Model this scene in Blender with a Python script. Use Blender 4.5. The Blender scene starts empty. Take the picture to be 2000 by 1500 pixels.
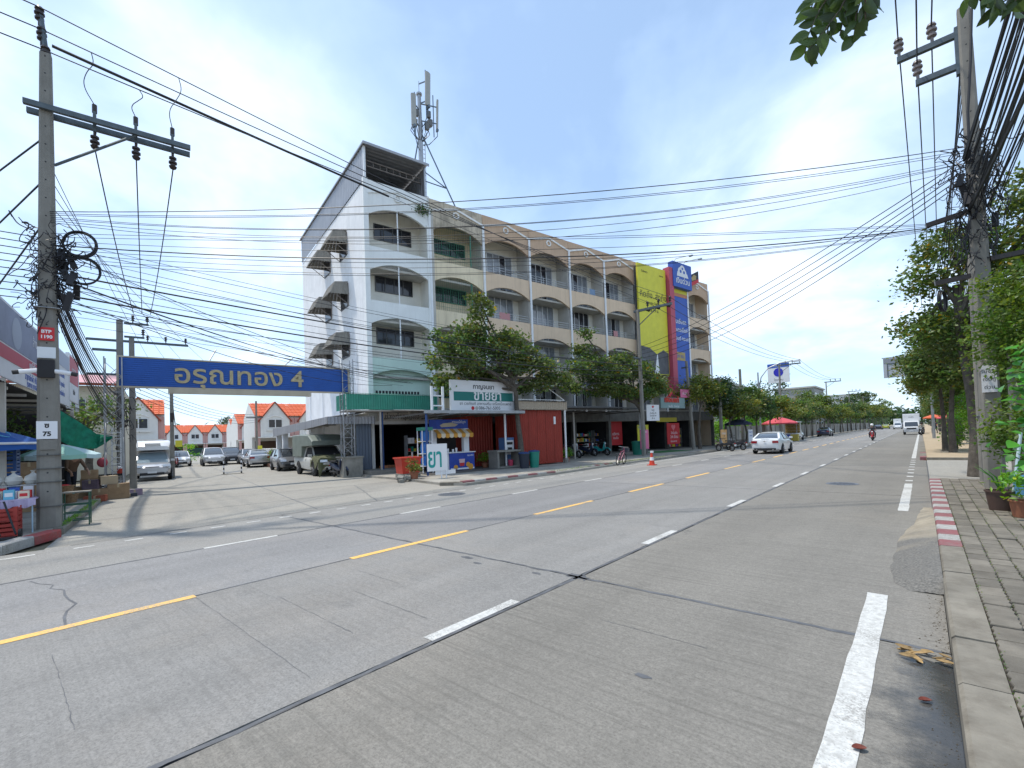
import bpy, bmesh, math, random
import numpy as np
from mathutils import Vector, Matrix, Euler
random.seed(7); rng = np.random.default_rng(7)
S = bpy.context.scene
COL = S.collection
# ------------------------------------------------------------------ camera
cd = bpy.data.cameras.new('camera'); cam = bpy.data.objects.new('camera', cd); COL.objects.link(cam)
cd.sensor_fit = 'HORIZONTAL'; cd.sensor_width = 36.0; cd.lens = 16.212; cd.shift_y = 0.039
cd.clip_start = 0.1; cd.clip_end = 3000
CR = Matrix(((0.74721789, 0.04490669, 0.66306019), (0.6636144, 0.00332222, -0.74806744), (-0.03579607, 0.99898566, -0.0273183)))
M4 = CR.to_4x4(); M4.translation = Vector((0, 0, 1.8)); cam.matrix_world = M4
S.camera = cam
# ------------------------------------------------------------------ light
SUNV = Vector((-0.344, -0.185, 1.0)).normalized()
w = bpy.data.worlds.new('World'); S.world = w; w.use_nodes = True
nt = w.node_tree; N = nt.nodes; L = nt.links
for n in list(N): N.remove(n)
out = N.new('ShaderNodeOutputWorld'); bg = N.new('ShaderNodeBackground'); sky = N.new('ShaderNodeTexSky')
sky.sky_type = 'NISHITA'; sky.sun_disc = False
sky.sun_elevation = math.asin(SUNV.z); sky.sun_rotation = math.atan2(SUNV.x, SUNV.y)
sky.air_density = 1.0; sky.dust_density = 0.6; sky.ozone_density = 1.6; sky.altitude = 10
tc = N.new('ShaderNodeTexCoord'); sp = N.new('ShaderNodeSeparateXYZ'); L.new(tc.outputs['Generated'], sp.inputs[0])
def mth(op, a, b=None, clamp=False):
    m = N.new('ShaderNodeMath'); m.operation = op; m.use_clamp = clamp
    for i, x in enumerate((a, b)):
        if x is None: continue
        if isinstance(x, (int, float)): m.inputs[i].default_value = x
        else: L.new(x, m.inputs[i])
    return m.outputs[0]
zz = mth('ADD', mth('MAXIMUM', sp.outputs[2], 0.0), 0.22)
cb = N.new('ShaderNodeCombineXYZ'); L.new(mth('DIVIDE', sp.outputs[0], zz), cb.inputs[0]); L.new(mth('DIVIDE', sp.outputs[1], zz), cb.inputs[1])
def wnoise(scale, det, rough, off, dist=0.0):
    mp = N.new('ShaderNodeMapping'); mp.inputs['Location'].default_value = off; L.new(cb.outputs[0], mp.inputs[0])
    n = N.new('ShaderNodeTexNoise'); n.inputs['Scale'].default_value = scale; n.inputs['Detail'].default_value = det
    n.inputs['Roughness'].default_value = rough; n.inputs['Distortion'].default_value = dist; L.new(mp.outputs[0], n.inputs['Vector']); return n.outputs['Fac']
c1 = wnoise(1.05, 7, 0.52, (15.1, 1.9, 0), 0.3); c2 = wnoise(2.6, 5, 0.55, (7.1, 4.2, 0), 0.4)
cl = mth('ADD', mth('MULTIPLY', c1, 0.78), mth('MULTIPLY', c2, 0.22))
rp = N.new('ShaderNodeValToRGB'); L.new(cl, rp.inputs[0])
rp.color_ramp.elements[0].position = 0.40; rp.color_ramp.elements[0].color = (0.30, 0.30, 0.30, 1)
rp.color_ramp.elements[1].position = 0.70; rp.color_ramp.elements[1].color = (1, 1, 1, 1)
e = rp.color_ramp.elements.new(0.52); e.color = (0.50, 0.50, 0.50, 1)
# thicker haze low over the horizon all round
hz = mth('POWER', mth('SUBTRACT', 1.0, mth('MINIMUM', mth('MAXIMUM', sp.outputs[2], 0.0), 1.0)), 9.0)
fac = mth('MINIMUM', mth('ADD', rp.outputs[0], mth('MULTIPLY', hz, 0.22)), 0.97)
mx = N.new('ShaderNodeMix'); mx.data_type = 'RGBA'; L.new(fac, mx.inputs['Factor']); L.new(sky.outputs[0], mx.inputs['A']); mcl = N.new('ShaderNodeMix'); mcl.data_type = 'RGBA'; L.new(rp.outputs[0], mcl.inputs['Factor']); mcl.inputs['A'].default_value = (4.3, 7.3, 11.4, 1); mcl.inputs['B'].default_value = (8.0, 8.6, 9.3, 1); L.new(mcl.outputs['Result'], mx.inputs['B'])
L.new(mx.outputs['Result'], bg.inputs[0]); bg.inputs[1].default_value = 0.128; L.new(bg.outputs[0], out.inputs[0])
sd = bpy.data.lights.new('sun', 'SUN'); sun = bpy.data.objects.new('sun', sd); COL.objects.link(sun)
sd.energy = 3.0; sd.angle = math.radians(2.0); sd.color = (1.0, 0.94, 0.84)
sun.rotation_euler = SUNV.to_track_quat('Z', 'Y').to_euler(); sun.location = (-20, -10, 60)
vs = S.view_settings; vs.view_transform = 'Standard'; vs.look = 'None'; vs.gamma = 1.0; vs.exposure = 0.40; vs.use_curve_mapping = False
S.cycles.max_bounces = 6; S.cycles.transparent_max_bounces = 8; S.cycles.use_denoising = True
S.cycles.sample_clamp_indirect = 8
# ------------------------------------------------------------------ materials
MATS = {}
def mat(name, col, rough=0.7, metal=0.0, var=0.0, scale=2.0, bump=0.0, bscale=60.0, dirt=0.0, dcol=(0.09, 0.08, 0.07), dscale=0.7, spec=0.4, streak=0.0, orand=0.0, coord='Object', trans=0.0, coat=0.0, emit=0.0, alpha=1.0):
    if name in MATS: return MATS[name]
    m = bpy.data.materials.new(name); m.use_nodes = True; MATS[name] = m
    t = m.node_tree; n = t.nodes; l = t.links; p = n['Principled BSDF']
    p.inputs['Roughness'].default_value = rough; p.inputs['Metallic'].default_value = metal
    p.inputs['Specular IOR Level'].default_value = spec
    if coat: p.inputs['Coat Weight'].default_value = coat; p.inputs['Coat Roughness'].default_value = 0.08
    if emit: p.inputs['Emission Color'].default_value = (*col, 1); p.inputs['Emission Strength'].default_value = emit
    if trans: p.inputs['Transmission Weight'].default_value = trans
    if alpha < 1: p.inputs['Alpha'].default_value = alpha
    if not (var or dirt or bump or streak or orand):
        p.inputs['Base Color'].default_value = (*col, 1); m.diffuse_color = (*col, 1); return m
    if coord == 'World':
        co = n.new('ShaderNodeNewGeometry').outputs['Position']
    else:
        co = n.new('ShaderNodeTexCoord').outputs['Object']
    def noise(sc, det=4, vec=None, rgh=0.6):
        q = n.new('ShaderNodeTexNoise'); q.inputs['Scale'].default_value = sc; q.inputs['Detail'].default_value = det; q.inputs['Roughness'].default_value = rgh
        l.new(vec or co, q.inputs['Vector']); return q.outputs['Fac']
    def rng_(v, a, b, c, d):
        q = n.new('ShaderNodeMapRange'); q.inputs[1].default_value = a; q.inputs[2].default_value = b; q.inputs[3].default_value = c; q.inputs[4].default_value = d; l.new(v, q.inputs[0]); return q.outputs[0]
    cur = None
    def mixc(fac, A, B):
        q = n.new('ShaderNodeMix'); q.data_type = 'RGBA'
        for nm, x in (('A', A), ('B', B)):
            if isinstance(x, tuple): q.inputs[nm].default_value = (*x, 1)
            else: l.new(x, q.inputs[nm])
        l.new(fac, q.inputs['Factor']); return q.outputs['Result']
    cur = col
    if var:
        a = tuple(max(0, c * (1 - var)) for c in col); b = tuple(min(1, c * (1 + var)) for c in col)
        cur = mixc(rng_(noise(scale, 6), 0.3, 0.7, 0, 1), a, b)
    if dirt:
        cur = mixc(rng_(noise(dscale, 7, rgh=0.68), 0.47, 0.72, 0, dirt), cur, dcol)
    if streak:
        mp = n.new('ShaderNodeMapping'); mp.inputs['Scale'].default_value = (2.2, 2.2, 0.13); l.new(co, mp.inputs[0])
        cur = mixc(rng_(noise(2.0, 6, mp.outputs[0], 0.7), 0.5, 0.78, 0, streak), cur, dcol)
    if orand:
        oi = n.new('ShaderNodeObjectInfo'); hs = n.new('ShaderNodeHueSaturation')
        if isinstance(cur, tuple): hs.inputs['Color'].default_value = (*cur, 1)
        else: l.new(cur, hs.inputs['Color'])
        l.new(rng_(oi.outputs['Random'], 0, 1, 1 - orand, 1 + orand), hs.inputs['Value']); cur = hs.outputs[0]
    if isinstance(cur, tuple): p.inputs['Base Color'].default_value = (*cur, 1)
    else: l.new(cur, p.inputs['Base Color'])
    if bump:
        bm_ = n.new('ShaderNodeBump'); bm_.inputs['Strength'].default_value = bump; bm_.inputs['Distance'].default_value = 0.02
        l.new(noise(bscale, 5), bm_.inputs['Height']); l.new(bm_.outputs[0], p.inputs['Normal'])
    return m
def leafmat(name, col, trans=0.35):
    if name in MATS: return MATS[name]
    m = bpy.data.materials.new(name); m.use_nodes = True; MATS[name] = m
    t = m.node_tree; n = t.nodes; l = t.links; p = n['Principled BSDF']; o = n['Material Output']
    at = n.new('ShaderNodeAttribute'); at.attribute_name = 'tint'
    q = n.new('ShaderNodeMix'); q.data_type = 'RGBA'; q.blend_type = 'MULTIPLY'; q.inputs['Factor'].default_value = 1; q.inputs['A'].default_value = (*col, 1); l.new(at.outputs['Color'], q.inputs['B'])
    l.new(q.outputs['Result'], p.inputs['Base Color']); p.inputs['Roughness'].default_value = 0.45; p.inputs['Specular IOR Level'].default_value = 0.35
    tr = n.new('ShaderNodeBsdfTranslucent'); hs = n.new('ShaderNodeHueSaturation'); hs.inputs['Value'].default_value = 1.5; hs.inputs['Saturation'].default_value = 1.1
    l.new(q.outputs['Result'], hs.inputs['Color']); l.new(hs.outputs[0], tr.inputs['Color'])
    mx_ = n.new('ShaderNodeMixShader'); mx_.inputs[0].default_value = trans; l.new(p.outputs[0], mx_.inputs[1]); l.new(tr.outputs[0], mx_.inputs[2]); l.new(mx_.outputs[0], o.inputs['Surface'])
    return m
# ------------------------------------------------------------------ mesh builder
class MB:
    def __init__(s): s.v = []; s.f = []; s.m = []; s.cur = 0
    def add(s, vs_, fs):
        o = len(s.v); s.v += [tuple(x) for x in vs_]
        for f in fs: s.f.append(tuple(i + o for i in f)); s.m.append(s.cur)
        return s
    def bx(s, x0, x1, y0, y1, z0, z1):
        return s.add([(x0, y0, z0), (x1, y0, z0), (x1, y1, z0), (x0, y1, z0), (x0, y0, z1), (x1, y0, z1), (x1, y1, z1), (x0, y1, z1)],
                     [(0, 3, 2, 1), (4, 5, 6, 7), (0, 1, 5, 4), (1, 2, 6, 5), (2, 3, 7, 6), (3, 0, 4, 7)])
    def box(s, c, size, rot=None):
        hx, hy, hz_ = (q / 2 for q in size); P = []
        R_ = Euler(rot).to_matrix() if rot else None
        for z in (-hz_, hz_):
            for x, y in ((-hx, -hy), (hx, -hy), (hx, hy), (-hx, hy)):
                p = Vector((x, y, z)); p = (R_ @ p) if R_ else p; P.append(p + Vector(c))
        return s.add(P, [(0, 3, 2, 1), (4, 5, 6, 7), (0, 1, 5, 4), (1, 2, 6, 5), (2, 3, 7, 6), (3, 0, 4, 7)])
    def bar(s, p0, p1, w_, h_=None):
        # rectangular bar between two points
        p0 = Vector(p0); p1 = Vector(p1); d = p1 - p0; q = d.to_track_quat('X', 'Z').to_matrix(); h_ = h_ or w_
        a = q @ Vector((0, w_ / 2, 0)); b = q @ Vector((0, 0, h_ / 2)); P = []
        for p in (p0, p1): P += [p - a - b, p + a - b, p + a + b, p - a + b]
        return s.add(P, [(3, 2, 1, 0), (4, 5, 6, 7), (0, 1, 5, 4), (1, 2, 6, 5), (2, 3, 7, 6), (3, 0, 4, 7)])
    def cyl(s, p0, p1, r0, r1=None, n=12, caps=True):
        p0 = Vector(p0); p1 = Vector(p1); r1 = r0 if r1 is None else r1
        q = (p1 - p0).to_track_quat('Z', 'Y').to_matrix(); P = []
        for p, r in ((p0, r0), (p1, r1)):
            for i in range(n):
                a = 2 * math.pi * i / n; P.append(p + q @ Vector((r * math.cos(a), r * math.sin(a), 0)))
        F = [(i, (i + 1) % n, n + (i + 1) % n, n + i) for i in range(n)]
        if caps: F += [tuple(range(n - 1, -1, -1)), tuple(range(n, 2 * n))]
        return s.add(P, F)
    def tube(s, pts, r, n=6, closed=False, caps=True):
        pts = [Vector(p) for p in pts]; k = len(pts); P = []
        rs = r if isinstance(r, (list, tuple)) else [r] * k
        prev = None
        for i, p in enumerate(pts):
            if closed: d = pts[(i + 1) % k] - pts[i - 1]
            else: d = pts[min(i + 1, k - 1)] - pts[max(i - 1, 0)]
            if d.length < 1e-9: d = Vector((0, 0, 1))
            d.normalize()
            if prev is None:
                ref = Vector((0, 0, 1)) if abs(d.z) < 0.9 else Vector((1, 0, 0)); a = d.cross(ref).normalized()
            else: a = (prev - d * prev.dot(d)).normalized()
            prev = a; b = d.cross(a)
            for j in range(n):
                t = 2 * math.pi * j / n; P.append(p + a * (rs[i] * math.cos(t)) + b * (rs[i] * math.sin(t)))
        F = []
        for i in range(k if closed else k - 1):
            i2 = (i + 1) % k
            for j in range(n): F.append((i * n + j, i * n + (j + 1) % n, i2 * n + (j + 1) % n, i2 * n + j))
        if caps and not closed: F += [tuple(range(n - 1, -1, -1)), tuple(range((k - 1) * n, k * n))]
        return s.add(P, F)
    def lathe(s, c, prof, n=16, axis='z'):
        P = []; k = len(prof)
        for r, z in prof:
            for i in range(n):
                a = 2 * math.pi * i / n; x, y = r * math.cos(a), r * math.sin(a)
                q = (x, y, z) if axis == 'z' else ((z, x, y) if axis == 'x' else (x, z, y))
                P.append(Vector(q) + Vector(c))
        F = []
        for j in range(k - 1):
            for i in range(n): F.append((j * n + i, j * n + (i + 1) % n, (j + 1) * n + (i + 1) % n, (j + 1) * n + i))
        F += [tuple(range(n - 1, -1, -1)), tuple(range((k - 1) * n, k * n))]
        return s.add(P, F)
    def prism(s, poly, a0, a1, axis='x'):
        # 2D polygon extruded along an axis: axis x -> poly in (y,z); y -> (x,z); z -> (x,y)
        def q(p, a): return (a, p[0], p[1]) if axis == 'x' else ((p[0], a, p[1]) if axis == 'y' else (p[0], p[1], a))
        n = len(poly); P = [q(p, a0) for p in poly] + [q(p, a1) for p in poly]
        F = [(i, (i + 1) % n, n + (i + 1) % n, n + i) for i in range(n)] + [tuple(range(n - 1, -1, -1)), tuple(range(n, 2 * n))]
        return s.add(P, F)
    def loft(s, rings, caps=True, closed=True):
        n = len(rings[0]); P = [p for r in rings for p in r]; F = []
        for i in range(len(rings) - 1):
            for j in range(n if closed else n - 1):
                F.append((i * n + j, i * n + (j + 1) % n, (i + 1) * n + (j + 1) % n, (i + 1) * n + j))
        if caps: F += [tuple(range(n - 1, -1, -1)), tuple(range((len(rings) - 1) * n, len(rings) * n))]
        return s.add(P, F)
    def corr(s, o, a, b, n, amp, nor, th=0.004):
        # corrugated sheet: origin o, run vector a (n ridges), height vector b, normal nor
        o = Vector(o); a = Vector(a); b = Vector(b); nor = Vector(nor).normalized(); P = []; k = n * 4
        prof = (0, 0, 1, 1)
        for i in range(k + 1):
            d = prof[i % 4] * amp; p = o + a * (i / k) + nor * d; P += [p, p + b]
        F = [(2 * i, 2 * i + 2, 2 * i + 3, 2 * i + 1) for i in range(k)]
        base = len(P)
        P += [p - nor * th for p in P[:]]
        F += [(base + 2 * i, base + 2 * i + 1, base + 2 * i + 3, base + 2 * i + 2) for i in range(k)]
        return s.add(P, F)
    def sphere(s, c, r, n=12, m=8, sc=(1, 1, 1)):
        P = []; F = []
        for j in range(m + 1):
            t = math.pi * j / m
            for i in range(n):
                a = 2 * math.pi * i / n; P.append((c[0] + r * sc[0] * math.sin(t) * math.cos(a), c[1] + r * sc[1] * math.sin(t) * math.sin(a), c[2] + r * sc[2] * math.cos(t)))
        for j in range(m):
            for i in range(n): F.append((j * n + i, (j + 1) * n + i, (j + 1) * n + (i + 1) % n, j * n + (i + 1) % n))
        return s.add(P, F)
    def mesh(s, name, mats, smooth=False):
        me = bpy.data.meshes.new(name); me.from_pydata(s.v, [], s.f)
        if not isinstance(mats, (list, tuple)): mats = [mats]
        for m in mats: me.materials.append(m)
        if len(mats) > 1: me.polygons.foreach_set('material_index', s.m)
        bm = bmesh.new(); bm.from_mesh(me)
        bmesh.ops.recalc_face_normals(bm, faces=bm.faces[:]) if len(s.f) < 20000 else None
        bm.to_mesh(me); bm.free()
        if smooth:
            me.polygons.foreach_set('use_smooth', [True] * len(me.polygons))
            try: me.set_sharp_from_angle(angle=math.radians(38))
            except Exception: pass
        me.update(); return me
    def build(s, name, mats, parent=None, smooth=False, loc=(0, 0, 0), rz=0.0):
        return ob(name, s.mesh(name, mats, smooth), parent, loc, rz)
def ob(name, me, parent=None, loc=(0, 0, 0), rz=0.0):
    o = bpy.data.objects.new(name, me); COL.objects.link(o); o.location = loc
    if rz: o.rotation_euler = (0, 0, rz)
    if parent is not None: o.parent = parent
    return o
def tag(o, label=None, cat=None, group=None, kind=None):
    if label: o['label'] = label
    if cat: o['category'] = cat
    if group: o['group'] = group
    if kind: o['kind'] = kind
    return o
def thing(name, label, cat, loc=(0, 0, 0), rz=0.0, group=None):
    o = bpy.data.objects.new(name, None); COL.objects.link(o); o.location = loc; o.rotation_euler = (0, 0, rz); o.empty_display_size = 0.3
    return tag(o, label, cat, group)
def copytree(o, parent=None):
    c = o.copy(); COL.objects.link(c)
    if parent is not None: c.parent = parent
    for ch in list(o.children): copytree(ch, c)
    return c
def struct(o): o['kind'] = 'structure'; return o
def smooth(pts, k=2):
    pts = [Vector(p) for p in pts]
    for _ in range(k):
        q = [pts[0]]
        for a, b in zip(pts[:-1], pts[1:]): q += [a.lerp(b, .25), a.lerp(b, .75)]
        pts = q + [pts[-1]]
    return pts
# frame of the shop building: local x = towards the road, local y = along its front
BO = Vector((-23.2055, 14.2256, 0)); BA = 0.2017
BV = Vector((math.cos(BA), -math.sin(BA), 0)); BU = Vector((math.sin(BA), math.cos(BA), 0))
def bp(u, v, z=0.0): return BO + BU * u + BV * v + Vector((0, 0, z))
RZ = -BA
# lettering
def text(name, body, size, loc, rot, m, parent=None, ext=0.006, align='CENTER', sx=1.0, bold=0.0):
    cu = bpy.data.curves.new(name, 'FONT'); cu.body = body; cu.size = size; cu.extrude = ext; cu.align_x = align; cu.align_y = 'CENTER'; cu.resolution_u = 3; cu.offset = bold
    t = bpy.data.objects.new(name + '_tmp', cu); COL.objects.link(t)
    bpy.context.view_layer.update()
    dg = bpy.context.evaluated_depsgraph_get(); me = bpy.data.meshes.new_from_object(t.evaluated_get(dg)); bpy.data.objects.remove(t)
    me.materials.clear(); me.materials.append(m)
    o = bpy.data.objects.new(name, me); COL.objects.link(o); o.location = loc; o.rotation_euler = rot; o.scale = (sx, 1, 1)
    if parent is not None: o.parent = parent
    return o
TF = (math.pi / 2, 0, math.pi / 2)      # reads from the local +x side
TU = (math.pi / 2, 0, math.pi)          # reads from the local +y side
TD = (math.pi / 2, 0, 0)                # reads from the local -y side
def leafmesh(name, cen, size, m, tints, up=0.35, asp=0.55, drop=0.0, nrm=None):
    # one folded leaf (two triangles pairs) per centre
    n = len(cen); cen = np.asarray(cen, float); size = np.broadcast_to(np.asarray(size, float), (n,))
    a = rng.normal(size=(n, 3)); a[:, 2] = a[:, 2] * 0.6 - drop; a /= np.linalg.norm(a, axis=1)[:, None]
    g = rng.normal(size=(n, 3)); g[:, 2] += up * 2.5
    b = np.cross(g, a); b /= np.linalg.norm(b, axis=1)[:, None] + 1e-9
    c = np.cross(a, b)
    l_ = a * size[:, None] * 0.5; w_ = b * (size * asp * 0.5)[:, None]; f_ = c * (size * 0.06)[:, None]
    V = np.stack([cen - l_, cen + w_ + f_, cen + l_, cen - w_ + f_], 1).reshape(-1, 3)
    me = bpy.data.meshes.new(name); me.vertices.add(4 * n); me.vertices.foreach_set('co', V.ravel())
    idx = np.arange(n)[:, None] * 4
    me.loops.add(6 * n); me.loops.foreach_set('vertex_index', (idx + np.array([0, 1, 2, 0, 2, 3])).ravel().astype(np.int32))
    me.polygons.add(2 * n); me.polygons.foreach_set('loop_start', np.arange(2 * n, dtype=np.int32) * 3); me.polygons.foreach_set('loop_total', np.full(2 * n, 3, dtype=np.int32))
    at = me.color_attributes.new('tint', 'FLOAT_COLOR', 'POINT')
    t = np.ones((n, 4)); t[:, :3] = tints; at.data.foreach_set('color', np.repeat(t, 4, 0).ravel())
    me.materials.append(m); me.update(calc_edges=True); me.validate(); return me
# ------------------------------------------------------------------ ground, road, pavements
def concrete_road(name, col, tine=0.5, dark=0.35, warm=0.0):
    m = bpy.data.materials.new(name); m.use_nodes = True; MATS[name] = m
    t = m.node_tree; n = t.nodes; l = t.links; p = n['Principled BSDF']; co = n.new('ShaderNodeNewGeometry').outputs['Position']
    def mp(sc):
        q = n.new('ShaderNodeMapping'); q.inputs['Scale'].default_value = sc; l.new(co, q.inputs[0]); return q.outputs[0]
    def noise(sc, det, vec, r=0.6):
        q = n.new('ShaderNodeTexNoise'); q.inputs['Scale'].default_value = sc; q.inputs['Detail'].default_value = det; q.inputs['Roughness'].default_value = r; l.new(vec, q.inputs['Vector']); return q.outputs['Fac']
    def rg(v, a, b, c, d):
        q = n.new('ShaderNodeMapRange'); [setattr(q.inputs[i + 1], 'default_value', x) for i, x in enumerate((a, b, c, d))]; l.new(v, q.inputs[0]); return q.outputs[0]
    def mix(f, A, B, bl='MIX'):
        q = n.new('ShaderNodeMix'); q.data_type = 'RGBA'; q.blend_type = bl
        for k, x in (('A', A), ('B', B)):
            if isinstance(x, tuple): q.inputs[k].default_value = (*x, 1)
            else: l.new(x, q.inputs[k])
        if isinstance(f, float): q.inputs['Factor'].default_value = f
        else: l.new(f, q.inputs['Factor'])
        return q.outputs['Result']
    c = mix(rg(noise(0.45, 6, co), 0.3, 0.7, 0, 1), tuple(x * 0.88 for x in col), tuple(x * 1.1 for x in col))
    c = mix(rg(noise(1.0, 5, mp((0.9, 0.035, 1))), 0.42, 0.66, 0, dark), c, tuple(x * 0.58 for x in col))       # wheel tracks along the road
    c = mix(rg(noise(0.16, 6, co, 0.7), 0.52, 0.75, 0, 0.5), c, (0.36, 0.31, 0.25))                               # dusty areas
    c = mix(rg(noise(1.7, 6, co, 0.7), 0.57, 0.70, 0, 0.5), c, tuple(x * 0.52 for x in col))                    # blotches
    c = mix(rg(noise(55, 3, co, 0.7), 0.40, 0.66, 0.0, 0.75), c, tuple(x * 0.5 for x in col))                    # aggregate
    c = mix(rg(noise(20, 5, co, 0.75), 0.45, 0.68, 0.0, 0.45), c, tuple(min(1, x * 1.32) for x in col))
    c = mix(rg(noise(4.5, 6, mp((1, .45, 1)), 0.75), 0.52, 0.74, 0.0, 0.5), c, tuple(x * 0.6 for x in col))
    c = mix(rg(noise(170, 2, co, 0.6), 0.55, 0.75, 0.0, 0.5), c, tuple(min(1, x * 1.5) for x in col))
    c = mix(rg(noise(9.0, 4, mp((0.06, 2.6, 1)), 0.7), 0.48, 0.72, 0.0, 0.6 * tine), c, tuple(x * 0.5 for x in col))  # brush lines across the lane
    # fine cracks
    vo = n.new('ShaderNodeTexVoronoi'); vo.feature = 'DISTANCE_TO_EDGE'; vo.inputs['Scale'].default_value = 0.22
    dn = n.new('ShaderNodeTexNoise'); dn.inputs['Scale'].default_value = 1.6; dn.inputs['Detail'].default_value = 6; l.new(co, dn.inputs['Vector'])
    vm = n.new('ShaderNodeVectorMath'); vm.operation = 'MULTIPLY_ADD'; l.new(dn.outputs['Color'], vm.inputs[0]); vm.inputs[1].default_value = (1.1, 1.1, 0); l.new(co, vm.inputs[2]); l.new(vm.outputs[0], vo.inputs['Vector'])
    ck = n.new('ShaderNodeMath'); ck.operation = 'MULTIPLY'; l.new(rg(vo.outputs['Distance'], 0.0, 0.0022, 0.75, 0.0), ck.inputs[0]); l.new(rg(noise(0.3, 3, co), 0.55, 0.62, 0, 1), ck.inputs[1])
    c = mix(ck.outputs[0], c, (0.05, 0.05, 0.05))
    oi = n.new('ShaderNodeObjectInfo'); hs = n.new('ShaderNodeHueSaturation'); l.new(rg(oi.outputs['Random'], 0, 1, 0.95, 1.09), hs.inputs['Value']); l.new(c, hs.inputs['Color']); c = hs.outputs[0]
    l.new(c, p.inputs['Base Color']); p.inputs['Roughness'].default_value = 0.85; p.inputs['Specular IOR Level'].default_value = 0.25
    b = n.new('ShaderNodeBump'); b.inputs['Strength'].default_value = 0.35; b.inputs['Distance'].default_value = 0.006
    h1 = noise(60, 5, co, 0.7); h2 = noise(26.0, 2, mp((0.05, 2.2, 1)))
    ad = n.new('ShaderNodeMath'); ad.operation = 'MULTIPLY_ADD'; l.new(h2, ad.inputs[0]); ad.inputs[1].default_value = tine; l.new(h1, ad.inputs[2]); l.new(ad.outputs[0], b.inputs['Height']); l.new(b.outputs[0], p.inputs['Normal'])
    return m
m_near = concrete_road('concrete_lane_near', (0.216, 0.204, 0.181), 1.0, 0.4)
m_mid = concrete_road('concrete_lane_mid', (0.252, 0.245, 0.232), 0.5, 0.55)
m_far = concrete_road('concrete_lane_far', (0.248, 0.244, 0.24), 0.25, 0.6)
m_out = concrete_road('concrete_lane_outer', (0.275, 0.268, 0.252), 0.25, 0.35)
m_soi = concrete_road('concrete_side_street', (0.31, 0.295, 0.262), 0.1, 0.3)
m_seal = mat('joint_sealant', (0.105, 0.108, 0.115), 0.6, var=0.3, scale=6, coord='World')
m_ground = mat('ground_soil', (0.21, 0.18, 0.13), 0.95, var=0.3, scale=0.4, bump=0.4, bscale=8, dirt=0.6, dcol=(0.07, 0.09, 0.03), dscale=0.2, coord='World')
m_pave = mat('pavement_concrete', (0.33, 0.31, 0.27), 0.9, var=0.22, scale=1.2, bump=0.3, bscale=45, dirt=0.6, dcol=(0.12, 0.10, 0.08), dscale=0.9, coord='World')
m_kerb = mat('kerb_concrete', (0.20, 0.182, 0.148), 0.9, var=0.22, scale=3, bump=0.35, bscale=70, dirt=0.75, dcol=(0.10, 0.085, 0.065), dscale=3.2, coord='World', orand=0.08)
def paint(name, col, wear=0.5, under=(0.27, 0.26, 0.24), sc=9.0):
    m = mat(name, col, 0.7, var=0.16, scale=30, bump=0.3, bscale=90, dirt=wear, dcol=under, dscale=sc, coord='World')
    t = m.node_tree; n = t.nodes; l = t.links; p = n['Principled BSDF']; src = p.inputs['Base Color'].links[0].from_socket; ge = n.new('ShaderNodeNewGeometry')
    a = n.new('ShaderNodeTexNoise'); a.inputs['Scale'].default_value = 75; a.inputs['Detail'].default_value = 4; l.new(ge.outputs['Position'], a.inputs['Vector'])
    b = n.new('ShaderNodeTexNoise'); b.inputs['Scale'].default_value = 1.9; b.inputs['Detail'].default_value = 5; l.new(ge.outputs['Position'], b.inputs['Vector'])
    s_ = n.new('ShaderNodeMath'); s_.operation = 'MULTIPLY_ADD'; l.new(b.outputs['Fac'], s_.inputs[0]); s_.inputs[1].default_value = 0.9; l.new(a.outputs['Fac'], s_.inputs[2])
    r = n.new('ShaderNodeMapRange'); r.inputs[1].default_value = 1.02; r.inputs[2].default_value = 1.16; r.inputs[4].default_value = 0.85; l.new(s_.outputs[0], r.inputs[0])
    x = n.new('ShaderNodeMix'); x.data_type = 'RGBA'; l.new(r.outputs[0], x.inputs['Factor']); l.new(src, x.inputs['A']); x.inputs['B'].default_value = (*under, 1); l.new(x.outputs['Result'], p.inputs['Base Color']); return m
m_white = paint('road_paint_white', (0.54, 0.54, 0.515), 0.7, sc=14.0)
m_yellow = paint('road_paint_yellow', (0.80, 0.47, 0.12), 0.35)
m_kred = paint('kerb_paint_red', (0.235, 0.08, 0.085), 0.7, (0.2, 0.15, 0.14), 6.0)
m_kred2 = paint('kerb_paint_bright_red', (0.36, 0.06, 0.055), 0.7, (0.2, 0.12, 0.11), 6.0)
m_kwhite = paint('kerb_paint_white', (0.37, 0.36, 0.34), 0.8, (0.2, 0.19, 0.17), 6.0)
g = MB().add([(-900, -500, -0.07), (900, -500, -0.07), (900, 1500, -0.07), (-900, 1500, -0.07)], [(0, 1, 2, 3)]).build('ground', m_ground); struct(g)
road = MB().bx(-12.38, 0.12, -40, 420, -0.06, -0.018).build('road', m_seal); struct(road)
LANES = [(-12.36, -9.69, m_out), (-9.64, -6.72, m_far), (-6.68, -3.36, m_mid), (-3.29, 0.09, m_near)]
cache = {}
for li, (x0, x1, mm) in enumerate(LANES):
    ys = [4.9 + 10 * k for k in range(-4, 12)]
    for k, y in enumerate(ys):
        key = li
        if key not in cache: cache[key] = MB().bx(x0, x1, 0.02, 9.985, -0.05, 0.0).mesh('slab', mm)
        ob('slab', cache[key], road, (0, y, 0))
    MB().bx(x0, x1, 4.9 + 120.02, 420, -0.05, 0.0).build('slab', mm, road)
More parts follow.
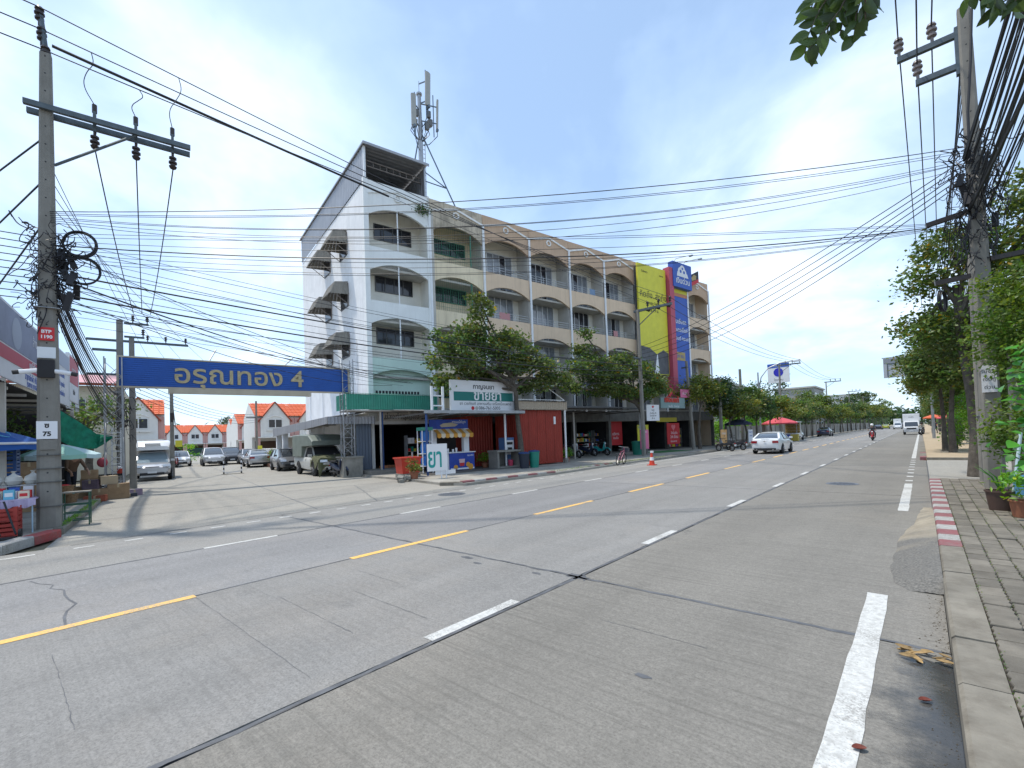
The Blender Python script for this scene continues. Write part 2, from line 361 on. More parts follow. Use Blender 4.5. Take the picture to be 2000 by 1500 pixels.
def strip(x0, x1, y0, y1, m, name='lane_dash', z=0.004, jag=0.0):
    n = max(2, int((y1 - y0) / 0.25)); P = []; F = []
    for i in range(n + 1):
        y = y0 + (y1 - y0) * i / n; j = random.uniform(-jag, jag); P += [(x0 + j, y, z), (x1 + random.uniform(-jag, jag), y, z)]
    F = [(2 * i, 2 * i + 1, 2 * i + 3, 2 * i + 2) for i in range(n)]
    return MB().add(P, F).build(name, m, road)
def dash(xc, w_, y0, y1, m, name='lane_dash', j=0.004): strip(xc - w_ / 2, xc + w_ / 2, y0, y1, m, name, 0.004, j)
for k in range(-2, 60):
    if k < 28: dash(-3.41, 0.125, 2.6 + 4.35 * k, 3.8 + 4.35 * k, m_white)
    if k < 26: dash(-9.66, 0.11, 2.5 + 4.15 * k, 3.75 + 4.15 * k, m_white)
dash(-6.69, 0.13, -1.2, 1.63, m_yellow, 'centre_dash')
for k in range(0, 24): dash(-6.69, 0.13, 3.68 + 4.55 * k, 3.68 + 2.45 + 4.55 * k, m_yellow, 'centre_dash')
for k in range(24): dash(-11.93, 0.10, 1.0 + 0.74 * k, 1.29 + 0.74 * k, m_white, 'edge_dash')
dash(-11.9, 0.11, -6, 0.5, m_white, 'edge_line')
dash(-11.93, 0.11, 22, 120, m_white, 'edge_line')
strip(-0.505, -0.335, -3, 6.2, m_white, 'edge_line', 0.004, 0.006)
strip(-0.44, -0.27, 12.3, 17.85, m_white, 'edge_line', 0.004, 0.006)
for k in range(8): strip(-0.44, -0.27, 18.6 + 1.45 * k, 18.95 + 1.45 * k, m_white, 'edge_dash', 0.004, 0.003)
strip(-0.44, -0.27, 30.4, 130, m_white, 'edge_line', 0.004, 0.004)
# rough sealant runs over the joints
def seal(pts, w_, jag, name='joint_sealant'):
    P = []; n = len(pts)
    for i, (x, y) in enumerate(pts):
        a = pts[max(0, i - 1)]; b = pts[min(n - 1, i + 1)]; d = Vector((b[0] - a[0], b[1] - a[1])).normalized(); q = Vector((-d.y, d.x))
        w1 = w_ / 2 + random.uniform(-jag, jag); w2 = w_ / 2 + random.uniform(-jag, jag)
        P += [(x + q.x * w1, y + q.y * w1, 0.0025), (x - q.x * w2, y - q.y * w2, 0.0025)]
    MB().add(P, [(2 * i, 2 * i + 1, 2 * i + 3, 2 * i + 2) for i in range(n - 1)]).build(name, m_seal, road)
seal([(-3.325, -6 + 0.18 * i) for i in range(330)], 0.045, 0.016)
seal([(-9.665, -6 + 0.25 * i) for i in range(200)], 0.05, 0.012)
seal([(-6.70, -6 + 0.25 * i) for i in range(200)], 0.03, 0.01)
seal([(-12.2 + 0.12 * i, 4.9 + 0.012 * math.sin(i * 0.9) + random.uniform(-.006, .006)) for i in range(103)], 0.045, 0.012)
seal([(-3.325 + 0.05 * i - 0.15, 4.9) for i in range(7)], 0.12, 0.05)
# repair patches
for (x, y, a, b) in ((-1.62, 3.18, 0.07, 0.03), (-5.2, 4.75, 0.13, 0.05), (-4.85, 4.62, 0.09, 0.04), (-3.85, 4.72, 0.08, 0.03)):
    n = 14; P = [(x + a * math.cos(2 * math.pi * i / n) * random.uniform(.7, 1.15), y + b * math.sin(2 * math.pi * i / n) * random.uniform(.7, 1.2), 0.0022) for i in range(n)]
    MB().add(P, [tuple(range(n))]).build('tar_patch', m_seal, road)
# broken crack in the far lane (the crooked line across the lane at left)
ck = [(-9.5, 0.35), (-9.2, 0.42), (-8.95, 0.55), (-8.75, 0.5), (-8.5, 0.62), (-8.2, 0.6), (-7.9, 0.62), (-7.6, 0.66), (-7.35, 0.55), (-7.1, 0.52), (-6.75, 0.5)]
seal(ck, 0.02, 0.008, 'road_crack')
for (y, xa, xb) in ((0.35, -5.9, -4.2), (1.62, -6.6, -3.6), (2.25, -5.8, -4.1), (2.9, -5.2, -3.8), (3.4, -6.0, -5.0), (3.9, -2.4, -1.4)):
    k = 24; seal([(xa + (xb - xa) * i / k, y + random.uniform(-.006, .006)) for i in range(k + 1)], 0.004, 0.002, 'road_groove')
# grit and dust in the gutter
P = []; F = []; random.seed(17)
for i in range(420):
    x = 0.09 - abs(random.gauss(0, .07)); y = random.uniform(2.2, 8.5); r = random.uniform(.003, .009); o_ = len(P); P += [(x - r, y, .001), (x + r, y + r * .3, .001), (x, y + r, .001), (x, y + r * .3, .001 + r)]; F += [(o_, o_ + 1, o_ + 3), (o_ + 1, o_ + 2, o_ + 3), (o_ + 2, o_, o_ + 3)]
tag(MB().add(P, F).build('gutter_grit', mat('grit', (.2, .17, .13), .9, var=.4, scale=40, coord='World')), 'loose grit lying along the right hand gutter', 'grit', None, 'stuff')
# manhole covers
m_iron = mat('cast_iron', (0.16, 0.17, 0.19), 0.55, 0.6, var=0.3, scale=12, bump=0.4, bscale=80, coord='World')
for (x, y, r, lb) in ((-1.88, 17.2, 0.42, 'round grey manhole cover in the near lane'), (-11.5, 9.9, 0.45, 'round dark manhole cover beside the far edge dashes')):
    mh = thing('manhole_cover', lb, 'manhole cover', (x, y, 0))
    MB().lathe((0, 0, 0), [(r, 0.001), (r, 0.006), (r - 0.05, 0.006), (r - 0.06, 0.003)], 28).build('rim', m_iron, mh)
    b = MB().lathe((0, 0, 0), [(r - 0.065, 0.001), (r - 0.065, 0.006)], 28)
    for i in range(-4, 5):
        yy = i * 0.075; hw = math.sqrt(max(0.01, (r - 0.1) ** 2 - yy * yy)); b.bx(-hw, hw, yy - 0.012, yy + 0.012, 0.006, 0.010)
    b.build('lid', m_iron, mh)
# ---- side street (runs off to the left, along the side of the white building)
def poly(pts, z, m, name, parent=None, th=0.0):
    if th: P = [(p[0], p[1]) for p in pts]; return MB().prism(P, z - th, z, 'z').build(name, m, parent)
    return MB().add([(p[0], p[1], z) for p in pts], [tuple(range(len(pts)))]).build(name, m, parent)
def vx(u, X): return (X - BO.x - BU.x * u) / BV.x
ss = poly([bp(-11.15, -130), bp(-11.15, vx(-11.15, -12.38)), bp(14, vx(14, -12.38)), bp(14, 0.5), bp(-1.0, 0.5), bp(0.5, -14.8), bp(0.5, -130)], -0.007, m_soi, 'side_street'); struct(ss)
# expansion joints of the side street: recessed dark lines built as thin strips
def sline(a, b, w_=0.03):
    a = Vector(bp(*a)); b = Vector(bp(*b)); d = (b - a).normalized(); q = Vector((-d.y, d.x, 0)) * w_ / 2; n = 14; P = []
    for i in range(n + 1):
        p = a.lerp(b, i / n) + Vector((random.uniform(-.03, .03), random.uniform(-.03, .03), 0)); P += [p + q, p - q]
    MB().add([(p.x, p.y, -0.0045) for p in P], [(2 * i, 2 * i + 1, 2 * i + 3, 2 * i + 2) for i in range(n)]).build('expansion_joint', m_seal, ss)
for a, b in (((-6, 12.1), (-6, -30)), ((-11.1, 6.2), (-1.2, 6.0)), ((-11.1, -4), (-2, -4)), ((-11.1, 9.3), (-3, 9.0)), ((-4.2, 11.9), (-3.0, 6.1)), ((-11.1, -14), (-2, -14))): sline(a, b)
# gutter joint between the road and the side street mouth
seal([(-12.42 + random.uniform(-.015, .015), 1.0 + 0.3 * i) for i in range(38)], 0.04, 0.015)
# ---- pavement in front of the shops
pv = poly([bp(-1.15, 2.2), bp(-0.75, 5.9), (-13.9, 11.6), (-13.05, 11.95), (-12.55, 17.0), (-12.75, 24.4), (-12.9, 60), (-13.0, 420), (-60, 420), (-60, 80), bp(52, -4), bp(-0.2, -0.2), bp(-1.1, 0.2)], 0.09, m_pave, 'pavement', None, 0.15); struct(pv)
def kerbrow(pts, mats_, par, w_=0.18, h_=0.14, name='kerb_stone', gap=0.012, z0=-0.02):
    # kerb stones laid end to end along a polyline of stone ends; width to the left of travel
    for i in range(len(pts) - 1):
        a = Vector((*pts[i][:2], 0)); b = Vector((*pts[i + 1][:2], 0)); d = (b - a); l_ = d.length; d.normalize(); q = Vector((-d.y, d.x, 0))
        a2 = a + d * gap / 2; b2 = b - d * gap / 2; c = 0.025; dz = random.uniform(-.006, .006)
        sec = [(0, z0), (0, h_ - c + dz), (c, h_ + dz), (w_, h_ + dz), (w_, z0)]
        r0 = [a2 + q * s_ + Vector((0, 0, z)) for s_, z in sec]; r1 = [b2 + q * s_ + Vector((0, 0, z)) for s_, z in sec]
        m_ = mats_[i % len(mats_)] if isinstance(mats_, (list, tuple)) else mats_
        MB().loft([r0, r1]).build(name, m_, par)
def lerpts(a, b, n): return [(a[0] + (b[0] - a[0]) * i / n, a[1] + (b[1] - a[1]) * i / n) for i in range(n + 1)]
kerbrow(lerpts((-13.22, 11.95), (-12.55, 17.05), 9), [m_kred, m_kwhite], pv, 0.2, 0.16)
kerbrow(lerpts((-14.0, 11.45), (-13.22, 11.95), 1), [m_kerb], pv, 0.2, 0.14)
kerbrow(lerpts((-12.85, 20.5), (-12.9, 23.4), 6), [m_kwhite, m_kred, m_kwhite, m_kred, m_kerb], pv, 0.2, 0.15)
kerbrow(lerpts((-12.95, 23.4), (-12.95, 43.4), 20), [m_kerb], pv, 0.2, 0.13)
kerbrow(lerpts((-12.95, 43.4), (-12.95, 103.4), 30), [m_kerb], pv, 0.2, 0.14)
# ---- pavement left of the side street
pl = poly([(-12.6, -30), (-12.6, -0.45), (-12.85, 0.0), (-13.9, 0.7), bp(-11.2, 11.4), bp(-11.2, -6), bp(-40, -6), (-60, -30)], 0.11, m_pave, 'pavement', None, 0.17); struct(pl)
kerbrow([(-12.40, -4.4), (-12.40, -2.4), (-12.38, -1.4), (-12.38, -0.45), (-12.55, 0.12), (-13.25, 0.55), (-13.9, 0.98)], [m_kred2, m_kwhite, m_kred2, m_kwhite, m_kwhite, m_kred2], pl, 0.24, 0.17)
kerbrow([tuple(bp(-11.13, 11.35 - i)[:2]) for i in range(0, 7)], [m_kerb], pl, 0.18, 0.13)
# ---- right-hand pavement with paving blocks
pr = poly([(0.30, -6), (2.4, -6), (2.4, 18.4), (0.30, 18.4)], 0.125, mat('paver_bed', (0.07, 0.062, 0.05), 0.95, var=0.4, scale=9, coord='World'), 'pavement', None, 0.2); struct(pr)
m_pav = mat('paving_block', (0.165, 0.148, 0.12), 0.9, var=0.22, scale=5, bump=0.45, bscale=60, dirt=0.7, dcol=(0.10, 0.085, 0.065), dscale=2.6, coord='World', orand=0.20)
def paver_mesh():
    # zig-zag long edges
    lx, ly = 0.176, 0.292; k = 5; A = []; Bq = []
    for i in range(k + 1):
        y = -ly / 2 + ly * i / k; o = 0.007 * (1 if i % 2 else -1)
        A.append((-lx / 2 + o, y)); Bq.append((lx / 2 + o, y))
    poly_ = A + Bq[::-1]; top = [(x * 0.965, y * 0.975) for x, y in poly_]; n = len(poly_)
    P = [(x, y, -0.03) for x, y in poly_] + [(x, y, 0.018) for x, y in poly_] + [(x, y, 0.025) for x, y in top]
    F = [(i, (i + 1) % n, n + (i + 1) % n, n + i) for i in range(n)] + [(n + i, n + (i + 1) % n, 2 * n + (i + 1) % n, 2 * n + i) for i in range(n)] + [tuple(range(2 * n, 3 * n))]
    me = bpy.data.meshes.new('paving_block'); me.from_pydata(P, [], F); me.materials.append(m_pav); return me
pm = paver_mesh(); cnt = 0; rest = MB()
for r in range(62):
    for c in range(9):
        x = 0.435 + 0.187 * c; y = 2.75 + 0.302 * r + (0.151 if c % 2 else 0)
        if y > 18.2 or x > 1.95: continue
        if (1.2 < x < 1.6 and 3.4 < y < 4.3): continue
        if random.random() < 0.012 and y < 9: continue
        tilt = (random.gauss(0, 0.012), random.gauss(0, 0.012), random.gauss(0, 0.012)); zc = 0.125 + random.gauss(0, 0.004)
        if cnt < 300 and x < 1.75:
            o = ob('paving_block', pm, pr, (x + random.gauss(0, .002), y, zc)); o.rotation_euler = tilt; cnt += 1
        else: rest.box((x, y, zc - 0.003), (0.176, 0.29, 0.056), tilt)
tag(rest.build('paving_blocks', m_pav, pr), kind='stuff')
kerbrow([(0.33 - 0.23, 2.0 + 0.0), (0.10, 3.0), (0.10, 4.35), (0.10, 5.35), (0.10, 6.35), (0.10, 7.35), (0.10, 8.38)][::-1], [m_kerb], pr, -0.235 * -1, 0.15) if False else None
def rkerb(y0, y1, m):
    c = 0.022; dz = random.uniform(-.004, .004); sec = [(0.095, -0.05), (0.10, 0.15 - c + dz), (0.10 + c, 0.15 + dz), (0.335, 0.15 + dz), (0.335, -0.05)]
    MB().loft([[(x, y0 + 0.004, z) for x, z in sec], [(x, y1 - 0.004, z) for x, z in sec]]).build('kerb_stone', m, pr)
ys = [-3, -2, -1, 0, 1, 2, 3.03, 4.06, 4.9, 5.95, 6.98, 8.40]
for a, b in zip(ys[:-1], ys[1:]): rkerb(a, b - 0.012, m_kerb)
nb = 23
for i in range(nb): rkerb(8.4 + (18.05 - 8.4) * i / nb, 8.4 + (18.05 - 8.4) * (i + 1) / nb + 0.006, m_kred if i % 2 == 0 else m_kwhite)
# mortar ramp against the kerb
P = []; F = []
nx, ny = 8, 26
for j in range(ny + 1):
    y = 6.5 + (13.0 - 6.5) * j / ny
    xl = -0.31 - 0.05 * math.sin(min(1, (y - 6.5) / 3) * math.pi) + (0.0 if y < 9.5 else 0.115 * (y - 9.5) / 1.2 if y < 10.7 else 0.115 + 0.06 * (y - 10.7)) + random.uniform(-.02, .02)
    if y < 6.8: xl += 0.12 * (6.8 - y) / 0.3
    for i in range(nx + 1):
        t = i / nx; x = xl + (0.099 - xl) * t
        hz_ = 0.145 * min(1, (t * 1.05) ** 0.8) * min(1, (y - 6.5) / 0.28 + 0.1) * min(1, max(0.05, (13.0 - y) / 2.0)) + random.uniform(-.005, .005)
        P.append((x, y, max(0.002 if i else 0.0012, hz_ if i else 0.0012)))
for j in range(ny):
    for i in range(nx): a = j * (nx + 1) + i; F.append((a, a + 1, a + nx + 2, a + nx + 1))
m_mort = mat('mortar_ramp', (0.31, 0.27, 0.205), 0.95, var=0.25, scale=2.5, bump=0.8, bscale=30, dirt=0.85, dcol=(0.13, 0.125, 0.115), dscale=1.1, coord='World')
t_ = m_mort.node_tree; n_m = t_.nodes; l_m = t_.links; pb0 = n_m['Principled BSDF']; src = pb0.inputs['Base Color'].links[0].from_socket
ge = n_m.new('ShaderNodeNewGeometry'); se = n_m.new('ShaderNodeSeparateXYZ'); l_m.new(ge.outputs['Position'], se.inputs[0]); nn = n_m.new('ShaderNodeTexNoise'); nn.inputs['Scale'].default_value = 2.2; nn.inputs['Detail'].default_value = 7; l_m.new(ge.outputs['Position'], nn.inputs['Vector'])
ma = n_m.new('ShaderNodeMath'); ma.operation = 'MULTIPLY_ADD'; l_m.new(nn.outputs['Fac'], ma.inputs[0]); ma.inputs[1].default_value = 5.0; l_m.new(se.outputs[1], ma.inputs[2]); mr_ = n_m.new('ShaderNodeMapRange'); mr_.inputs[1].default_value = 12.2; mr_.inputs[2].default_value = 10.6; l_m.new(ma.outputs[0], mr_.inputs[0])
mm_ = n_m.new('ShaderNodeMix'); mm_.data_type = 'RGBA'; l_m.new(mr_.outputs[0], mm_.inputs['Factor']); l_m.new(src, mm_.inputs['A']); n3 = n_m.new('ShaderNodeTexNoise'); n3.inputs['Scale'].default_value = 45; n3.inputs['Detail'].default_value = 6; l_m.new(ge.outputs['Position'], n3.inputs['Vector']); cr3 = n_m.new('ShaderNodeValToRGB'); cr3.color_ramp.elements[0].position = .35; cr3.color_ramp.elements[0].color = (.10, .097, .09, 1); cr3.color_ramp.elements[1].position = .7; cr3.color_ramp.elements[1].color = (.21, .20, .18, 1); l_m.new(n3.outputs['Fac'], cr3.inputs[0]); l_m.new(cr3.outputs[0], mm_.inputs['B']); l_m.new(mm_.outputs['Result'], pb0.inputs['Base Color'])
o = MB().add(P, F).build('kerb_ramp', m_mort, None, True); tag(o, 'rough mortar ramp laid against the painted kerb', 'ramp')
# wet gutter and dry leaves
m_wet = bpy.data.materials.new('water'); m_wet.use_nodes = True; MATS['water'] = m_wet
p_ = m_wet.node_tree.nodes['Principled BSDF']; p_.inputs['Base Color'].default_value = (0.045, 0.047, 0.05, 1); p_.inputs['Roughness'].default_value = 0.08
wt_ = m_wet.node_tree; wn = wt_.nodes; wl = wt_.links; wg = wn.new('ShaderNodeNewGeometry'); wx = wn.new('ShaderNodeSeparateXYZ'); wl.new(wg.outputs['Position'], wx.inputs[0]); wz = wn.new('ShaderNodeTexNoise'); wz.inputs['Scale'].default_value = 3.4; wz.inputs['Detail'].default_value = 8; wz.inputs['Roughness'].default_value = .65; wl.new(wg.outputs['Position'], wz.inputs['Vector'])
wm = wn.new('ShaderNodeMath'); wm.operation = 'MULTIPLY_ADD'; wl.new(wx.outputs[0], wm.inputs[0]); wm.inputs[1].default_value = 1.15; wl.new(wz.outputs['Fac'], wm.inputs[2]); wr = wn.new('ShaderNodeMapRange'); wr.inputs[1].default_value = .18; wr.inputs[2].default_value = .52; wr.inputs[4].default_value = .70; wl.new(wm.outputs[0], wr.inputs[0]); wl.new(wr.outputs[0], p_.inputs['Alpha'])
bn = m_wet.node_tree.nodes.new('ShaderNodeTexNoise'); bn.inputs['Scale'].default_value = 7; bb = m_wet.node_tree.nodes.new('ShaderNodeBump'); bb.inputs['Strength'].default_value = 0.06; m_wet.node_tree.links.new(bn.outputs['Fac'], bb.inputs['Height']); m_wet.node_tree.links.new(bb.outputs[0], p_.inputs['Normal'])
pd = [(0.096, 2.0), (0.096, 4.7), (0.0, 4.66), (-0.12, 4.72), (-0.25, 4.66), (-0.33, 4.5), (-0.33, 3.8), (-0.33, 3.0), (-0.33, 2.0)]
o = MB().add([(x, y, 0.0032) for x, y in pd], [tuple(range(len(pd)))]).build('puddle', m_wet); struct(o)
m_dry = mat('dry_leaf', (0.30, 0.20, 0.085), 0.7, var=0.4, scale=20, orand=0.35)
m_redl = mat('dry_leaf_red', (0.16, 0.035, 0.02), 0.6, var=0.4, scale=20)
def curled_leaf(l_, w_):
    b = MB(); rings = []
    P = []; n = 8
    for i in range(n + 1):
        t = i / n; ww = w_ * math.sin(math.pi * min(1, t * 0.94 + 0.04)) ** 0.7; zc = 0.35 * l_ * (t - 0.5) ** 2
        for s_ in (-1, -0.5, 0, 0.5, 1): P.append(((t - 0.5) * l_, s_ * ww / 2, zc + 0.35 * ww * s_ * s_))
    F = [(i * 5 + j, i * 5 + j + 1, (i + 1) * 5 + j + 1, (i + 1) * 5 + j) for i in range(n) for j in range(4)]
    return b.add(P, F)
lm = curled_leaf(0.095, 0.036).mesh('dry_leaf', m_dry, True)
for i in range(15):
    o = ob('dry_leaf', lm, None, (-0.07 + random.uniform(-.13, .13), 4.72 + random.uniform(-.12, .10), 0.012 + random.uniform(0, .02)))
    o.rotation_euler = (random.uniform(-.5, .5), random.uniform(-.4, .4), random.uniform(-.9, .9)); o.scale = [random.uniform(.7, 1.25)] * 3
    tag(o, 'curled tan dry leaf in the heap at the head of the puddle', 'leaf', 'dry leaves heaped in the gutter')
lr = curled_leaf(0.075, 0.045).mesh('dry_leaf', m_redl, True)
for (x, y, lb) in ((-0.335, 3.17, 'dark red fallen leaf lying on the white edge line'), (-0.06, 3.97, 'small dark red leaf lying in the gutter puddle')):
    o = ob('fallen_leaf', lr, None, (x, y, 0.010)); tag(o, lb, 'leaf'); o.rotation_euler = (0, 0, 0.6)
# driveway and farther pavement on the right
dw = poly([(0.12, 18.4), (2.6, 18.4), (9, 18.4), (9, 29), (0.12, 29)], 0.02, m_soi, 'driveway', None, 0.08); struct(dw)
pr2 = poly([(0.1, 29), (2.6, 29), (2.6, 400), (0.1, 400)], 0.12, mat('pavement_dusty', (0.42, 0.33, 0.22), 0.95, var=0.25, scale=0.8, bump=0.4, bscale=20, dirt=0.6, dcol=(0.16, 0.13, 0.09), dscale=0.8, coord='World'), 'pavement', None, 0.2); struct(pr2)
for i in range(24):
    y0 = 29.0 + 1.0 * i
    MB().loft([[(x, y0 + .005, z) for x, z in ((-0.12, -.05), (-0.12, .14), (0.12, .145), (0.12, -.05))], [(x, y0 + 0.99, z) for x, z in ((-0.12, -.05), (-0.12, .14), (0.12, .145), (0.12, -.05))]]).build('kerb_stone', m_kred if (i % 4 == 0 and i < 8) else m_kerb, pr2)
MB().bx(0.12, 2.0, 28.85, 28.998, -0.05, 0.135).build('kerb_stone', m_kerb, pr2)
# ------------------------------------------------------------------ the corner shop building
m_wallw = mat('painted_wall_white', (0.80, 0.80, 0.80), 0.85, var=0.07, scale=1.2, bump=0.2, bscale=25, dirt=0.35, dcol=(0.52, 0.53, 0.54), dscale=0.5, streak=0.45)
m_wallp = mat('painted_wall_pale', (0.80, 0.81, 0.79), 0.85, var=0.05, scale=1.2, bump=0.15, bscale=25, streak=0.28, dcol=(0.45, 0.46, 0.45))
m_walls = mat('painted_wall_inner', (0.82, 0.79, 0.71), 0.85, var=0.06, scale=1.2, streak=0.2, dcol=(0.35, 0.33, 0.3))
m_cream = mat('painted_wall_cream', (0.80, 0.68, 0.48), 0.85, var=0.07, scale=1.4, bump=0.2, bscale=25, streak=0.55, dcol=(0.22, 0.17, 0.12), dirt=0.25)
m_tan = mat('painted_wall_tan', (0.70, 0.53, 0.375), 0.85, var=0.06, scale=1.4, bump=0.15, bscale=25, streak=0.35, dcol=(0.33, 0.25, 0.18))
m_tan2 = mat('painted_parapet_tan', (0.56, 0.39, 0.265), 0.85, var=0.08, scale=1.4, bump=0.15, bscale=25, streak=0.35, dcol=(0.24, 0.17, 0.12))
m_rust = mat('stained_parapet', (0.55, 0.47, 0.36), 0.9, var=0.2, scale=2.4, bump=0.3, bscale=25, streak=0.9, dcol=(0.10, 0.085, 0.07), dirt=0.7)
m_mint = mat('painted_wall_mint', (0.56, 0.70, 0.62), 0.85, var=0.05, scale=1.2, streak=0.25, dcol=(0.4, 0.45, 0.42))
m_mould = mat('white_moulding', (0.82, 0.80, 0.77), 0.8, var=0.06, streak=0.55, dcol=(0.38, 0.33, 0.28))
m_trim = mat('white_pipe', (0.80, 0.81, 0.82), 0.6, streak=0.35, dcol=(0.42, 0.40, 0.38), var=0.05)
m_fin = mat('grey_render', (0.50, 0.475, 0.43), 0.9, var=0.1, streak=0.3, dcol=(0.2, 0.19, 0.17))
m_alu = mat('white_aluminium', (0.68, 0.69, 0.70), 0.45, 0.3)
m_dalu = mat('dark_aluminium', (0.10, 0.10, 0.10), 0.45, 0.4)
m_glassd = mat('dark_window_glass', (0.028, 0.03, 0.038), 0.06, spec=0.6)
m_glassb = mat('curtained_window_glass', (0.24, 0.26, 0.29), 0.08, var=0.25, scale=2.2, spec=0.7)
m_grn = mat('green_grille', (0.06, 0.20, 0.14), 0.6)
m_corg = mat('grey_corrugated_sheet', (0.36, 0.365, 0.385), 0.5, 0.35, var=0.1, scale=1.0, streak=0.45, dcol=(0.22, 0.22, 0.23))
m_cord = mat('underside_sheet', (0.17, 0.16, 0.155), 0.7, 0.2, var=0.15)
m_steel = mat('galvanised_steel', (0.36, 0.37, 0.385), 0.45, 0.7, var=0.15, scale=5)
m_rod = mat('stainless_rail', (0.45, 0.45, 0.45), 0.35, 0.8)
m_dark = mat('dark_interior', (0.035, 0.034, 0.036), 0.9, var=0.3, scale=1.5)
m_hood = mat('canopy_sheet', (0.27, 0.25, 0.215), 0.75, var=0.15, scale=3, streak=0.7, dcol=(0.14, 0.12, 0.10))
bld = thing('shophouse_building', 'five storey corner shophouse block, white end bay then tan arched balconies', 'building', tuple(BO), RZ)
H = 16.9
w_ = MB().bx(-15.1, -0.14, -0.02, 0.16, 0, 16.85); w_.build('side_wall', m_wallw, bld)
MB().bx(-15.2, -15.0, 0.16, 36.0, 0, 16.6).build('back_wall', m_walls, bld)
MB().bx(-15.0, -0.14, 35.88, 36.02, 0, 16.8).build('end_wall', m_tan, bld)
MB().bx(-15.0, -0.16, 0.16, 35.88, 16.05, 16.2).build('roof_slab', m_fin, bld)
BANDS = [(14.80, 15.46, 16.9), (11.58, 12.18, 13.05), (8.49, 9.02, 9.92), (5.50, 5.98, 6.63)]
FLOORS = [12.0, 8.87, 5.58, 2.9]
def archpanel(y0, y1, sp_, tp, top, m, name, x0=-0.15, x1=0.0, n=16):
    b = MB(); P = []
    for i in range(n + 1):
        t = 2 * i / n - 1; y = y0 + (y1 - y0) * i / n; z = sp_ + (tp - sp_) * (1 - abs(t) ** 2.1)
        P += [(x1, y, z), (x1, y, top), (x0, y, z), (x0, y, top)]
    F = []
    for i in range(n):
        a = 4 * i; c = a + 4
        F += [(a, c, c + 1, a + 1), (a + 2, a + 3, c + 3, c + 2), (a, a + 2, c + 2, c), (a + 1, c + 1, c + 3, a + 3)]
    F += [(0, 1, 3, 2), (4 * n, 4 * n + 2, 4 * n + 3, 4 * n + 1)]
    return b.add(P, F).build(name, m, bld)
WM = {}
def window(y0, y1, z0, z1, npan, x=-1.4, fm=m_dalu, gm=m_glassd, fr=0.05, name='window'):
    f = MB(); f.bx(x - 0.02, x + 0.06, y0, y1, z1 - fr, z1); f.bx(x - 0.02, x + 0.06, y0, y1, z0, z0 + fr); f.bx(x - 0.02, x + 0.06, y0, y0 + fr, z0 + fr, z1 - fr); f.bx(x - 0.02, x + 0.06, y1 - fr, y1, z0 + fr, z1 - fr)
    w = (y1 - y0 - 2 * fr) / npan
    for i in range(1, npan): f.bx(x - 0.015, x + 0.05, y0 + fr + i * w - 0.025, y0 + fr + i * w + 0.025, z0 + fr, z1 - fr)
    o = f.build(name, fm, bld)
    for i in range(npan):
        dx = 0.018 if i % 2 else 0.0
        g_ = MB().bx(x - 0.01 + dx, x + 0.002 + dx, y0 + fr + i * w + 0.024, y0 + fr + (i + 1) * w - 0.024, z0 + fr, z1 - fr).build('pane', gm if not (callable(gm)) else gm(i), o)
    return o
random.seed(11)
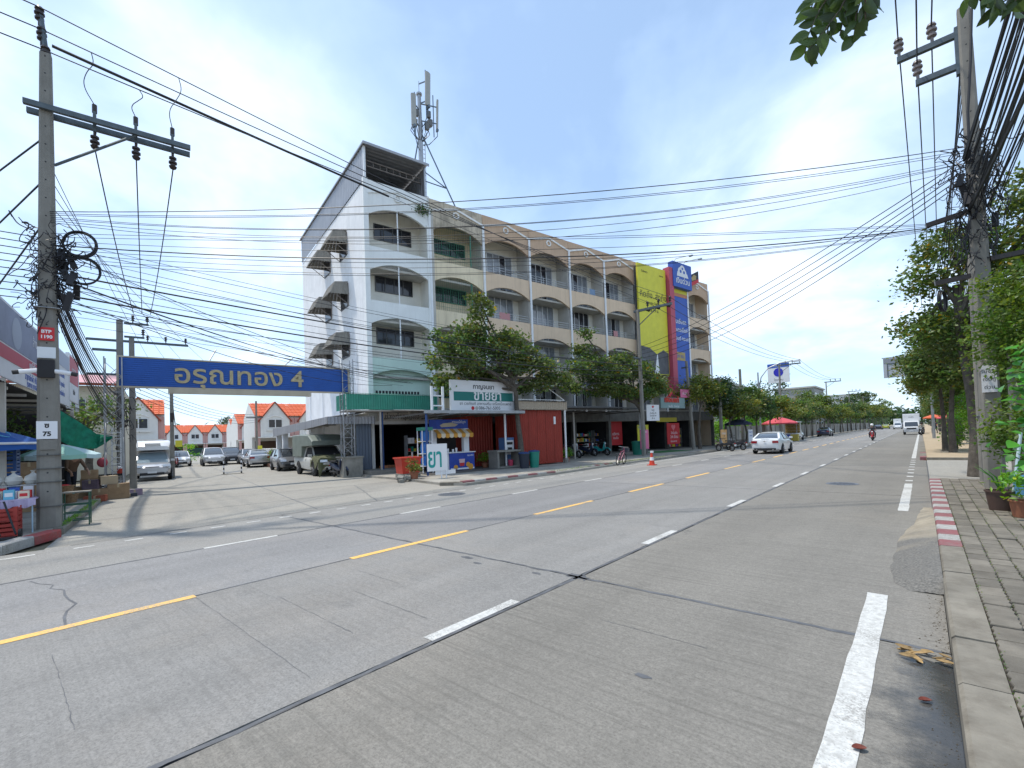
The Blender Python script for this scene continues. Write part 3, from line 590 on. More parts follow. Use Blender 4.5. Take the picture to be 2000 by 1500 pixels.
for k in range(9):
    y0, y1 = 4.0 * k, 4.0 * k + 4.0
    mw = m_wallp if k == 0 else (m_cream if k == 1 else m_tan)
    for fi, (sp_, tp, top) in enumerate(BANDS):
        mm = mw
        if fi == 0 and k >= 2: mm = m_tan2
        if fi == 0 and k == 1: mm = m_rust
        if fi == 3 and k == 0: mm = m_mint
        archpanel(y0 + 0.02, y1 - 0.02, sp_, tp, top, mm, 'arch_panel')
        fl = FLOORS[fi]
        MB().bx(-1.4, -0.16, y0 + 0.06, y1 - 0.06, fl - 0.13, fl).build('balcony_floor', m_fin, bld)
        # back wall with its opening
        if fi == 3 and k == 0:
            bw = MB().bx(-0.5, -0.36, y0 + 0.1, y1 - 0.1, 3.2, 6.4).build('recessed_wall', m_mint, bld)
            for i in range(14): MB().bx(-0.37, -0.352, 0.42 + i * 0.2, 0.55 + i * 0.2, 4.56, 4.74).build('vent_opening', m_dark, bw)
            continue
        ztop = tp + 0.55 if fi else 16.0
        if k <= 1:
            oy0, oy1, oz0, oz1 = y0 + 0.95, y0 + 3.39, (14.1, 10.9, 7.7, 4.5)[fi], (15.08, 11.88, 8.68, 5.4)[fi]
        else:
            oy0, oy1, oz0, oz1 = y0 + 1.15, y0 + 3.42, fl + 0.06, (15.08, 11.93, 8.72, 5.4)[fi]
        wm = m_walls if k != 1 else m_cream
        bw = MB(); bw.bx(-1.55, -1.4, y0 + .05, oy0, fl, ztop); bw.bx(-1.55, -1.4, oy1, y1 - .05, fl, ztop); bw.bx(-1.55, -1.4, oy0, oy1, oz1, ztop)
        if oz0 - fl > 0.1: bw.bx(-1.55, -1.4, oy0, oy1, fl, oz0)
        bw.build('balcony_wall', wm, bld)
        if k == 0: window(oy0, oy1, oz0, oz1, 4, fm=m_dalu, gm=m_glassd)
        elif k == 1:
            o = window(oy0, oy1, oz0, oz1, 4, fm=m_grn, gm=m_glassd)
            gb = MB()
            for i in range(13): gb.cyl((-1.33, oy0 + 0.1 + i * 0.185, oz0), (-1.33, oy0 + 0.1 + i * 0.185, oz1), 0.012, n=5)
            for i in range(4): gb.cyl((-1.33, oy0, oz0 + 0.2 + 0.2 * i), (-1.33, oy1, oz0 + 0.2 + 0.2 * i), 0.008, n=4)
            gb.build('window_grille', m_grn, o)
            if fi < 2:   # cage of thin bars over the balcony mouth
                gb = MB()
                for i in range(27):
                    yy = y0 + 0.18 + i * 0.138; t = (yy - y0 - 2) / 2; gb.cyl((-0.06, yy, top if False else (13.05, 9.92)[fi]), (-0.06, yy, sp_ + (tp - sp_) * (1 - abs(t) ** 2.1) + 0.02), 0.006, n=4)
                for zz_ in (0.25, 0.9, 1.5): gb.cyl((-0.05, y0 + 0.1, (13.05, 9.92)[fi] + zz_), (-0.05, y1 - 0.1, (13.05, 9.92)[fi] + zz_), 0.008, n=4)
                gb.bx(-0.1, -0.04, y0 + 3.0, y0 + 3.07, (13.05, 9.92)[fi], sp_ + 0.4)
                gb.build('balcony_grille', m_grn, bld)
        else:
            pal = [m_glassb if random.random() < 0.62 else m_glassd for _ in range(4)]
            window(oy0, oy1, oz0, oz1, 4, fm=m_alu, gm=(lambda i, pal=pal: pal[i]), fr=0.06, name='sliding_door')
            if fi < 3:   # rails above the balcony front
                zb = (13.05, 9.92, 6.63)[fi]; rb = MB()
                for q in range(3): rb.cyl((-0.08, y0 + 0.12, zb + 0.14 + 0.17 * q), (-0.08, y1 - 0.1, zb + 0.14 + 0.17 * q), 0.016, n=5)
                for q in range(4): rb.cyl((-0.08, y0 + 0.2 + 1.2 * q, zb), (-0.08, y0 + 0.2 + 1.2 * q, zb + 0.5), 0.018, n=5)
                rb.build('balcony_rail', m_rod, bld)
    # fins between the bays
    for fi in range(4):
        fl = FLOORS[fi]; ztop = 15.9 if fi == 0 else BANDS[fi][1] + 0.5
        MB().bx(-1.4, -0.16, y1 - 0.055, y1 + 0.055, fl, ztop).build('dividing_wall', m_fin if k else m_walls, bld)
        if k == 0: MB().bx(-1.4, -0.16, 0.165, 0.2, fl, ztop).build('dividing_wall', m_walls, bld)
    # gabled moulding and ring on the parapet
    mo = MB(); yc = y0 + 1.95
    for (a, b) in (((y0 + 0.03, 16.12), (yc, 16.66)), ((yc, 16.66), (y1 - 0.03, 16.12))):
        dx = Vector((0, b[0] - a[0], b[1] - a[1])).normalized(); nz = Vector((0, -dx.z, dx.y)) * 0.06
        P = []
        for p in (a, b):
            for x in (0.001, 0.07): P += [(x, p[0] - nz.y, p[1] - nz.z), (x, p[0] + nz.y, p[1] + nz.z)]
        mo.add(P, [(2, 3, 7, 6), (0, 4, 5, 1), (1, 5, 7, 3), (0, 2, 6, 4), (0, 1, 3, 2), (4, 6, 7, 5)])
    mo.build('parapet_moulding', m_mould if k else m_wallp, bld)
    rg_ = MB(); rg_.tube([(0.03, yc + 0.19 * math.cos(a), 16.24 + 0.19 * math.sin(a)) for a in [2 * math.pi * i / 20 for i in range(20)]], 0.055, 6, True)
    rg_.build('parapet_ring', m_mould if k else m_wallp, bld, True)
    # pilaster pipes
    MB().cyl((0.07, y1 if k < 8 else y1 - 0.08, 3.6), (0.07, y1 if k < 8 else y1 - 0.08, 16.14), 0.085, n=12).build('drain_pipe', m_trim, bld, True)
    if k == 0: MB().bx(0.002, 0.10, 3.80, 3.91, 3.6, 15.1).build('pilaster', m_wallp, bld); MB().bx(0.002, 0.10, 4.09, 4.24, 3.6, 15.9).build('pilaster', m_fin, bld)
MB().bx(-0.14, 0.06, -0.14, 0.14, 0.0, 16.95).build('corner_column', m_wallp, bld)
for fi in range(3):      # slim posts in the white bay
    zb = (13.05, 9.92, 6.63)[fi]; MB().cyl((-0.08, 1.93, zb), (-0.08, 1.93, BANDS[fi][1] + 0.02), 0.04, n=8).build('balcony_post', m_trim, bld)
# things left on the balconies
for (k, fi, y) in ((3, 0, .55), (5, 1, .5), (2, 1, .5), (8, 1, .6), (4, 2, .55), (6, 0, .5)):
    zf = FLOORS[fi]; ac = MB().bx(-1.38, -1.02, 4 * k + y - .38, 4 * k + y + .38, zf + 1.55, zf + 2.1).build('air_conditioner', m_alu, bld); MB().lathe((-1.01, 4 * k + y + .1, zf + 1.82), [(.22, -.01), (.22, .0)], 16, 'x').build('fan_grille', m_dalu, ac)
for (k, fi, y0_, y1_) in ((2, 1, 1.2, 2.1), (4, 0, 2.3, 2.9), (5, 1, 1.0, 1.5)):
    zf = (13.05, 9.92, 6.63)[fi]; P = []
    for i in range(9): yy = 4 * k + y0_ + (y1_ - y0_) * i / 8; P += [(-.05 + .02 * math.sin(i * 1.7), yy, zf + .5), (-.03 + .03 * math.sin(i * 1.7), yy, zf + .03)]
    MB().add(P, [(2 * i, 2 * i + 2, 2 * i + 3, 2 * i + 1) for i in range(8)]).build('hanging_cloth', (m_trim, mat('cloth_blue', (.2, .28, .4), .9), mat('cloth_rose', (.5, .25, .25), .9))[k % 3], bld)
# ground floor
m_dfin = mat('shaded_render', (0.13, 0.122, 0.11), 0.9, var=0.25, streak=0.4, dcol=(0.06, 0.055, 0.05))  # grey render darkened in colour to stand in for shopfront shade, plus random streaks
for k in range(10):
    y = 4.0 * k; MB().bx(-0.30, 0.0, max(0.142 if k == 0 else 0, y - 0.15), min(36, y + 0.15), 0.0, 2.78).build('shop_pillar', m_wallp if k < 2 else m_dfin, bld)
for k in range(9):
    y0, y1 = 4.0 * k, 4.0 * k + 4.0
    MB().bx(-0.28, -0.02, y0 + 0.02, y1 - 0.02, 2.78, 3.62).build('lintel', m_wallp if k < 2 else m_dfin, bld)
    MB().bx(-0.60, -0.30, y0 + 0.17, y1 - 0.17, 2.80, 3.12).build('shutter_box', m_alu if k in (3, 4, 5) else m_fin, bld)
    MB().bx(-0.10, 0.02, y0 + 0.05, y1 - 0.05, 3.65, 3.72).build('ledge', m_fin, bld)
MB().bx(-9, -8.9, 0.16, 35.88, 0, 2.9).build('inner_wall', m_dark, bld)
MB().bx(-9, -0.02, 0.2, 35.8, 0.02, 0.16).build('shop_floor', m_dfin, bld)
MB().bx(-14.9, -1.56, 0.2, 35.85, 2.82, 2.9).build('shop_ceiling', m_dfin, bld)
for k in range(1, 9): MB().bx(-8.9, -0.31, 4 * k - 0.06, 4 * k + 0.06, 0.16, 2.8).build('shop_party_wall', m_dark, bld)  # party walls near black: the gloom of the deep rooms is in the colour
sh = MB()
for i in range(26): sh.bx(-0.42, -0.40 + 0.012 * (i % 2), 4.18, 7.82, 0.16 + i * 0.1, 0.255 + i * 0.1)
sh.build('roller_shutter', mat('grey_shutter', (0.30, 0.30, 0.29), 0.5, 0.4), bld)
# rooftop shed
r_ = MB().corr((0, -0.05, 16.86), (-15.1, 0, 0), (0, 0, 1.98), 46, 0.03, (0, -1, 0)); r_.build('shed_side_sheet', m_corg, bld)
MB().corr((-0.02, 3.86, 17.0), (-9, 0, 0), (0, 0, 1.85), 28, 0.03, (0, 1, 0)).build('shed_side_sheet', m_corg, bld)
MB().corr((0.25, -0.16, 18.86), (-15.6, 0, 0), (0, 4.15, 0.06), 46, 0.03, (0, 0, 1)).build('shed_roof', m_corg, bld)
MB().bx(0.2, 0.26, -0.16, 4.0, 18.78, 18.93).build('shed_fascia', m_corg, bld)
MB().bx(-15.1, 0.2, -0.17, -0.1, 18.80, 18.9).build('shed_edge_trim', m_steel, bld)
MB().bx(-6.1, -6.0, 0.1, 3.8, 16.2, 18.8).build('shed_back_sheet', m_cord, bld)
tr = MB()
for x in (-0.6, -2.6):
    tr.bx(x - .03, x + .03, 0.1, 3.8, 18.0, 18.06); tr.bx(x - .03, x + .03, 0.1, 3.8, 18.32, 18.38)
    for i in range(9): tr.bx(x - .02, x + .02, 0.3 + 0.42 * i, 0.34 + 0.42 * i, 18.06, 18.32)
tr.build('roof_truss', mat('rusty_steel', (0.22, 0.19, 0.17), 0.7, 0.3, var=0.3, scale=4), bld)
MB().bx(-0.10, 0.02, -0.06, 0.06, 16.951, 18.8).build('shed_post', m_trim, bld); MB().bx(-0.10, 0.02, 3.74, 3.84, 16.9, 18.8).build('shed_post', m_steel, bld)
MB().bx(-15.0, 0.0, 3.9, 4.05, 16.2, 17.0).build('roof_upstand', m_walls, bld)
# canopies on the side wall
def hood(v, z, par):
    hd = MB(); L_ = 1.75
    A = [(-0.05, 0.0, 0), (-1.0, 0.0, -0.04), (-1.42, 0.18, -1.02), (-0.1, 0.0, -1.1)]
    # top sheet, end hips, front sheet
    va, vb = v, v - L_
    def rib(p0, p1, p2, p3, n):
        for i in range(n):
            t0 = i / n; t1 = (i + 0.55) / n; t2 = (i + 1) / n
            def q(t): return Vector(p0).lerp(Vector(p1), t), Vector(p3).lerp(Vector(p2), t)
            a, b = q(t0); c, d = q(t1); e_, f_ = q(t2); nn = (Vector(p1) - Vector(p0)).cross(Vector(p3) - Vector(p0)).normalized() * 0.02
            hd.add([a, c, d, b], [(0, 1, 2, 3)]); hd.add([c + nn, e_ + nn, f_ + nn, d + nn], [(0, 1, 2, 3)]); hd.add([c, c + nn, d + nn, d], [(0, 1, 2, 3)])
    T = lambda u, vv, dz: (vv, u, z + dz)
    # near end (faces the road), far end, outer slope, top
    rib(T(-0.12, va - .1, -0.02), T(-0.84, va - .1, -0.12), T(-1.22, va + .06, -.92), T(-0.02, va + .06, -0.85), 5)
    rib(T(-0.84, vb + .1, -0.12), T(-0.02, vb + .1, 0.02), T(-0.02, vb - .06, -0.85), T(-1.22, vb - .06, -.92), 5)
    rib(T(-0.84, va - .1, -0.12), T(-0.84, vb + .1, -0.12), T(-1.22, vb - .06, -.92), T(-1.22, va + .06, -.92), 8)
    hd.add([T(-0.02, va - .1, 0.02), T(-0.84, va - .1, -0.11), T(-0.84, vb + .1, -0.11), T(-0.02, vb + .1, 0.02)], [(0, 1, 2, 3)])
    o = hd.build('window_canopy', m_hood, par)
    br = MB(); br.bar(T(-0.03, va - 0.05, -1.45), T(-0.9, va - 0.05, -0.85), 0.035); br.bar(T(-0.03, vb + 0.05, -1.45), T(-0.9, vb + 0.05, -0.85), 0.035); br.bx(va - .07, va - .03, -0.09, -0.021, z - 1.5, z - 0.1); br.build('canopy_bracket', MATS['rusty_steel'], o)
    wn = MB().bx(vb + .15, va - .15, -0.06, -0.021, z - 1.55, z - 0.35).build('window', m_dalu, par)
    MB().bx(vb + .2, va - .2, -0.075, -0.061, z - 1.5, z - 0.4).build('pane', m_glassd, wn)
for z in (15.15, 11.9, 8.72):
    for v in (-3.3, -6.95): hood(v, z, bld)
# grey lean-to awnings over the balcony-side pipes
MB().bx(-15.05, -0.3, -0.05, -0.021, 3.35, 3.47).build('wall_band', m_walls, bld)
for x in (-13.2, -9.6, -2.0): MB().cyl((x, -0.09, 0.0), (x, -0.09, 8.0), 0.035, n=6).build('wall_pipe', m_trim, bld)
# growing bush on the ledge of the second bay
n_ = 260; cen = np.stack([rng.normal(0.12, 0.1, n_), rng.normal(3.55, 0.28, n_), rng.normal(15.95, 0.17, n_)], 1)
ob('wall_plant', leafmesh('wall_plant', cen, 0.13, leafmat('leaf_green', (0.075, 0.13, 0.03)), rng.uniform(0.6, 1.3, (n_, 3))), bld)
# ------------------------------------------------------------------ antenna mast on the roof
m_ant = mat('antenna_panel', (0.37, 0.37, 0.345), 0.55, var=0.05)
am = thing('antenna_mast', 'grey steel mobile antenna mast with white panels on the rooftop', 'antenna mast', tuple(bp(5.1, -3.0, 16.2)), RZ)
MB().cyl((0, 0, 0), (0, 0, 9.6), 0.20, 0.13, 12).cyl((0, 0, 9.6), (0, 0, 9.72), 0.2, n=12).cyl((0, 0, 9.7), (0, 0, 10.6), 0.02, n=5).build('pole', m_steel, am, True)
st = MB(); st.tube([(0.0, 0.1, 6.9), (1.0, 2.5, 1.0)], 0.05, 6); st.tube([(0.0, -0.05, 6.9), (-1.0, -1.0, 0.5)], 0.05, 6); st.tube([(0.0, 0.1, 3.6), (0.6, 1.6, 3.2)], 0.04, 5); st.tube([(0.0, 0.1, 4.3), (0.6, 1.6, 3.2)], 0.04, 5)
st.build('stay', mat('painted_steel_blue', (0.14, 0.18, 0.22), 0.5, 0.5), am)
lad = MB()
for i in range(20): lad.bx(-0.02, 0.02, 0.2, 0.32, 1.0 + i * 0.3, 1.03 + i * 0.3)
lad.bx(-.02, .02, 0.32, 0.35, 0.8, 7.0); lad.build('ladder', m_steel, am)
def panel_ant(dx, dy, z0, z1, w_, d_, yaw, tilt):
    b = MB(); n = 10; ring = []
    for i in range(n):
        a = math.pi * i / (n - 1); ring.append((w_ / 2 * math.cos(a), d_ * 0.5 * math.sin(a)))
    ring += [(-w_ / 2, -d_ / 2), (w_ / 2, -d_ / 2)]
    c, s_ = math.cos(yaw), math.sin(yaw)
    for z in (0,): pass
    R0 = [(dx + x * c - y * s_, dy + x * s_ + y * c, z0) for x, y in ring]; R1 = [(dx + tilt * math.cos(yaw + 1.57) + x * c - y * s_, dy + tilt * math.sin(yaw + 1.57) + x * s_ + y * c, z1) for x, y in ring]
    b.loft([R0, R1]); o = b.build('antenna_panel', m_ant, am, True)
    k = MB(); k.box((dx, dy, z0 - 0.08), (w_ * 0.9, d_ * 0.8, 0.15)); k.tube([(dx, dy, z0 - 0.1), (dx, dy, z0 - 0.5), (dx * 0.5, dy * 0.5, z0 - 1.2), (dx * 0.15, dy * 0.15, z0 - 1.3)], 0.03, 5); k.bar((0, 0, z0 + 0.4), (dx, dy, z0 + 0.4), 0.06); k.bar((0, 0, z1 - 0.5), (dx, dy, z1 - 0.5), 0.06)
    k.cyl((dx * 0.8, dy * 0.8, z0 - 0.6), (dx * 0.8, dy * 0.8, z1 + 0.3), 0.035, n=6)
    k.build('antenna_cable', MATS['painted_steel_blue'], o)
panel_ant(0.6, 0.35, 8.6, 10.9, 0.44, 0.18, -1.2, 0.1); panel_ant(0.55, -0.72, 6.9, 9.0, 0.34, 0.17, -1.9, 0.08); panel_ant(0.35, 1.15, 7.4, 9.5, 0.24, 0.15, -0.3, 0.08)
rr = MB()
for (x, y, z) in ((0.35, 0.5, 8.2), (0.3, 0.65, 7.7), (0.35, 0.35, 7.3), (-0.1, 0.75, 7.9), (0.2, -0.35, 8.1), (0.15, -0.45, 7.4)): rr.box((x, y, z), (0.22, 0.26, 0.45))
rr.build('radio_unit', mat('radio_grey', (0.14, 0.145, 0.15), 0.6), am)
cb_ = MB()
for i in range(9): a = i * 0.7; cb_.tube([(0.3 * math.cos(a), 0.5 * math.sin(a), 7.6), (0.45 * math.cos(a), 0.7 * math.sin(a), 7.0), (0.2 * math.cos(a), 0.3 * math.sin(a), 6.5), (0.1, 0.05, 6.2)], 0.025, 5)
cb_.build('feeder_cable', mat('black_cable', (0.018, 0.018, 0.022), 0.5), am)
# ------------------------------------------------------------------ billboards on the front
m_yb = mat('poster_yellow', (0.68, 0.62, 0.05), 0.55, var=0.07, streak=.2, dcol=(.5, .46, .1)); m_red = mat('poster_red', (0.55, 0.03, 0.035), 0.55); m_blue = mat('poster_blue', (0.035, 0.10, 0.42), 0.5, var=0.05)
m_prw = mat('print_white', (0.75, 0.75, 0.76), 0.6); m_prk = mat('print_black', (0.03, 0.03, 0.03), 0.6); m_asph = mat('print_grey', (0.10, 0.10, 0.105), 0.6, var=0.3, scale=2); m_pink = mat('poster_pink', (0.65, 0.16, 0.30), 0.55)
bb1 = thing('billboard', 'tall yellow billboard with black lettering on the shop block', 'billboard', tuple(bp(25.75, 0.45, 7.0)), RZ)
MB().bx(0, 0.16, -2.05, 2.0, -0.1, 9.6).build('panel', m_yb, bb1)
fr = MB(); [fr.bx(-0.35, -0.001, -1.9 + i * 1.25, -1.82 + i * 1.25, 0, 9.4) for i in range(4)]; fr.build('frame', m_dalu, bb1)
text('lettering', 'คิดถึง..ส่งถึง', 0.78, (0.168, 0.05, 6.9), TF, m_prk, bb1, 0.004)
text('lettering', 'Everyday Delivery', 0.30, (0.168, 0.05, 6.25), TF, m_prk, bb1, 0.004)
text('lettering', 'ส่ง 19 บ.', 0.42, (0.168, 0.05, 5.6), TF, m_prk, bb1, 0.004, bold=0.008)
text('lettering', 'Delivery', 0.26, (0.168, -1.1, 8.95), TF, m_prk, bb1, 0.004)
text('lettering', 'express', 0.20, (0.168, 1.35, 8.95), TF, m_prk, bb1, 0.004)
MB().add([(0.166, -2.0, -0.05), (0.166, 1.95, -0.05), (0.166, 1.95, 1.9), (0.166, 1.2, 2.15), (0.166, 0.2, 1.7), (0.166, -0.8, 2.2), (0.166, -2.0, 2.3)], [(0, 1, 2, 3, 4, 5, 6)]).build('printed_road', m_asph, bb1)
MB().add([(0.17, -0.2, -0.05), (0.17, 0.5, -0.05), (0.17, 0.32, 1.72), (0.17, 0.24, 1.72)], [(0, 1, 2, 3)]).build('printed_line', m_prw, bb1)
# blue board with the top box
bb2 = thing('billboard', 'tall blue and red vertical sign board with white lettering', 'billboard', tuple(bp(29.9, 0.4, 4.2)), RZ)
MB().bx(0, 0.15, -1.35, 1.3, 0.0, 12.35).build('panel', m_blue, bb2)
MB().bx(-0.1, 0.55, -2.05, -1.36, 0.5, 12.7).build('red_side', mat('poster_crimson', (0.46, 0.075, 0.115), 0.55, streak=.3, dcol=(.5, .2, .22)), bb2)
MB().bx(0.152, 0.17, -1.35, 1.3, 10.62, 11.0).build('yellow_band', m_yb, bb2); MB().bx(0.152, 0.17, -1.35, 1.3, 10.3, 10.61).build('orange_band', mat('poster_orange', (0.55, 0.22, 0.10), 0.55), bb2)
MB().bx(0.0, 0.2, 1.302, 1.5, 0.0, 11.0).build('white_edge', m_prw, bb2)
for z, t, s_ in ((7.9, 'สินเชื่อรถ', 0.56), (7.1, 'มอเตอร์ไซค์', 0.52), (6.3, 'รถยนต์ กระบะ', 0.48), (1.4, 'โทรเลย', 0.5), (0.7, 'รับเงินทันที', 0.46)):
    text('lettering', t, s_, (0.16, -0.05, z), TF, m_prw, bb2, 0.004, bold=0.006)
MB().bx(0.152, 0.17, -0.95, 0.55, 4.2, 5.0).build('gold_plate', mat('poster_gold', (0.42, 0.30, 0.10), 0.5), bb2)
text('lettering', '24 ชม.', 0.5, (0.176, -0.2, 4.6), TF, m_blue, bb2, 0.003)
bx_ = MB().bx(0.1, 0.62, -1.5, 1.5, 11.0, 13.35).build('top_box', m_blue, bb2)
# white emblem on the box: a rounded vehicle shape over lettering
em = MB()
def disc(b, x, y, z, r, n=20): b.add([(x, y + r * math.cos(2 * math.pi * i / n), z + r * math.sin(2 * math.pi * i / n)) for i in range(n)], [tuple(range(n))])
for (y, z, r) in ((-0.35, 12.55, 0.38), (0.3, 12.5, 0.34), (0.0, 12.75, 0.42)): disc(em, 0.63 + r * 0.004, y, z, r)
em.add([(0.634, -0.95, 12.05), (0.634, 0.95, 12.05), (0.634, 0.75, 12.45), (0.634, -0.8, 12.5)], [(0, 1, 2, 3)]); em.build('emblem', m_prw, bx_)
ew = MB()
for (y, z, r) in ((-0.3, 12.55, 0.16), (0.25, 12.52, 0.15), (0.0, 12.85, 0.12)): disc(ew, 0.638, y, z, r)
ew.build('emblem_detail', m_blue, bx_)
text('lettering', 'เงินด่วน', 0.72, (0.636, 0.0, 11.62), TF, m_prw, bx_, 0.004, bold=0.01)
sl = MB()
for y in (-0.9, 0.6): sl.tube([(0.3, y, 13.35), (0.5, y + 0.1, 13.7), (1.5, y + 0.9, 13.85)], 0.03, 5); sl.box((1.55, y + 0.95, 13.8), (0.35, 0.2, 0.1))
sl.build('spot_lamp', m_steel, bb2)
ss_ = thing('shop_sign', 'small black and red projecting sign above the last bay', 'sign', tuple(bp(32.6, 0.55, 15.6)), RZ)
MB().add([(0, -1.0, 0.1), (0, 0.85, 0.9), (0, 0.85, 2.05), (0, -1.0, 1.2), (-0.12, -1.0, 0.1), (-0.12, 0.85, 0.9), (-0.12, 0.85, 2.05), (-0.12, -1.0, 1.2)], [(0, 1, 2, 3), (7, 6, 5, 4), (0, 4, 5, 1), (1, 5, 6, 2), (2, 6, 7, 3), (3, 7, 4, 0)]).build('panel', m_prk, ss_)
MB().add([(0.004, -1.0, 0.1), (0.004, 0.85, 0.9), (0.004, 0.85, 1.25), (0.004, -1.0, 0.5)], [(0, 1, 2, 3)]).build('red_band', m_red, ss_)
MB().add([(0.006, -0.35, 0.85), (0.006, 0.35, 1.1), (0.006, 0.45, 1.45), (0.006, 0.0, 1.55), (0.006, -0.45, 1.15)], [(0, 1, 2, 3, 4)]).build('gold_emblem', MATS['poster_gold'], ss_)
# ------------------------------------------------------------------ gate sign over the side street
m_gblue = mat('sign_blue', (0.02, 0.10, 0.40), 0.4, var=0.08, scale=2); m_gold = mat('letter_gold', (0.42, 0.34, 0.20), 0.35, 0.6, var=0.2, scale=9); m_beige = mat('beige_board', (0.48, 0.42, 0.32), 0.8, var=0.1)
m_conc = mat('pole_concrete', (0.225, 0.212, 0.187), 0.9, var=0.14, scale=2.5, bump=0.3, bscale=40, streak=0.45, dcol=(0.12, 0.11, 0.095))
m_concd = mat('old_concrete', (0.26, 0.25, 0.22), 0.95, var=0.2, scale=2, bump=0.4, bscale=25, dirt=0.7, dcol=(0.08, 0.075, 0.065), dscale=1.5)
gt = thing('gate_sign', 'long blue slatted sign spanning the side street on lattice towers', 'gate sign', tuple(bp(-6.2, 1.0)), RZ)
pn = MB().bx(-0.12, 0.05, -4.6, 4.6, 4.44, 5.62).build('panel', m_gblue, gt)
sl = MB()
for i in range(13): sl.bx(0.052, 0.075, -4.55, 4.55, 4.47 + i * 0.088, 4.535 + i * 0.088)
tag(sl.build('slats', m_gblue, pn), kind='stuff')
fr = MB(); fr.bx(-0.14, 0.1, -4.68, 4.68, 5.622, 5.68); fr.bx(-0.14, 0.1, -4.68, 4.68, 4.38, 4.438); fr.bx(-0.14, 0.1, -4.68, -4.602, 4.44, 5.62); fr.bx(-0.14, 0.1, 4.602, 4.68, 4.44, 5.62); fr.build('frame', m_beige, gt)
MB().bx(-0.1, 0.12, -3.0, 2.75, 4.17, 4.378).build('lower_board', m_beige, gt)
text('lettering', 'อรุณทอง 4', 1.12, (0.085, -0.2, 4.98), TF, m_gold, gt, 0.03, bold=0.014, sx=1.05)
br = MB(); br.bar((-0.1, -1.5, 5.68), (-0.5, -1.2, 6.3), 0.04); br.bar((-0.1, 1.6, 5.68), (-0.5, 2.1, 6.2), 0.04); br.build('stay', m_steel, gt)
def lattice(y0, y1, x0, x1, z0, z1, seg, par, m=m_steel, r=0.022):
    b = MB(); C = [(x0, y0), (x1, y0), (x1, y1), (x0, y1)]
    for x, y in C: b.bx(x - r, x + r, y - r, y + r, z0, z1)
    n = int((z1 - z0) / seg)
    for i in range(n):
        za, zb = z0 + i * seg, z0 + (i + 1) * seg
        for j in range(4):
            a, c = C[j], C[(j + 1) % 4]
            b.bar((a[0], a[1], za if i % 2 else zb), (c[0], c[1], zb if i % 2 else za), 0.02); b.bar((a[0], a[1], za), (c[0], c[1], za), 0.02)
    return b.build('lattice_tower', m, par)
lattice(-5.05, -4.5, -0.35, 0.15, 0, 5.6, 0.6, gt); lattice(4.3, 4.85, -0.35, 0.15, 1.05, 6.2, 0.5, gt)
MB().bx(-0.7, 0.45, 4.15, 5.15, 0, 0.98).bx(-0.75, 0.5, 4.1, 5.2, 0.982, 1.06).build('pedestal', m_concd, gt)
# ------------------------------------------------------------------ front awnings and sheds
m_greenc = mat('green_sheet', (0.05, 0.28, 0.20), 0.5, 0.1, var=0.12, streak=0.45, dcol=(0.14, 0.34, 0.28)); m_redc = mat('red_sheet', (0.30, 0.035, 0.02), 0.5, 0.1, var=0.12, streak=0.35, dcol=(0.16, 0.03, 0.02)); m_begc = mat('beige_sheet', (0.40, 0.33, 0.25), 0.55, 0.1, streak=0.4, dcol=(0.2, 0.16, 0.12)); m_bluep = mat('blue_post', (0.03, 0.07, 0.20), 0.5, var=0.1)
aw = thing('shop_awning', 'green corrugated metal awning along the white corner bay', 'awning', tuple(bp(0, 0)), RZ)
MB().corr((1.5, -1.85, 3.5), (0, 5.25, 0), (0, 0, 0.82), 40, 0.025, (1, 0, 0)).build('fascia_sheet', m_greenc, aw)
MB().corr((1.49, -1.87, 3.5), (-1.6, 0, 0), (0, 0, 0.82), 10, 0.025, (0, -1, 0)).build('fascia_sheet', m_greenc, aw)
MB().corr((0.12, -1.85, 4.5), (0, 5.25, 0), (1.45, 0, -0.16), 40, 0.025, (0.1, 0, 1)).build('roof_sheet', m_greenc, aw)
f2 = MB(); f2.bx(0.15, 1.48, -1.8, 3.35, 3.42, 3.48)
for y in (-1.75, 0.0, 1.7, 3.3): f2.bx(1.3, 1.38, y - .04, y + .04, 0.1 if y in (0.0, ) else 3.2, 3.42)
f2.build('frame', m_fin, aw)
bd = MB().bx(0.32, 0.37, 0.2, 3.3, 2.95, 3.4).build('sign_board', m_fin, aw); text('lettering', 'ช่างทำกุญแจ', 0.42, (0.375, 1.7, 3.18), TF, m_prk, bd, 0.004)
# side carport
cp = thing('carport', 'grey sheet metal carport roof along the side of the white building', 'carport', tuple(bp(0, 0)), RZ)
MB().corr((0.75, -2.58, 2.78), (0, 2.5, 0), (0, 0, 0.40), 14, 0.03, (1, 0, 0)).build('fascia_sheet', m_corg, cp)
ff = MB(); k = 60; P = []
for i in range(k * 2 + 1):
    t = i / (k * 2); x = 0.76 - 15.2 * t; d = 0.03 * (1 if (i // 2) % 2 else 0); P += [(x, -2.6 - d, 2.80 - 0.36 * t), (x, -2.6 - d, 3.17 - 0.12 * t)]
ff.add(P, [(2 * i, 2 * i + 2, 2 * i + 3, 2 * i + 1) for i in range(k * 2)]); ff.build('fascia_sheet', m_corg, cp)
MB().corr((0.75, -2.58, 3.16), (-15.2, 0, -0.1), (0, 2.53, 0.35), 50, 0.02, (0, 0, 1)).build('roof_sheet', m_corg, cp)
for i in range(9): MB().bx(0.5 - 1.8 * i, 0.58 - 1.8 * i, -2.5, -0.05, 3.02 - 0.012 * i, 3.12 - 0.012 * i).build('rafter', m_fin, cp)
for (x, y) in ((-13.6, -2.35), (-11.3, -2.35)): MB().bx(x - .17, x + .17, y - .17, y + .17, 0, 2.95).build('post', m_wallw, cp)
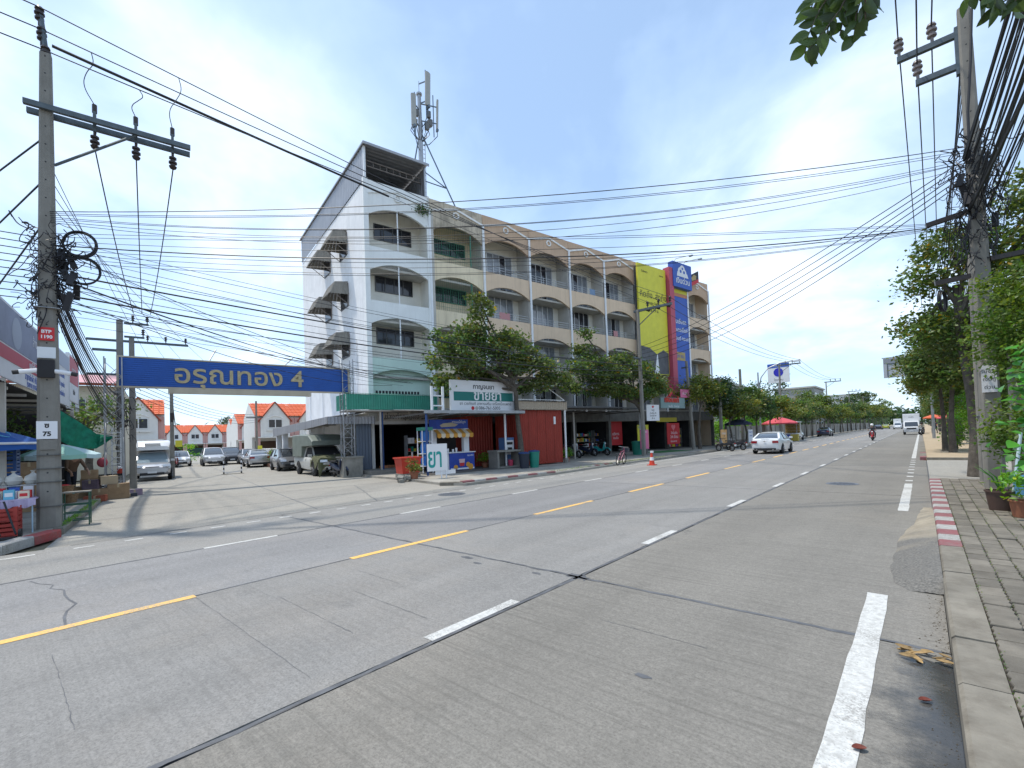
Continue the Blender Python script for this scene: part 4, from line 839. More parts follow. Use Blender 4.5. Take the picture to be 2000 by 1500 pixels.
MB().corr((0.35, -1.0, 0.0), (0, 0.85, 0), (0, 0, 3.0), 5, 0.03, (1, 0, 0)).build('end_sheet', mat('bluegrey_sheet', (0.14, 0.17, 0.22), 0.5, 0.2, streak=0.3), cp)
# raised step in front of the key cutter
stp = thing('shop_step', 'low concrete step with a brick edge before the corner shop', 'step', tuple(bp(0, 0)), RZ)
MB().bx(0.02, 2.3, -0.95, 4.0, 0.06, 0.27).build('step_slab', m_conc, stp)
for i in range(10): MB().bx(0.05, 0.25, 0.35 + i * 0.235, 0.57 + i * 0.235, 0.272, 0.42).build('brick', mat('orange_brick', (0.36, 0.15, 0.07), 0.85, var=0.2, orand=0.2), stp)
MB().cyl((1.25, 0.15, 0.27), (1.25, 0.15, 3.4), 0.05, n=8).build('awning_post', m_bluep, stp)
# pharmacy lean-to
ph = thing('pharmacy_shed', 'open fronted lean-to roof on posts below the pharmacy sign', 'shed', tuple(bp(0, 0)), RZ)
MB().corr((5.75, 0.5, 3.18), (0, 6.0, 0), (-5.6, 0, 0.4), 30, 0.02, (0.1, 0, 1)).build('roof_sheet', m_corg, ph)
MB().bx(5.72, 5.78, 0.45, 6.5, 3.05, 3.2).build('roof_edge', m_steel, ph)
for i in range(6): MB().bx(0.2, 5.7, 0.6 + i * 1.15, 0.66 + i * 1.15, 3.02, 3.1).build('rafter', m_dfin, ph)
for (x, y, m) in ((5.6, 0.62, m_bluep), (4.9, 5.75, m_trim), (4.6, 6.0, m_bluep)): MB().cyl((x, y, 0.09), (x, y, 3.1), 0.06, n=8).build('post', m, ph)
MB().corr((2.6, 4.3, 0.1), (0, 2.2, 0), (0, 0, 3.1), 12, 0.03, (1, 0, 0)).build('back_sheet', m_redc, ph)
MB().corr((0.4, 4.28, 0.1), (2.2, 0, 0), (0, 0, 3.1), 12, 0.03, (0, -1, 0)).build('side_sheet', m_redc, ph)
MB().bx(0.6, 5.6, 0.8, 6.5, 0.09, 0.13).build('floor_slab', mat('dark_floor', (0.10, 0.095, 0.09), 0.8, var=0.2), ph)
ps = thing('pharmacy_sign', 'white and green pharmacy sign board above the lean-to', 'sign', tuple(bp(4.35, 5.0, 3.2)), RZ)
MB().bx(-0.1, 0.0, -2.0, 1.95, 0.03, 1.58).build('panel', m_prw, ps)
MB().bx(0.001, 0.008, -1.85, 1.93, 0.55, 1.02).build('green_band', mat('sign_green', (0.015, 0.17, 0.15), 0.5), ps)
text('lettering', 'ขายยา', 0.72, (0.012, 0.25, 0.82), TF, m_prw, ps, 0.003, bold=0.012); text('lettering', 'กาญจนยา', 0.34, (0.004, 0.0, 1.3), TF, m_prk, ps, 0.003, bold=0.006)
text('lettering', 'ยา เวชภัณฑ์ อาหารเสริม เครื่องมือแพทย์', 0.21, (0.004, 0.15, 0.40), TF, m_prk, ps, 0.002); text('lettering', '086-761-5005', 0.25, (0.004, 0.35, 0.17), TF, m_prk, ps, 0.002)
d_ = MB(); disc(d_, 0.004, -0.72, 0.17, 0.1); d_.build('red_dot', m_red, ps); d_ = MB(); disc(d_, 0.004, -0.48, 0.17, 0.1); d_.build('grey_dot', m_fin, ps)
lg = MB(); [lg.bx(-0.18, -0.1, y - .04, y + .04, -0.12, 1.4) for y in (-1.6, 1.6)]; lg.build('bracket', m_steel, ps)
fm = MB(); fm.bx(-0.12, 0.012, -2.04, -2.001, 0, 1.6); fm.bx(-0.12, 0.012, 1.951, 1.99, 0, 1.6); fm.bx(-0.12, 0.012, -2.04, 1.99, 1.581, 1.62); fm.bx(-0.12, 0.012, -2.04, 1.99, -0.01, 0.029); fm.build('frame', m_alu, ps)
pf = thing('sign_frame', 'white steel posts carrying cross rails beside the pharmacy sign', 'frame', tuple(bp(1.3, 4.9, 3.2)), RZ)
for y in (0, 0.62): MB().bx(-.05, .05, y - .05, y + .05, -0.12, 1.25).build('post', m_trim, pf)
for z in (0.25, 0.75): MB().bx(-.03, .03, 0.051, 0.569, z, z + .06).build('rail', m_trim, pf)
# red sheet shed
rs = thing('red_shed', 'closed stall of red corrugated sheets under a beige fascia', 'shed', tuple(bp(0, 0)), RZ)
for i in range(5): MB().corr((5.05, 6.65 + i * 0.65, 0.16), (0, 0.635, 0), (0, 0, 3.12), 4, 0.03, (1, 0, 0)).build('door_sheet', m_redc, rs)
MB().corr((5.0, 9.93, 0.16), (-4.8, 0, 0), (0, 0, 3.12), 24, 0.03, (0, 1, 0)).build('side_sheet', m_redc, rs); MB().corr((5.0, 6.62, 0.16), (-2.3, 0, 0), (0, 0, 3.12), 12, 0.03, (0, -1, 0)).build('side_sheet', m_redc, rs)
MB().corr((5.3, 6.3, 3.30), (0, 3.85, 0), (0, 0, 0.46), 22, 0.03, (1, 0, 0)).build('fascia_sheet', m_begc, rs)
MB().corr((5.4, 6.25, 3.76), (0, 3.95, 0), (-5.3, 0, 0.3), 22, 0.02, (0.05, 0, 1)).build('roof_sheet', m_corg, rs)
MB().cyl((5.2, 10.02, 0.08), (5.2, 10.02, 3.3), 0.06, n=10).build('post', m_trim, rs); MB().lathe((5.2, 10.02, 0.0), [(0.14, 0.05), (0.14, 0.35), (0.08, 0.4)], 10).build('post_base', m_conc, rs)
MB().bx(5.09, 5.11, 9.2, 9.35, 2.45, 2.9).build('notice', m_prw, rs)
bn_ = MB(); bn_.tube([(5.35, 6.3, 3.86), (5.35, 9.9, 3.86)], 0.02, 5); bn_.tube([(5.35, 9.9, 3.86), (5.2, 8.8, 4.55)], 0.02, 5); bn_.build('roof_bar', m_trim, rs)
# grey verandah to the right
gv = thing('verandah_roof', 'long grey corrugated verandah roof over the motorbike shop', 'verandah', tuple(bp(0, 0)), RZ)
MB().corr((3.6, 10.7, 3.55), (0, 9.2, 0), (-3.5, 0, 0.42), 46, 0.02, (0.1, 0, 1)).build('roof_sheet', mat('old_grey_sheet', (0.20, 0.195, 0.19), 0.7, 0.2, var=0.25, scale=2, streak=0.4, dcol=(0.08, 0.075, 0.07)), gv)
for i in range(6): MB().bx(0.3 + i * 0.62, 0.36 + i * 0.62, 10.75, 19.8, 3.78 - i * 0.072, 3.83 - i * 0.072).build('purlin', m_dfin, gv)
for i in range(5): MB().bx(0.1, 3.5, 11.0 + i * 2.1, 11.07 + i * 2.1, 3.33, 3.4).build('rafter', m_dfin, gv)
for y in (13.7, 20.05): MB().cyl((3.0 if y > 15 else 2.2, y, 0.09), (3.0 if y > 15 else 2.2, y, 3.35), 0.065, n=8).build('post', m_trim if y > 15 else m_fin, gv)
for i, y in enumerate((11.9, 13.9, 15.9)): MB().sphere((3.3, y, 3.42), 0.09, 8, 6).build('hanging_lamp', m_prw, gv)
# poster boards, signs
def board(name, label, u, v, z0, z1, w_, m, txt=(), yaw=0.0, cat='sign', th=0.05, legs=False, tm=None):
    t = thing(name, label, cat, tuple(bp(u, v)), RZ + yaw)
    MB().bx(-th, 0, -w_ / 2, w_ / 2, z0, z1).build('panel', m, t)
    for (s_, sz, y, z) in txt: text('lettering', s_, sz, (0.004, y, z), TF, tm or m_prw, t, 0.002)
    if legs:
        for y in (-w_ * 0.35, w_ * 0.35): MB().bx(-th, -0.005, y - .02, y + .02, 0.05, z0).build('leg', m_steel, t)
    return t
b_ = board('poster', 'red poster hanging in the dark shop behind the scooters', 21.5, -0.7, 0.75, 2.8, 1.7, m_red, (('บริการ', 0.34, 0, 1.7), ('สินเชื่อ', 0.26, 0, 1.35)))
b_ = board('poster', 'red poster with heart emblem under the teal sign', 27.5, 0.9, 0.6, 2.5, 1.9, m_red, (('โปรโมชั่น', 0.28, 0.1, 1.6), ('24 เดือน', 0.36, 0.1, 1.25), ('02-123-4567'[:0] + 'ผ่อนสบาย', 0.24, 0, 0.85)))
h_ = MB(); P = [(0.006, 0.3 * math.sin(t) ** 3, 2.12 + 0.02 * (13 * math.cos(t) - 5 * math.cos(2 * t) - 2 * math.cos(3 * t) - math.cos(4 * t))) for t in [2 * math.pi * i / 24 for i in range(24)]]; h_.add(P, [tuple(range(24))]); h_.build('heart_emblem', mat('print_pink', (0.7, 0.2, 0.22), 0.6), b_)
b_ = board('menu_board', 'hanging white menu board with small print beside the tree trunk', 20.5, 3.9, 2.62, 3.85, 1.55, m_prw, (('เมนู', 0.22, 0, 3.45), ('ก๋วยเตี๋ยว 40', 0.16, 0, 3.2), ('ข้าวมันไก่ 40', 0.16, 0, 3.0), ('น้ำ 10', 0.16, 0, 2.8)), tm=m_prk)
h_ = MB(); h_.add([(0.006, p[1] * 0.45, 3.68 + (p[2] - 2.12) * 0.35) for p in P], [tuple(range(24))]); h_.build('heart_emblem', m_red, b_)
b_ = board('shop_sign', 'teal grey shop sign with raised red letters', 24.5, 3.0, 3.68, 4.55, 3.4, mat('sign_teal', (0.20, 0.29, 0.29), 0.6, var=0.1), (), th=0.12)
text('lettering', 'เพื่อนแท้', 0.62, (0.03, -0.2, 4.35), TF, mat('letter_red', (0.6, 0.06, 0.04), 0.5), b_, 0.03, bold=0.01); text('lettering', 'สินเชื่อ  เงินด่วน', 0.24, (0.006, 0.1, 3.83), TF, m_prw, b_, 0.002)
b_ = thing('heart_sign', 'red heart shaped sign standing on the teal shop sign', 'sign', tuple(bp(24.1, 3.0, 4.6)), RZ)
h_ = MB(); hp = [(0.42 * math.sin(t) ** 3, 0.45 + 0.03 * (13 * math.cos(t) - 5 * math.cos(2 * t) - 2 * math.cos(3 * t) - math.cos(4 * t))) for t in [2 * math.pi * i / 28 for i in range(28)]]
h_.prism(hp, -0.06, 0.02, 'x'); h_.build('panel', m_red, b_)
board('shop_sign', 'pink and white sign standing on the teal shop sign', 26.3, 3.0, 4.6, 5.3, 1.3, m_pink, (('เงินสด', 0.3, 0, 4.95),))
board('poster', 'pink poster stand with flower photos beside the green bin', 18.75, 4.35, 0.55, 1.95, 0.95, m_pink, (('SALE'[:0] + 'ผ้าสวย', 0.2, 0, 1.8),), legs=True)
board('poster', 'tall yellow and blue poster inside the teal sign shop', 23.4, 0.7, 0.5, 2.4, 1.5, m_yb, (('โอน จ่าย', 0.26, -0.3, 2.2),), tm=m_blue)
board('shop_sign', 'yellow name board hanging inside the shop front', 26.6, 0.9, 2.62, 3.0, 3.0, mat('sign_olive_yellow', (0.42, 0.34, 0.03), 0.6))
board('a_frame_sign', 'leaning orange advert board on the far pavement', 31.2, 3.6, 0.25, 1.75, 0.9, mat('poster_peach', (0.65, 0.36, 0.14), 0.6, var=0.3, scale=3), (('ชานม', 0.3, 0, 1.4),), yaw=-0.1, legs=True)
board('a_frame_sign', 'white advert board with blue print by the parked motorbikes', 36.6, 3.4, 0.4, 1.65, 0.85, m_prw, (('ร้านยาง', 0.24, 0, 1.4), ('ปะยาง', 0.22, 0, 1.05)), legs=True, tm=m_blue)
gm = MB().bx(1.2, 3.4, 22.0, 26.5, 0.092, 0.105).build('floor_mat', mat('artificial_grass', (0.03, 0.13, 0.04), 0.95, var=0.3, scale=30)); gm.location = tuple(bp(0, 0)); gm.rotation_euler = (0, 0, RZ); tag(gm, 'green artificial grass mat in front of the teal sign shop', 'mat')
# ---- drink kiosk
ki = thing('drink_kiosk', 'blue drinks kiosk with scalloped orange and white canopy', 'kiosk', tuple(bp(2.75, 4.0)), RZ)
m_kb = mat('kiosk_blue', (0.02, 0.06, 0.36), 0.4, var=0.25, scale=2.5); m_org = mat('canopy_orange', (0.62, 0.30, 0.05), 0.8); m_crm = mat('canopy_cream', (0.70, 0.62, 0.48), 0.8)
MB().bx(-0.1, 0.05, -1.15, 1.12, 2.33, 2.82).build('top_banner', m_kb, ki)
cup = MB(); cup.prism([(-0.5, 2.42), (0.3, 2.45), (0.5, 2.55), (0.1, 2.66), (-0.4, 2.62), (-0.6, 2.52)], 0.052, 0.06, 'x'); cup.build('banner_cup', m_beige, ki)
text('lettering', 'ชานมไข่มุก', 0.2, (0.056, 0.55, 2.68), TF, m_prw, ki, 0.003)
for i in range(9):
    y0_ = -1.02 + i * 0.24; b = MB(); pts = [(0.05, y0_, 2.33), (0.05, y0_ + 0.24, 2.33), (0.55, y0_ + 0.24, 2.06), (0.55, y0_, 2.06)]; b.add(pts, [(0, 1, 2, 3)])
    q = [(0.55, y0_ + 0.24 * t, 2.06 - 0.0) for t in (0, 0.25, 0.5, 0.75, 1)]; q2 = [(0.55, y0_ + 0.24 * t, 1.90 - 0.06 * math.sin(math.pi * t)) for t in (0, 0.25, 0.5, 0.75, 1)]
    b.add(q + q2, [(j, j + 1, j + 6, j + 5) for j in range(4)]); b.build('canopy_stripe', m_org if i % 2 == 0 else m_crm, ki)
for y in (-1.0, 0.95): MB().bx(-0.12, 0.12, y - .16, y + .16, 0.98, 2.33).build('side_panel', m_prw, ki)
MB().bx(-1.2, -1.1, -1.0, 1.0, 0.1, 2.3).build('back_panel', m_dark, ki)
ct = MB().bx(-0.25, 0.55, -0.35, 1.15, 0.16, 1.05).build('counter', m_kb, ki); MB().bx(-0.3, 0.62, -1.15, 1.2, 1.051, 1.09).build('counter_top', m_prw, ki); MB().bx(-0.25, 0.5, -1.1, -0.36, 0.2, 1.05).build('counter', m_prw, ki)
cpx = MB(); cpx.prism([(0.25, 0.35), (0.5, 0.35), (0.56, 0.72), (0.2, 0.72)], 0.552, 0.56, 'x'); cpx.build('printed_cup', mat('print_pale_pink', (0.62, 0.42, 0.42), 0.6), ct); cpx = MB(); cpx.prism([(0.26, 0.35), (0.49, 0.35), (0.52, 0.52), (0.23, 0.52)], 0.561, 0.565, 'x'); cpx.build('printed_drink', m_red, ct)
cpx = MB(); [disc(cpx, 0.556 + 0.001 * j, y, z, r, 14) for j, (y, z, r) in enumerate(((0.0, 0.3, 0.13), (0.75, 0.42, 0.13), (0.9, 0.3, 0.16)))]; cpx.build('printed_fruit', m_org, ct); MB().bx(0.552, 0.556, -0.3, 1.13, 0.18, 0.26).build('printed_edge', m_prw, ct)
text('lettering', 'นมสด', 0.16, (0.558, 0.9, 0.9), TF, m_prw, ct, 0.002)
for (y, h_) in ((0.0, 0.16), (0.2, 0.22), (-0.3, 0.2)): MB().cyl((0.3, y, 1.09), (0.3, y, 1.09 + h_), 0.05, 0.06, 10).build('cup', m_prw, ki)
# ---- pavement clutter in front of the pharmacy
ya = thing('pavement_sign', 'white stand sign with two big teal letters on the corner', 'sign', tuple(bp(0.16, 7.5)), RZ)
MB().bx(-0.04, 0, -0.48, 0.48, 0.42, 1.6).build('panel', m_prw, ya); text('lettering', 'ยา', 1.18, (0.004, -0.12, 0.95), TF, mat('letter_teal', (0.02, 0.30, 0.28), 0.6), ya, 0.002, sx=0.62, bold=0.02)
for y in (0.18, 0.42): MB().bx(-0.04, 0, y - .025, y + .025, 0.05, 0.42).build('leg', m_prw, ya)
MB().bx(-0.05, -0.041, -0.1, 0.9, 0.25, 0.42).build('lower_panel', m_prw, ya)
wt = thing('water_tank_stack', 'stack of blue water bottles beside the drinks kiosk', 'water bottles', tuple(bp(1.15, 4.3)), RZ)
for i in range(3): MB().lathe((0, 0, 0.5 + i * 0.62), [(0.2, 0), (0.23, 0.05), (0.23, 0.42), (0.18, 0.52), (0.07, 0.6)], 14).build('bottle', mat('blue_water_bottle', (0.03, 0.16, 0.50), 0.15), wt, True)
fx = MB(); [fx.bx(x - .02, x + .02, y - .02, y + .02, 0.09, 2.25) for x in (-.27, .27) for y in (-.27, .27)]; [fx.bx(-.29, .29, -.29, .29, z, z + .03) for z in (0.46, 1.08, 1.70)]; fx.build('rack', m_trim, wt)
MB().bx(-0.32, 0.32, -0.3, 0.3, 2.26, 2.42).build('green_lid', m_greenc, wt)
rb_ = thing('water_barrel', 'large red plastic water tub standing on the corner step', 'barrel', tuple(bp(-0.3, 5.4)), RZ)
m_rpl = mat('red_plastic', (0.50, 0.045, 0.025), 0.4, var=0.08)
MB().loft([[(x * s_, y * s_, z) for x, y in ((-.42, -.48), (.42, -.48), (.42, .48), (-.42, .48))] for z, s_ in ((0.27, 0.85), (0.95, 1.0))]).build('body', m_rpl, rb_); MB().bx(-.47, .47, -.53, .53, 0.951, 1.02).build('rim', m_rpl, rb_)
MB().cyl((0.3, 0.1, 0.95), (0.3, 0.1, 1.25), 0.04, n=8).build('tap_pipe', m_steel, rb_); MB().bx(-0.4, 0.4, -0.45, 0.45, 0.02, 0.27).build('stand', m_concd, rb_)
cs = thing('concrete_counter', 'open grey concrete counter block with a shelf on the pavement', 'counter', tuple(bp(5.6, 5.0)), RZ)
for y in (-0.72, 0.72): MB().bx(-0.45, 0.4, y - .06, y + .06, 0.09, 0.98).build('side_slab', m_conc, cs)
MB().bx(-0.5, 0.45, -0.82, 0.82, 0.982, 1.08).build('top_slab', m_conc, cs); MB().bx(-0.45, 0.4, -0.658, 0.658, 0.09, 0.2).build('bottom_slab', m_conc, cs); MB().bx(-0.45, -0.4, -0.658, 0.658, 0.201, 0.98).build('back_slab', m_conc, cs)
for (nm, x, y, r, h_, m, lb) in (('bucket', 0.1, 0.3, 0.15, 0.32, mat('pink_plastic', (0.55, 0.06, 0.12), 0.4), 'pink plastic bucket inside the concrete counter'),):
    o = thing(nm, lb, 'bucket', tuple(bp(5.6 + y, 5.0 + x, 0.2)), RZ); MB().lathe((0, 0, 0), [(r * .8, 0), (r, h_), (r * 1.08, h_), (r * 1.08, h_ - .03)], 14).build('body', m, o, True); MB().tube([(0, r * math.cos(a), h_ + 0.1 * math.sin(a)) for a in [math.pi * i / 8 for i in range(9)]], 0.008, 5).build('handle', m_steel, o)
fz = thing('water_dispenser', 'white and blue water vending cabinet behind the concrete counter', 'vending machine', tuple(bp(6.2, 4.35)), RZ)
MB().bx(-0.3, 0.3, -0.32, 0.32, 0.09, 1.75).build('cabinet', mat('cabinet_blue', (0.10, 0.20, 0.42), 0.4), fz); MB().bx(0.301, 0.32, -0.28, 0.28, 0.8, 1.6).build('front_panel', m_prw, fz); MB().bx(0.321, 0.33, -0.15, 0.15, 0.95, 1.2).build('dispensing_slot', m_dark, fz); MB().bx(0.321, 0.328, -0.2, 0.2, 1.35, 1.5).build('display', m_glassd, fz)
m_gpl = mat('green_plastic', (0.02, 0.22, 0.16), 0.4); m_dpl = mat('dark_plastic', (0.03, 0.035, 0.05), 0.5)
for (u, v, m, h_, r, lb) in ((5.95, 6.25, m_dpl, 0.78, 0.3, 'dark grey plastic bin at the foot of the street tree'), (6.6, 6.3, m_gpl, 0.85, 0.3, 'green plastic bin beside the dark grey bin'), (19.2, 3.3, m_gpl, 0.95, 0.42, 'large green bin beside the white verandah post')):
    o = thing('waste_bin', lb, 'bin', tuple(bp(u, v, 0.09)), RZ); MB().lathe((0, 0, 0), [(r * .78, 0), (r, h_), (r * 1.07, h_), (r * 1.07, h_ - .05), (r * 0.98, h_ - .05)], 18).build('body', m, o, True); MB().lathe((0, 0, h_ + 0.002), [(r * 1.03, 0), (r * 1.05, 0.04), (r * .5, 0.09)], 18).build('lid', m if r > .35 else m_bluep, o, True)
# ------------------------------------------------------------------ utility poles and cables
m_cab = MATS['black_cable']; m_ins = mat('insulator_brown', (0.035, 0.025, 0.022), 0.35); m_insg = mat('insulator_grey', (0.20, 0.17, 0.16), 0.4); m_arm = mat('crossarm_steel', (0.10, 0.12, 0.13), 0.5, 0.5, var=0.2, scale=6)
def shaft(t, h, w0, w1, m=None, holes=True, lean=(0, 0), name='shaft'):
    b = MB(); c = 0.18
    def ring(w_, z, dx, dy):
        a = w_ / 2; k = a * (1 - c * 2); return [(dx - k, dy - a, z), (dx + k, dy - a, z), (dx + a, dy - k, z), (dx + a, dy + k, z), (dx + k, dy + a, z), (dx - k, dy + a, z), (dx - a, dy + k, z), (dx - a, dy - k, z)]
    b.loft([ring(w0 + (w1 - w0) * i / 6, h * i / 6 - (0.3 if i == 0 else 0), lean[0] * i / 6, lean[1] * i / 6) for i in range(7)])
    s_ = b.build(name, m or m_conc, t)
    if holes:
        hm = MB(); n = int(h / 0.42)
        for i in range(2, n):
            z = i * 0.42; a = (w0 + (w1 - w0) * z / h) / 2 + 0.001; dx, dy = lean[0] * z / h, lean[1] * z / h
            hm.add([(dx + a, dy + 0.018 * math.cos(q), z + 0.018 * math.sin(q)) for q in [math.pi * 2 * j / 8 for j in range(8)]], [tuple(range(8))])
            hm.add([(dx + 0.018 * math.cos(q), dy - a, z + 0.018 * math.sin(q)) for q in [math.pi * 2 * j / 8 for j in range(8)]], [tuple(range(8))])
        tag(hm.build('bolt_holes', m_prk, s_), kind='stuff')
    return s_
def insul(t, x, y, z, down=False, m=None, s_=1.0, name='insulator'):
    k = -1 if down else 1; prof = [(0.03, 0), (0.03, 0.12), (0.085, 0.14), (0.085, 0.18), (0.05, 0.20), (0.05, 0.24), (0.095, 0.26), (0.095, 0.30), (0.055, 0.32), (0.055, 0.36), (0.09, 0.38), (0.07, 0.43), (0.02, 0.46)]
    return MB().lathe((x, y, z), [(r * s_, k * q * s_) for r, q in prof], 10).build(name, m or m_ins, t, True)
def sagline(a, b, sag, n=18):
    a = Vector(a); b = Vector(b); return [a.lerp(b, i / n) - Vector((0, 0, 4 * sag * (i / n) * (1 - i / n))) for i in range(n + 1)]
def wire(a, b, sag, r, label, group=None, name='overhead_cable', n=18, m=None):
    o = MB().tube(sagline(a, b, sag, n), r, 5).build(name, m or m_cab); return tag(o, label, 'cable', group)
# ---- pole at the left corner
PX, PY = -14.9, 0.86
lp = thing('utility_pole', 'concrete power pole on the red and white kerb corner at left', 'utility pole', (PX, PY, 0.1), RZ)
sh_ = shaft(lp, 11.0, 0.40, 0.20)
for z, y in ((9.62, 0.15), (9.62, -0.15)): pass
MB().bx(-0.22, -0.13, -0.35, 2.75, 9.60, 9.72).bx(0.13, 0.22, -0.35, 2.75, 9.60, 9.72).build('crossarm', m_arm, lp)
MB().tube([(0.15, 0.15, 8.35), (0.15, 1.62, 9.6)], 0.03, 6).build('brace', m_arm, lp)
for i, y in enumerate((0.84, 1.62, 2.37)):
    MB().box((0, y, 9.72), (0.1, 0.06, 0.5)).build('hanger', m_arm, lp); insul(lp, 0, y, 9.5, True, s_=1.0); MB().cyl((0, y, 9.95), (0, y, 10.15), 0.05, n=8).build('fuse_cap', m_ins, lp)
MB().bar((0, 0, 11.1), (-0.12, -0.1, 12.0), 0.07).build('pole_top_bracket', m_arm, lp)
insul(lp, -0.14, -0.12, 11.75, False); insul(lp, -0.10, -0.08, 11.25, False); insul(lp, 0.02, 0.0, 10.75, False)
pb_ = MB().bx(-0.02, 0.02, -0.13, 0.13, 4.25, 4.55).build('number_plate', m_red, lp, loc=(0.185, 0, 0)); text('lettering', 'BTP', 0.10, (0.022, 0, 4.45), TF, m_prw, pb_, 0.001, bold=0.004); text('lettering', '1190', 0.10, (0.022, 0, 4.33), TF, m_prw, pb_, 0.001, bold=0.004)
MB().bx(0.18, 0.20, -0.15, 0.15, 3.85, 4.1).build('grey_plate', m_alu, lp)
MB().bx(0.185, 0.30, -0.14, 0.14, 3.4, 3.8).build('junction_box', m_dark, lp)
for s_ in (-1, 1):
    c_ = MB().cyl((0.25, s_ * 0.14, 3.55), (0.3, s_ * 0.42, 3.5), 0.05, n=8).build('camera', m_prw, lp); MB().cyl((0.3, s_ * 0.421, 3.5), (0.31, s_ * 0.52, 3.48), 0.045, n=8).build('lens_hood', m_prk, c_)
pw = MB().bx(0.205, 0.22, -0.17, 0.17, 2.02, 2.42).build('street_plate', m_prw, lp); text('lettering', 'ซ', 0.15, (0.222, 0, 2.32), TF, m_prk, pw, 0.001, bold=0.006); text('lettering', '75', 0.14, (0.222, 0, 2.13), TF, m_prk, pw, 0.001, bold=0.006)
MB().bx(0.207, 0.22, -0.12, 0.16, 1.78, 2.0).build('paper_notice', m_conc, lp)
for z in (0.5, 1.05, 1.35, 1.65, 5.0): MB().bx(-0.225, 0.225, -0.225, 0.225, z, z + 0.012).build('strap', m_dalu if z < 4 else m_steel, lp)
# cable coils and tangle on the pole
def coil(par, c, r, tilt, n=5, name='cable_coil', sx=1.0):
    b = MB()
    for k in range(n):
        o = Vector((random.uniform(-.05, .05), random.uniform(-.02, .02), random.uniform(-.02, .02))); rr = r * random.uniform(.95, 1.05)
        b.tube([Vector(c) + o + Vector((rr * math.cos(a) * math.sin(tilt) * 0.3, rr * sx * math.cos(a), rr * math.sin(a))) for a in [2 * math.pi * i / 28 for i in range(28)]], 0.014, 5, True)
    return b.build(name, m_cab, par)
coil(lp, (0.1, 0.55, 6.62), 0.30, 0.6); coil(lp, (0.1, 0.62, 5.98), 0.31, 0.6)
random.seed(5); b = MB()
for i in range(170):
    z0_ = random.uniform(5.0, 6.9); p = Vector((random.uniform(-.25, .25), random.uniform(-.28, .34), z0_)); pts = [p]
    for j in range(5): p = p + Vector((random.uniform(-.16, .16), random.uniform(-.16, .18), random.uniform(-.26, .16))); pts.append(p)
    b.tube(smooth(pts), random.uniform(.006, .013), 4)
for i in range(9): b.box((random.uniform(-.2, .2), 0.25 + random.uniform(-.05, .25), random.uniform(5.0, 6.3)), (0.1, 0.12, random.uniform(.2, .45)), (random.uniform(-.4, .4), random.uniform(-.3, .3), 0))
tag(b.build('cable_tangle', m_cab, lp), kind='stuff')
# ---- pole in front of the shops
def hvpole(label, x, y, h, arm=True, off=0.0, rz=0.0, w0=0.27, w1=0.18, armlen=2.5, z=0.05, group=None):
    t = thing('utility_pole', label, 'utility pole', (x, y, z), rz, group); shaft(t, h, w0, w1, holes=False)
    if arm:
        MB().bx(-0.3, armlen, -0.07, 0.07, h - 0.18, h - 0.02).build('crossarm', m_arm, t); MB().bar((0.1, 0, h - 1.1), (armlen * 0.55, 0, h - 0.2), 0.05).build('brace', m_arm, t)
        for q in (0.3, 0.62, 0.95): insul(t, armlen * q, 0, h - 0.02, m=m_ins)
    return t
p2 = hvpole('concrete power pole standing before the yellow billboard', -14.79, 30.68, 10.5)
for i in range(3): MB().lathe((0.6 + i * 0.75, 0.15, 10.42), [(0.05, 0), (0.11, 0.05), (0.11, 0.1), (0.07, 0.12), (0.11, 0.18), (0.11, 0.24), (0.05, 0.3), (0.11, 0.36), (0.09, 0.42), (0.03, 0.5)], 10, 'y').build('strain_insulator', m_ins, p2, True)
MB().bx(-0.05, 0.05, -0.9, 0.9, 6.9, 7.02).build('lower_arm', m_arm, p2)
p3 = hvpole('tall power pole with a crossarm beside the round blue sign', -13.9, 70.1, 10.1)
p4 = hvpole('power pole with a crossarm beyond the parked dark car', -13.9, 111.0, 10.5)
p5_ = hvpole('far power pole with a crossarm over the distant trees', -13.9, 150.0, 10.5)
hvpole('farthest left power pole near the vanishing point', -13.9, 190.0, 10.5)
for (x, y, h, lb) in ((-14.1, 45.6, 6.6, 'short bare concrete post nearest the end of the shop block'), (-14.3, 53.3, 8.1, 'bare concrete post with bolts behind the motorbikes')):
    t = thing('concrete_post', lb, 'post', (x, y, 0.05)); shaft(t, h, 0.30, 0.22, holes=False)
    MB().bx(-0.04, 0.04, 0.12, 0.3, h * 0.6, h * 0.62).build('bolt', m_steel, t)
t = thing('utility_pole', 'slanted grey pole between the shop trees at the pavement edge', 'utility pole', tuple(bp(27.75, 2.7)), RZ); shaft(t, 7.8, 0.28, 0.18, lean=(0.2, -0.9), holes=False); MB().bx(-.25, .3, -1.0, -0.75, 7.2, 7.3).build('cable_bracket', m_arm, t)
lmp = thing('street_lamp', 'grey street lamp with a curved arm beside the motorbikes', 'street lamp', (-14.0, 59.4, 0.05))
MB().cyl((0, 0, 0), (0, 0, 8.2), 0.11, 0.08, 10).build('column', m_steel, lmp, True); MB().tube([(0, 0, 6.2), (0.3, 0.1, 7.6), (1.0, 0.3, 8.6), (2.2, 0.6, 9.1), (3.4, 0.9, 9.2)], 0.06, 8).build('arm', m_steel, lmp, True); MB().box((3.8, 1.0, 9.15), (0.8, 0.3, 0.16)).build('lantern', m_alu, lmp)
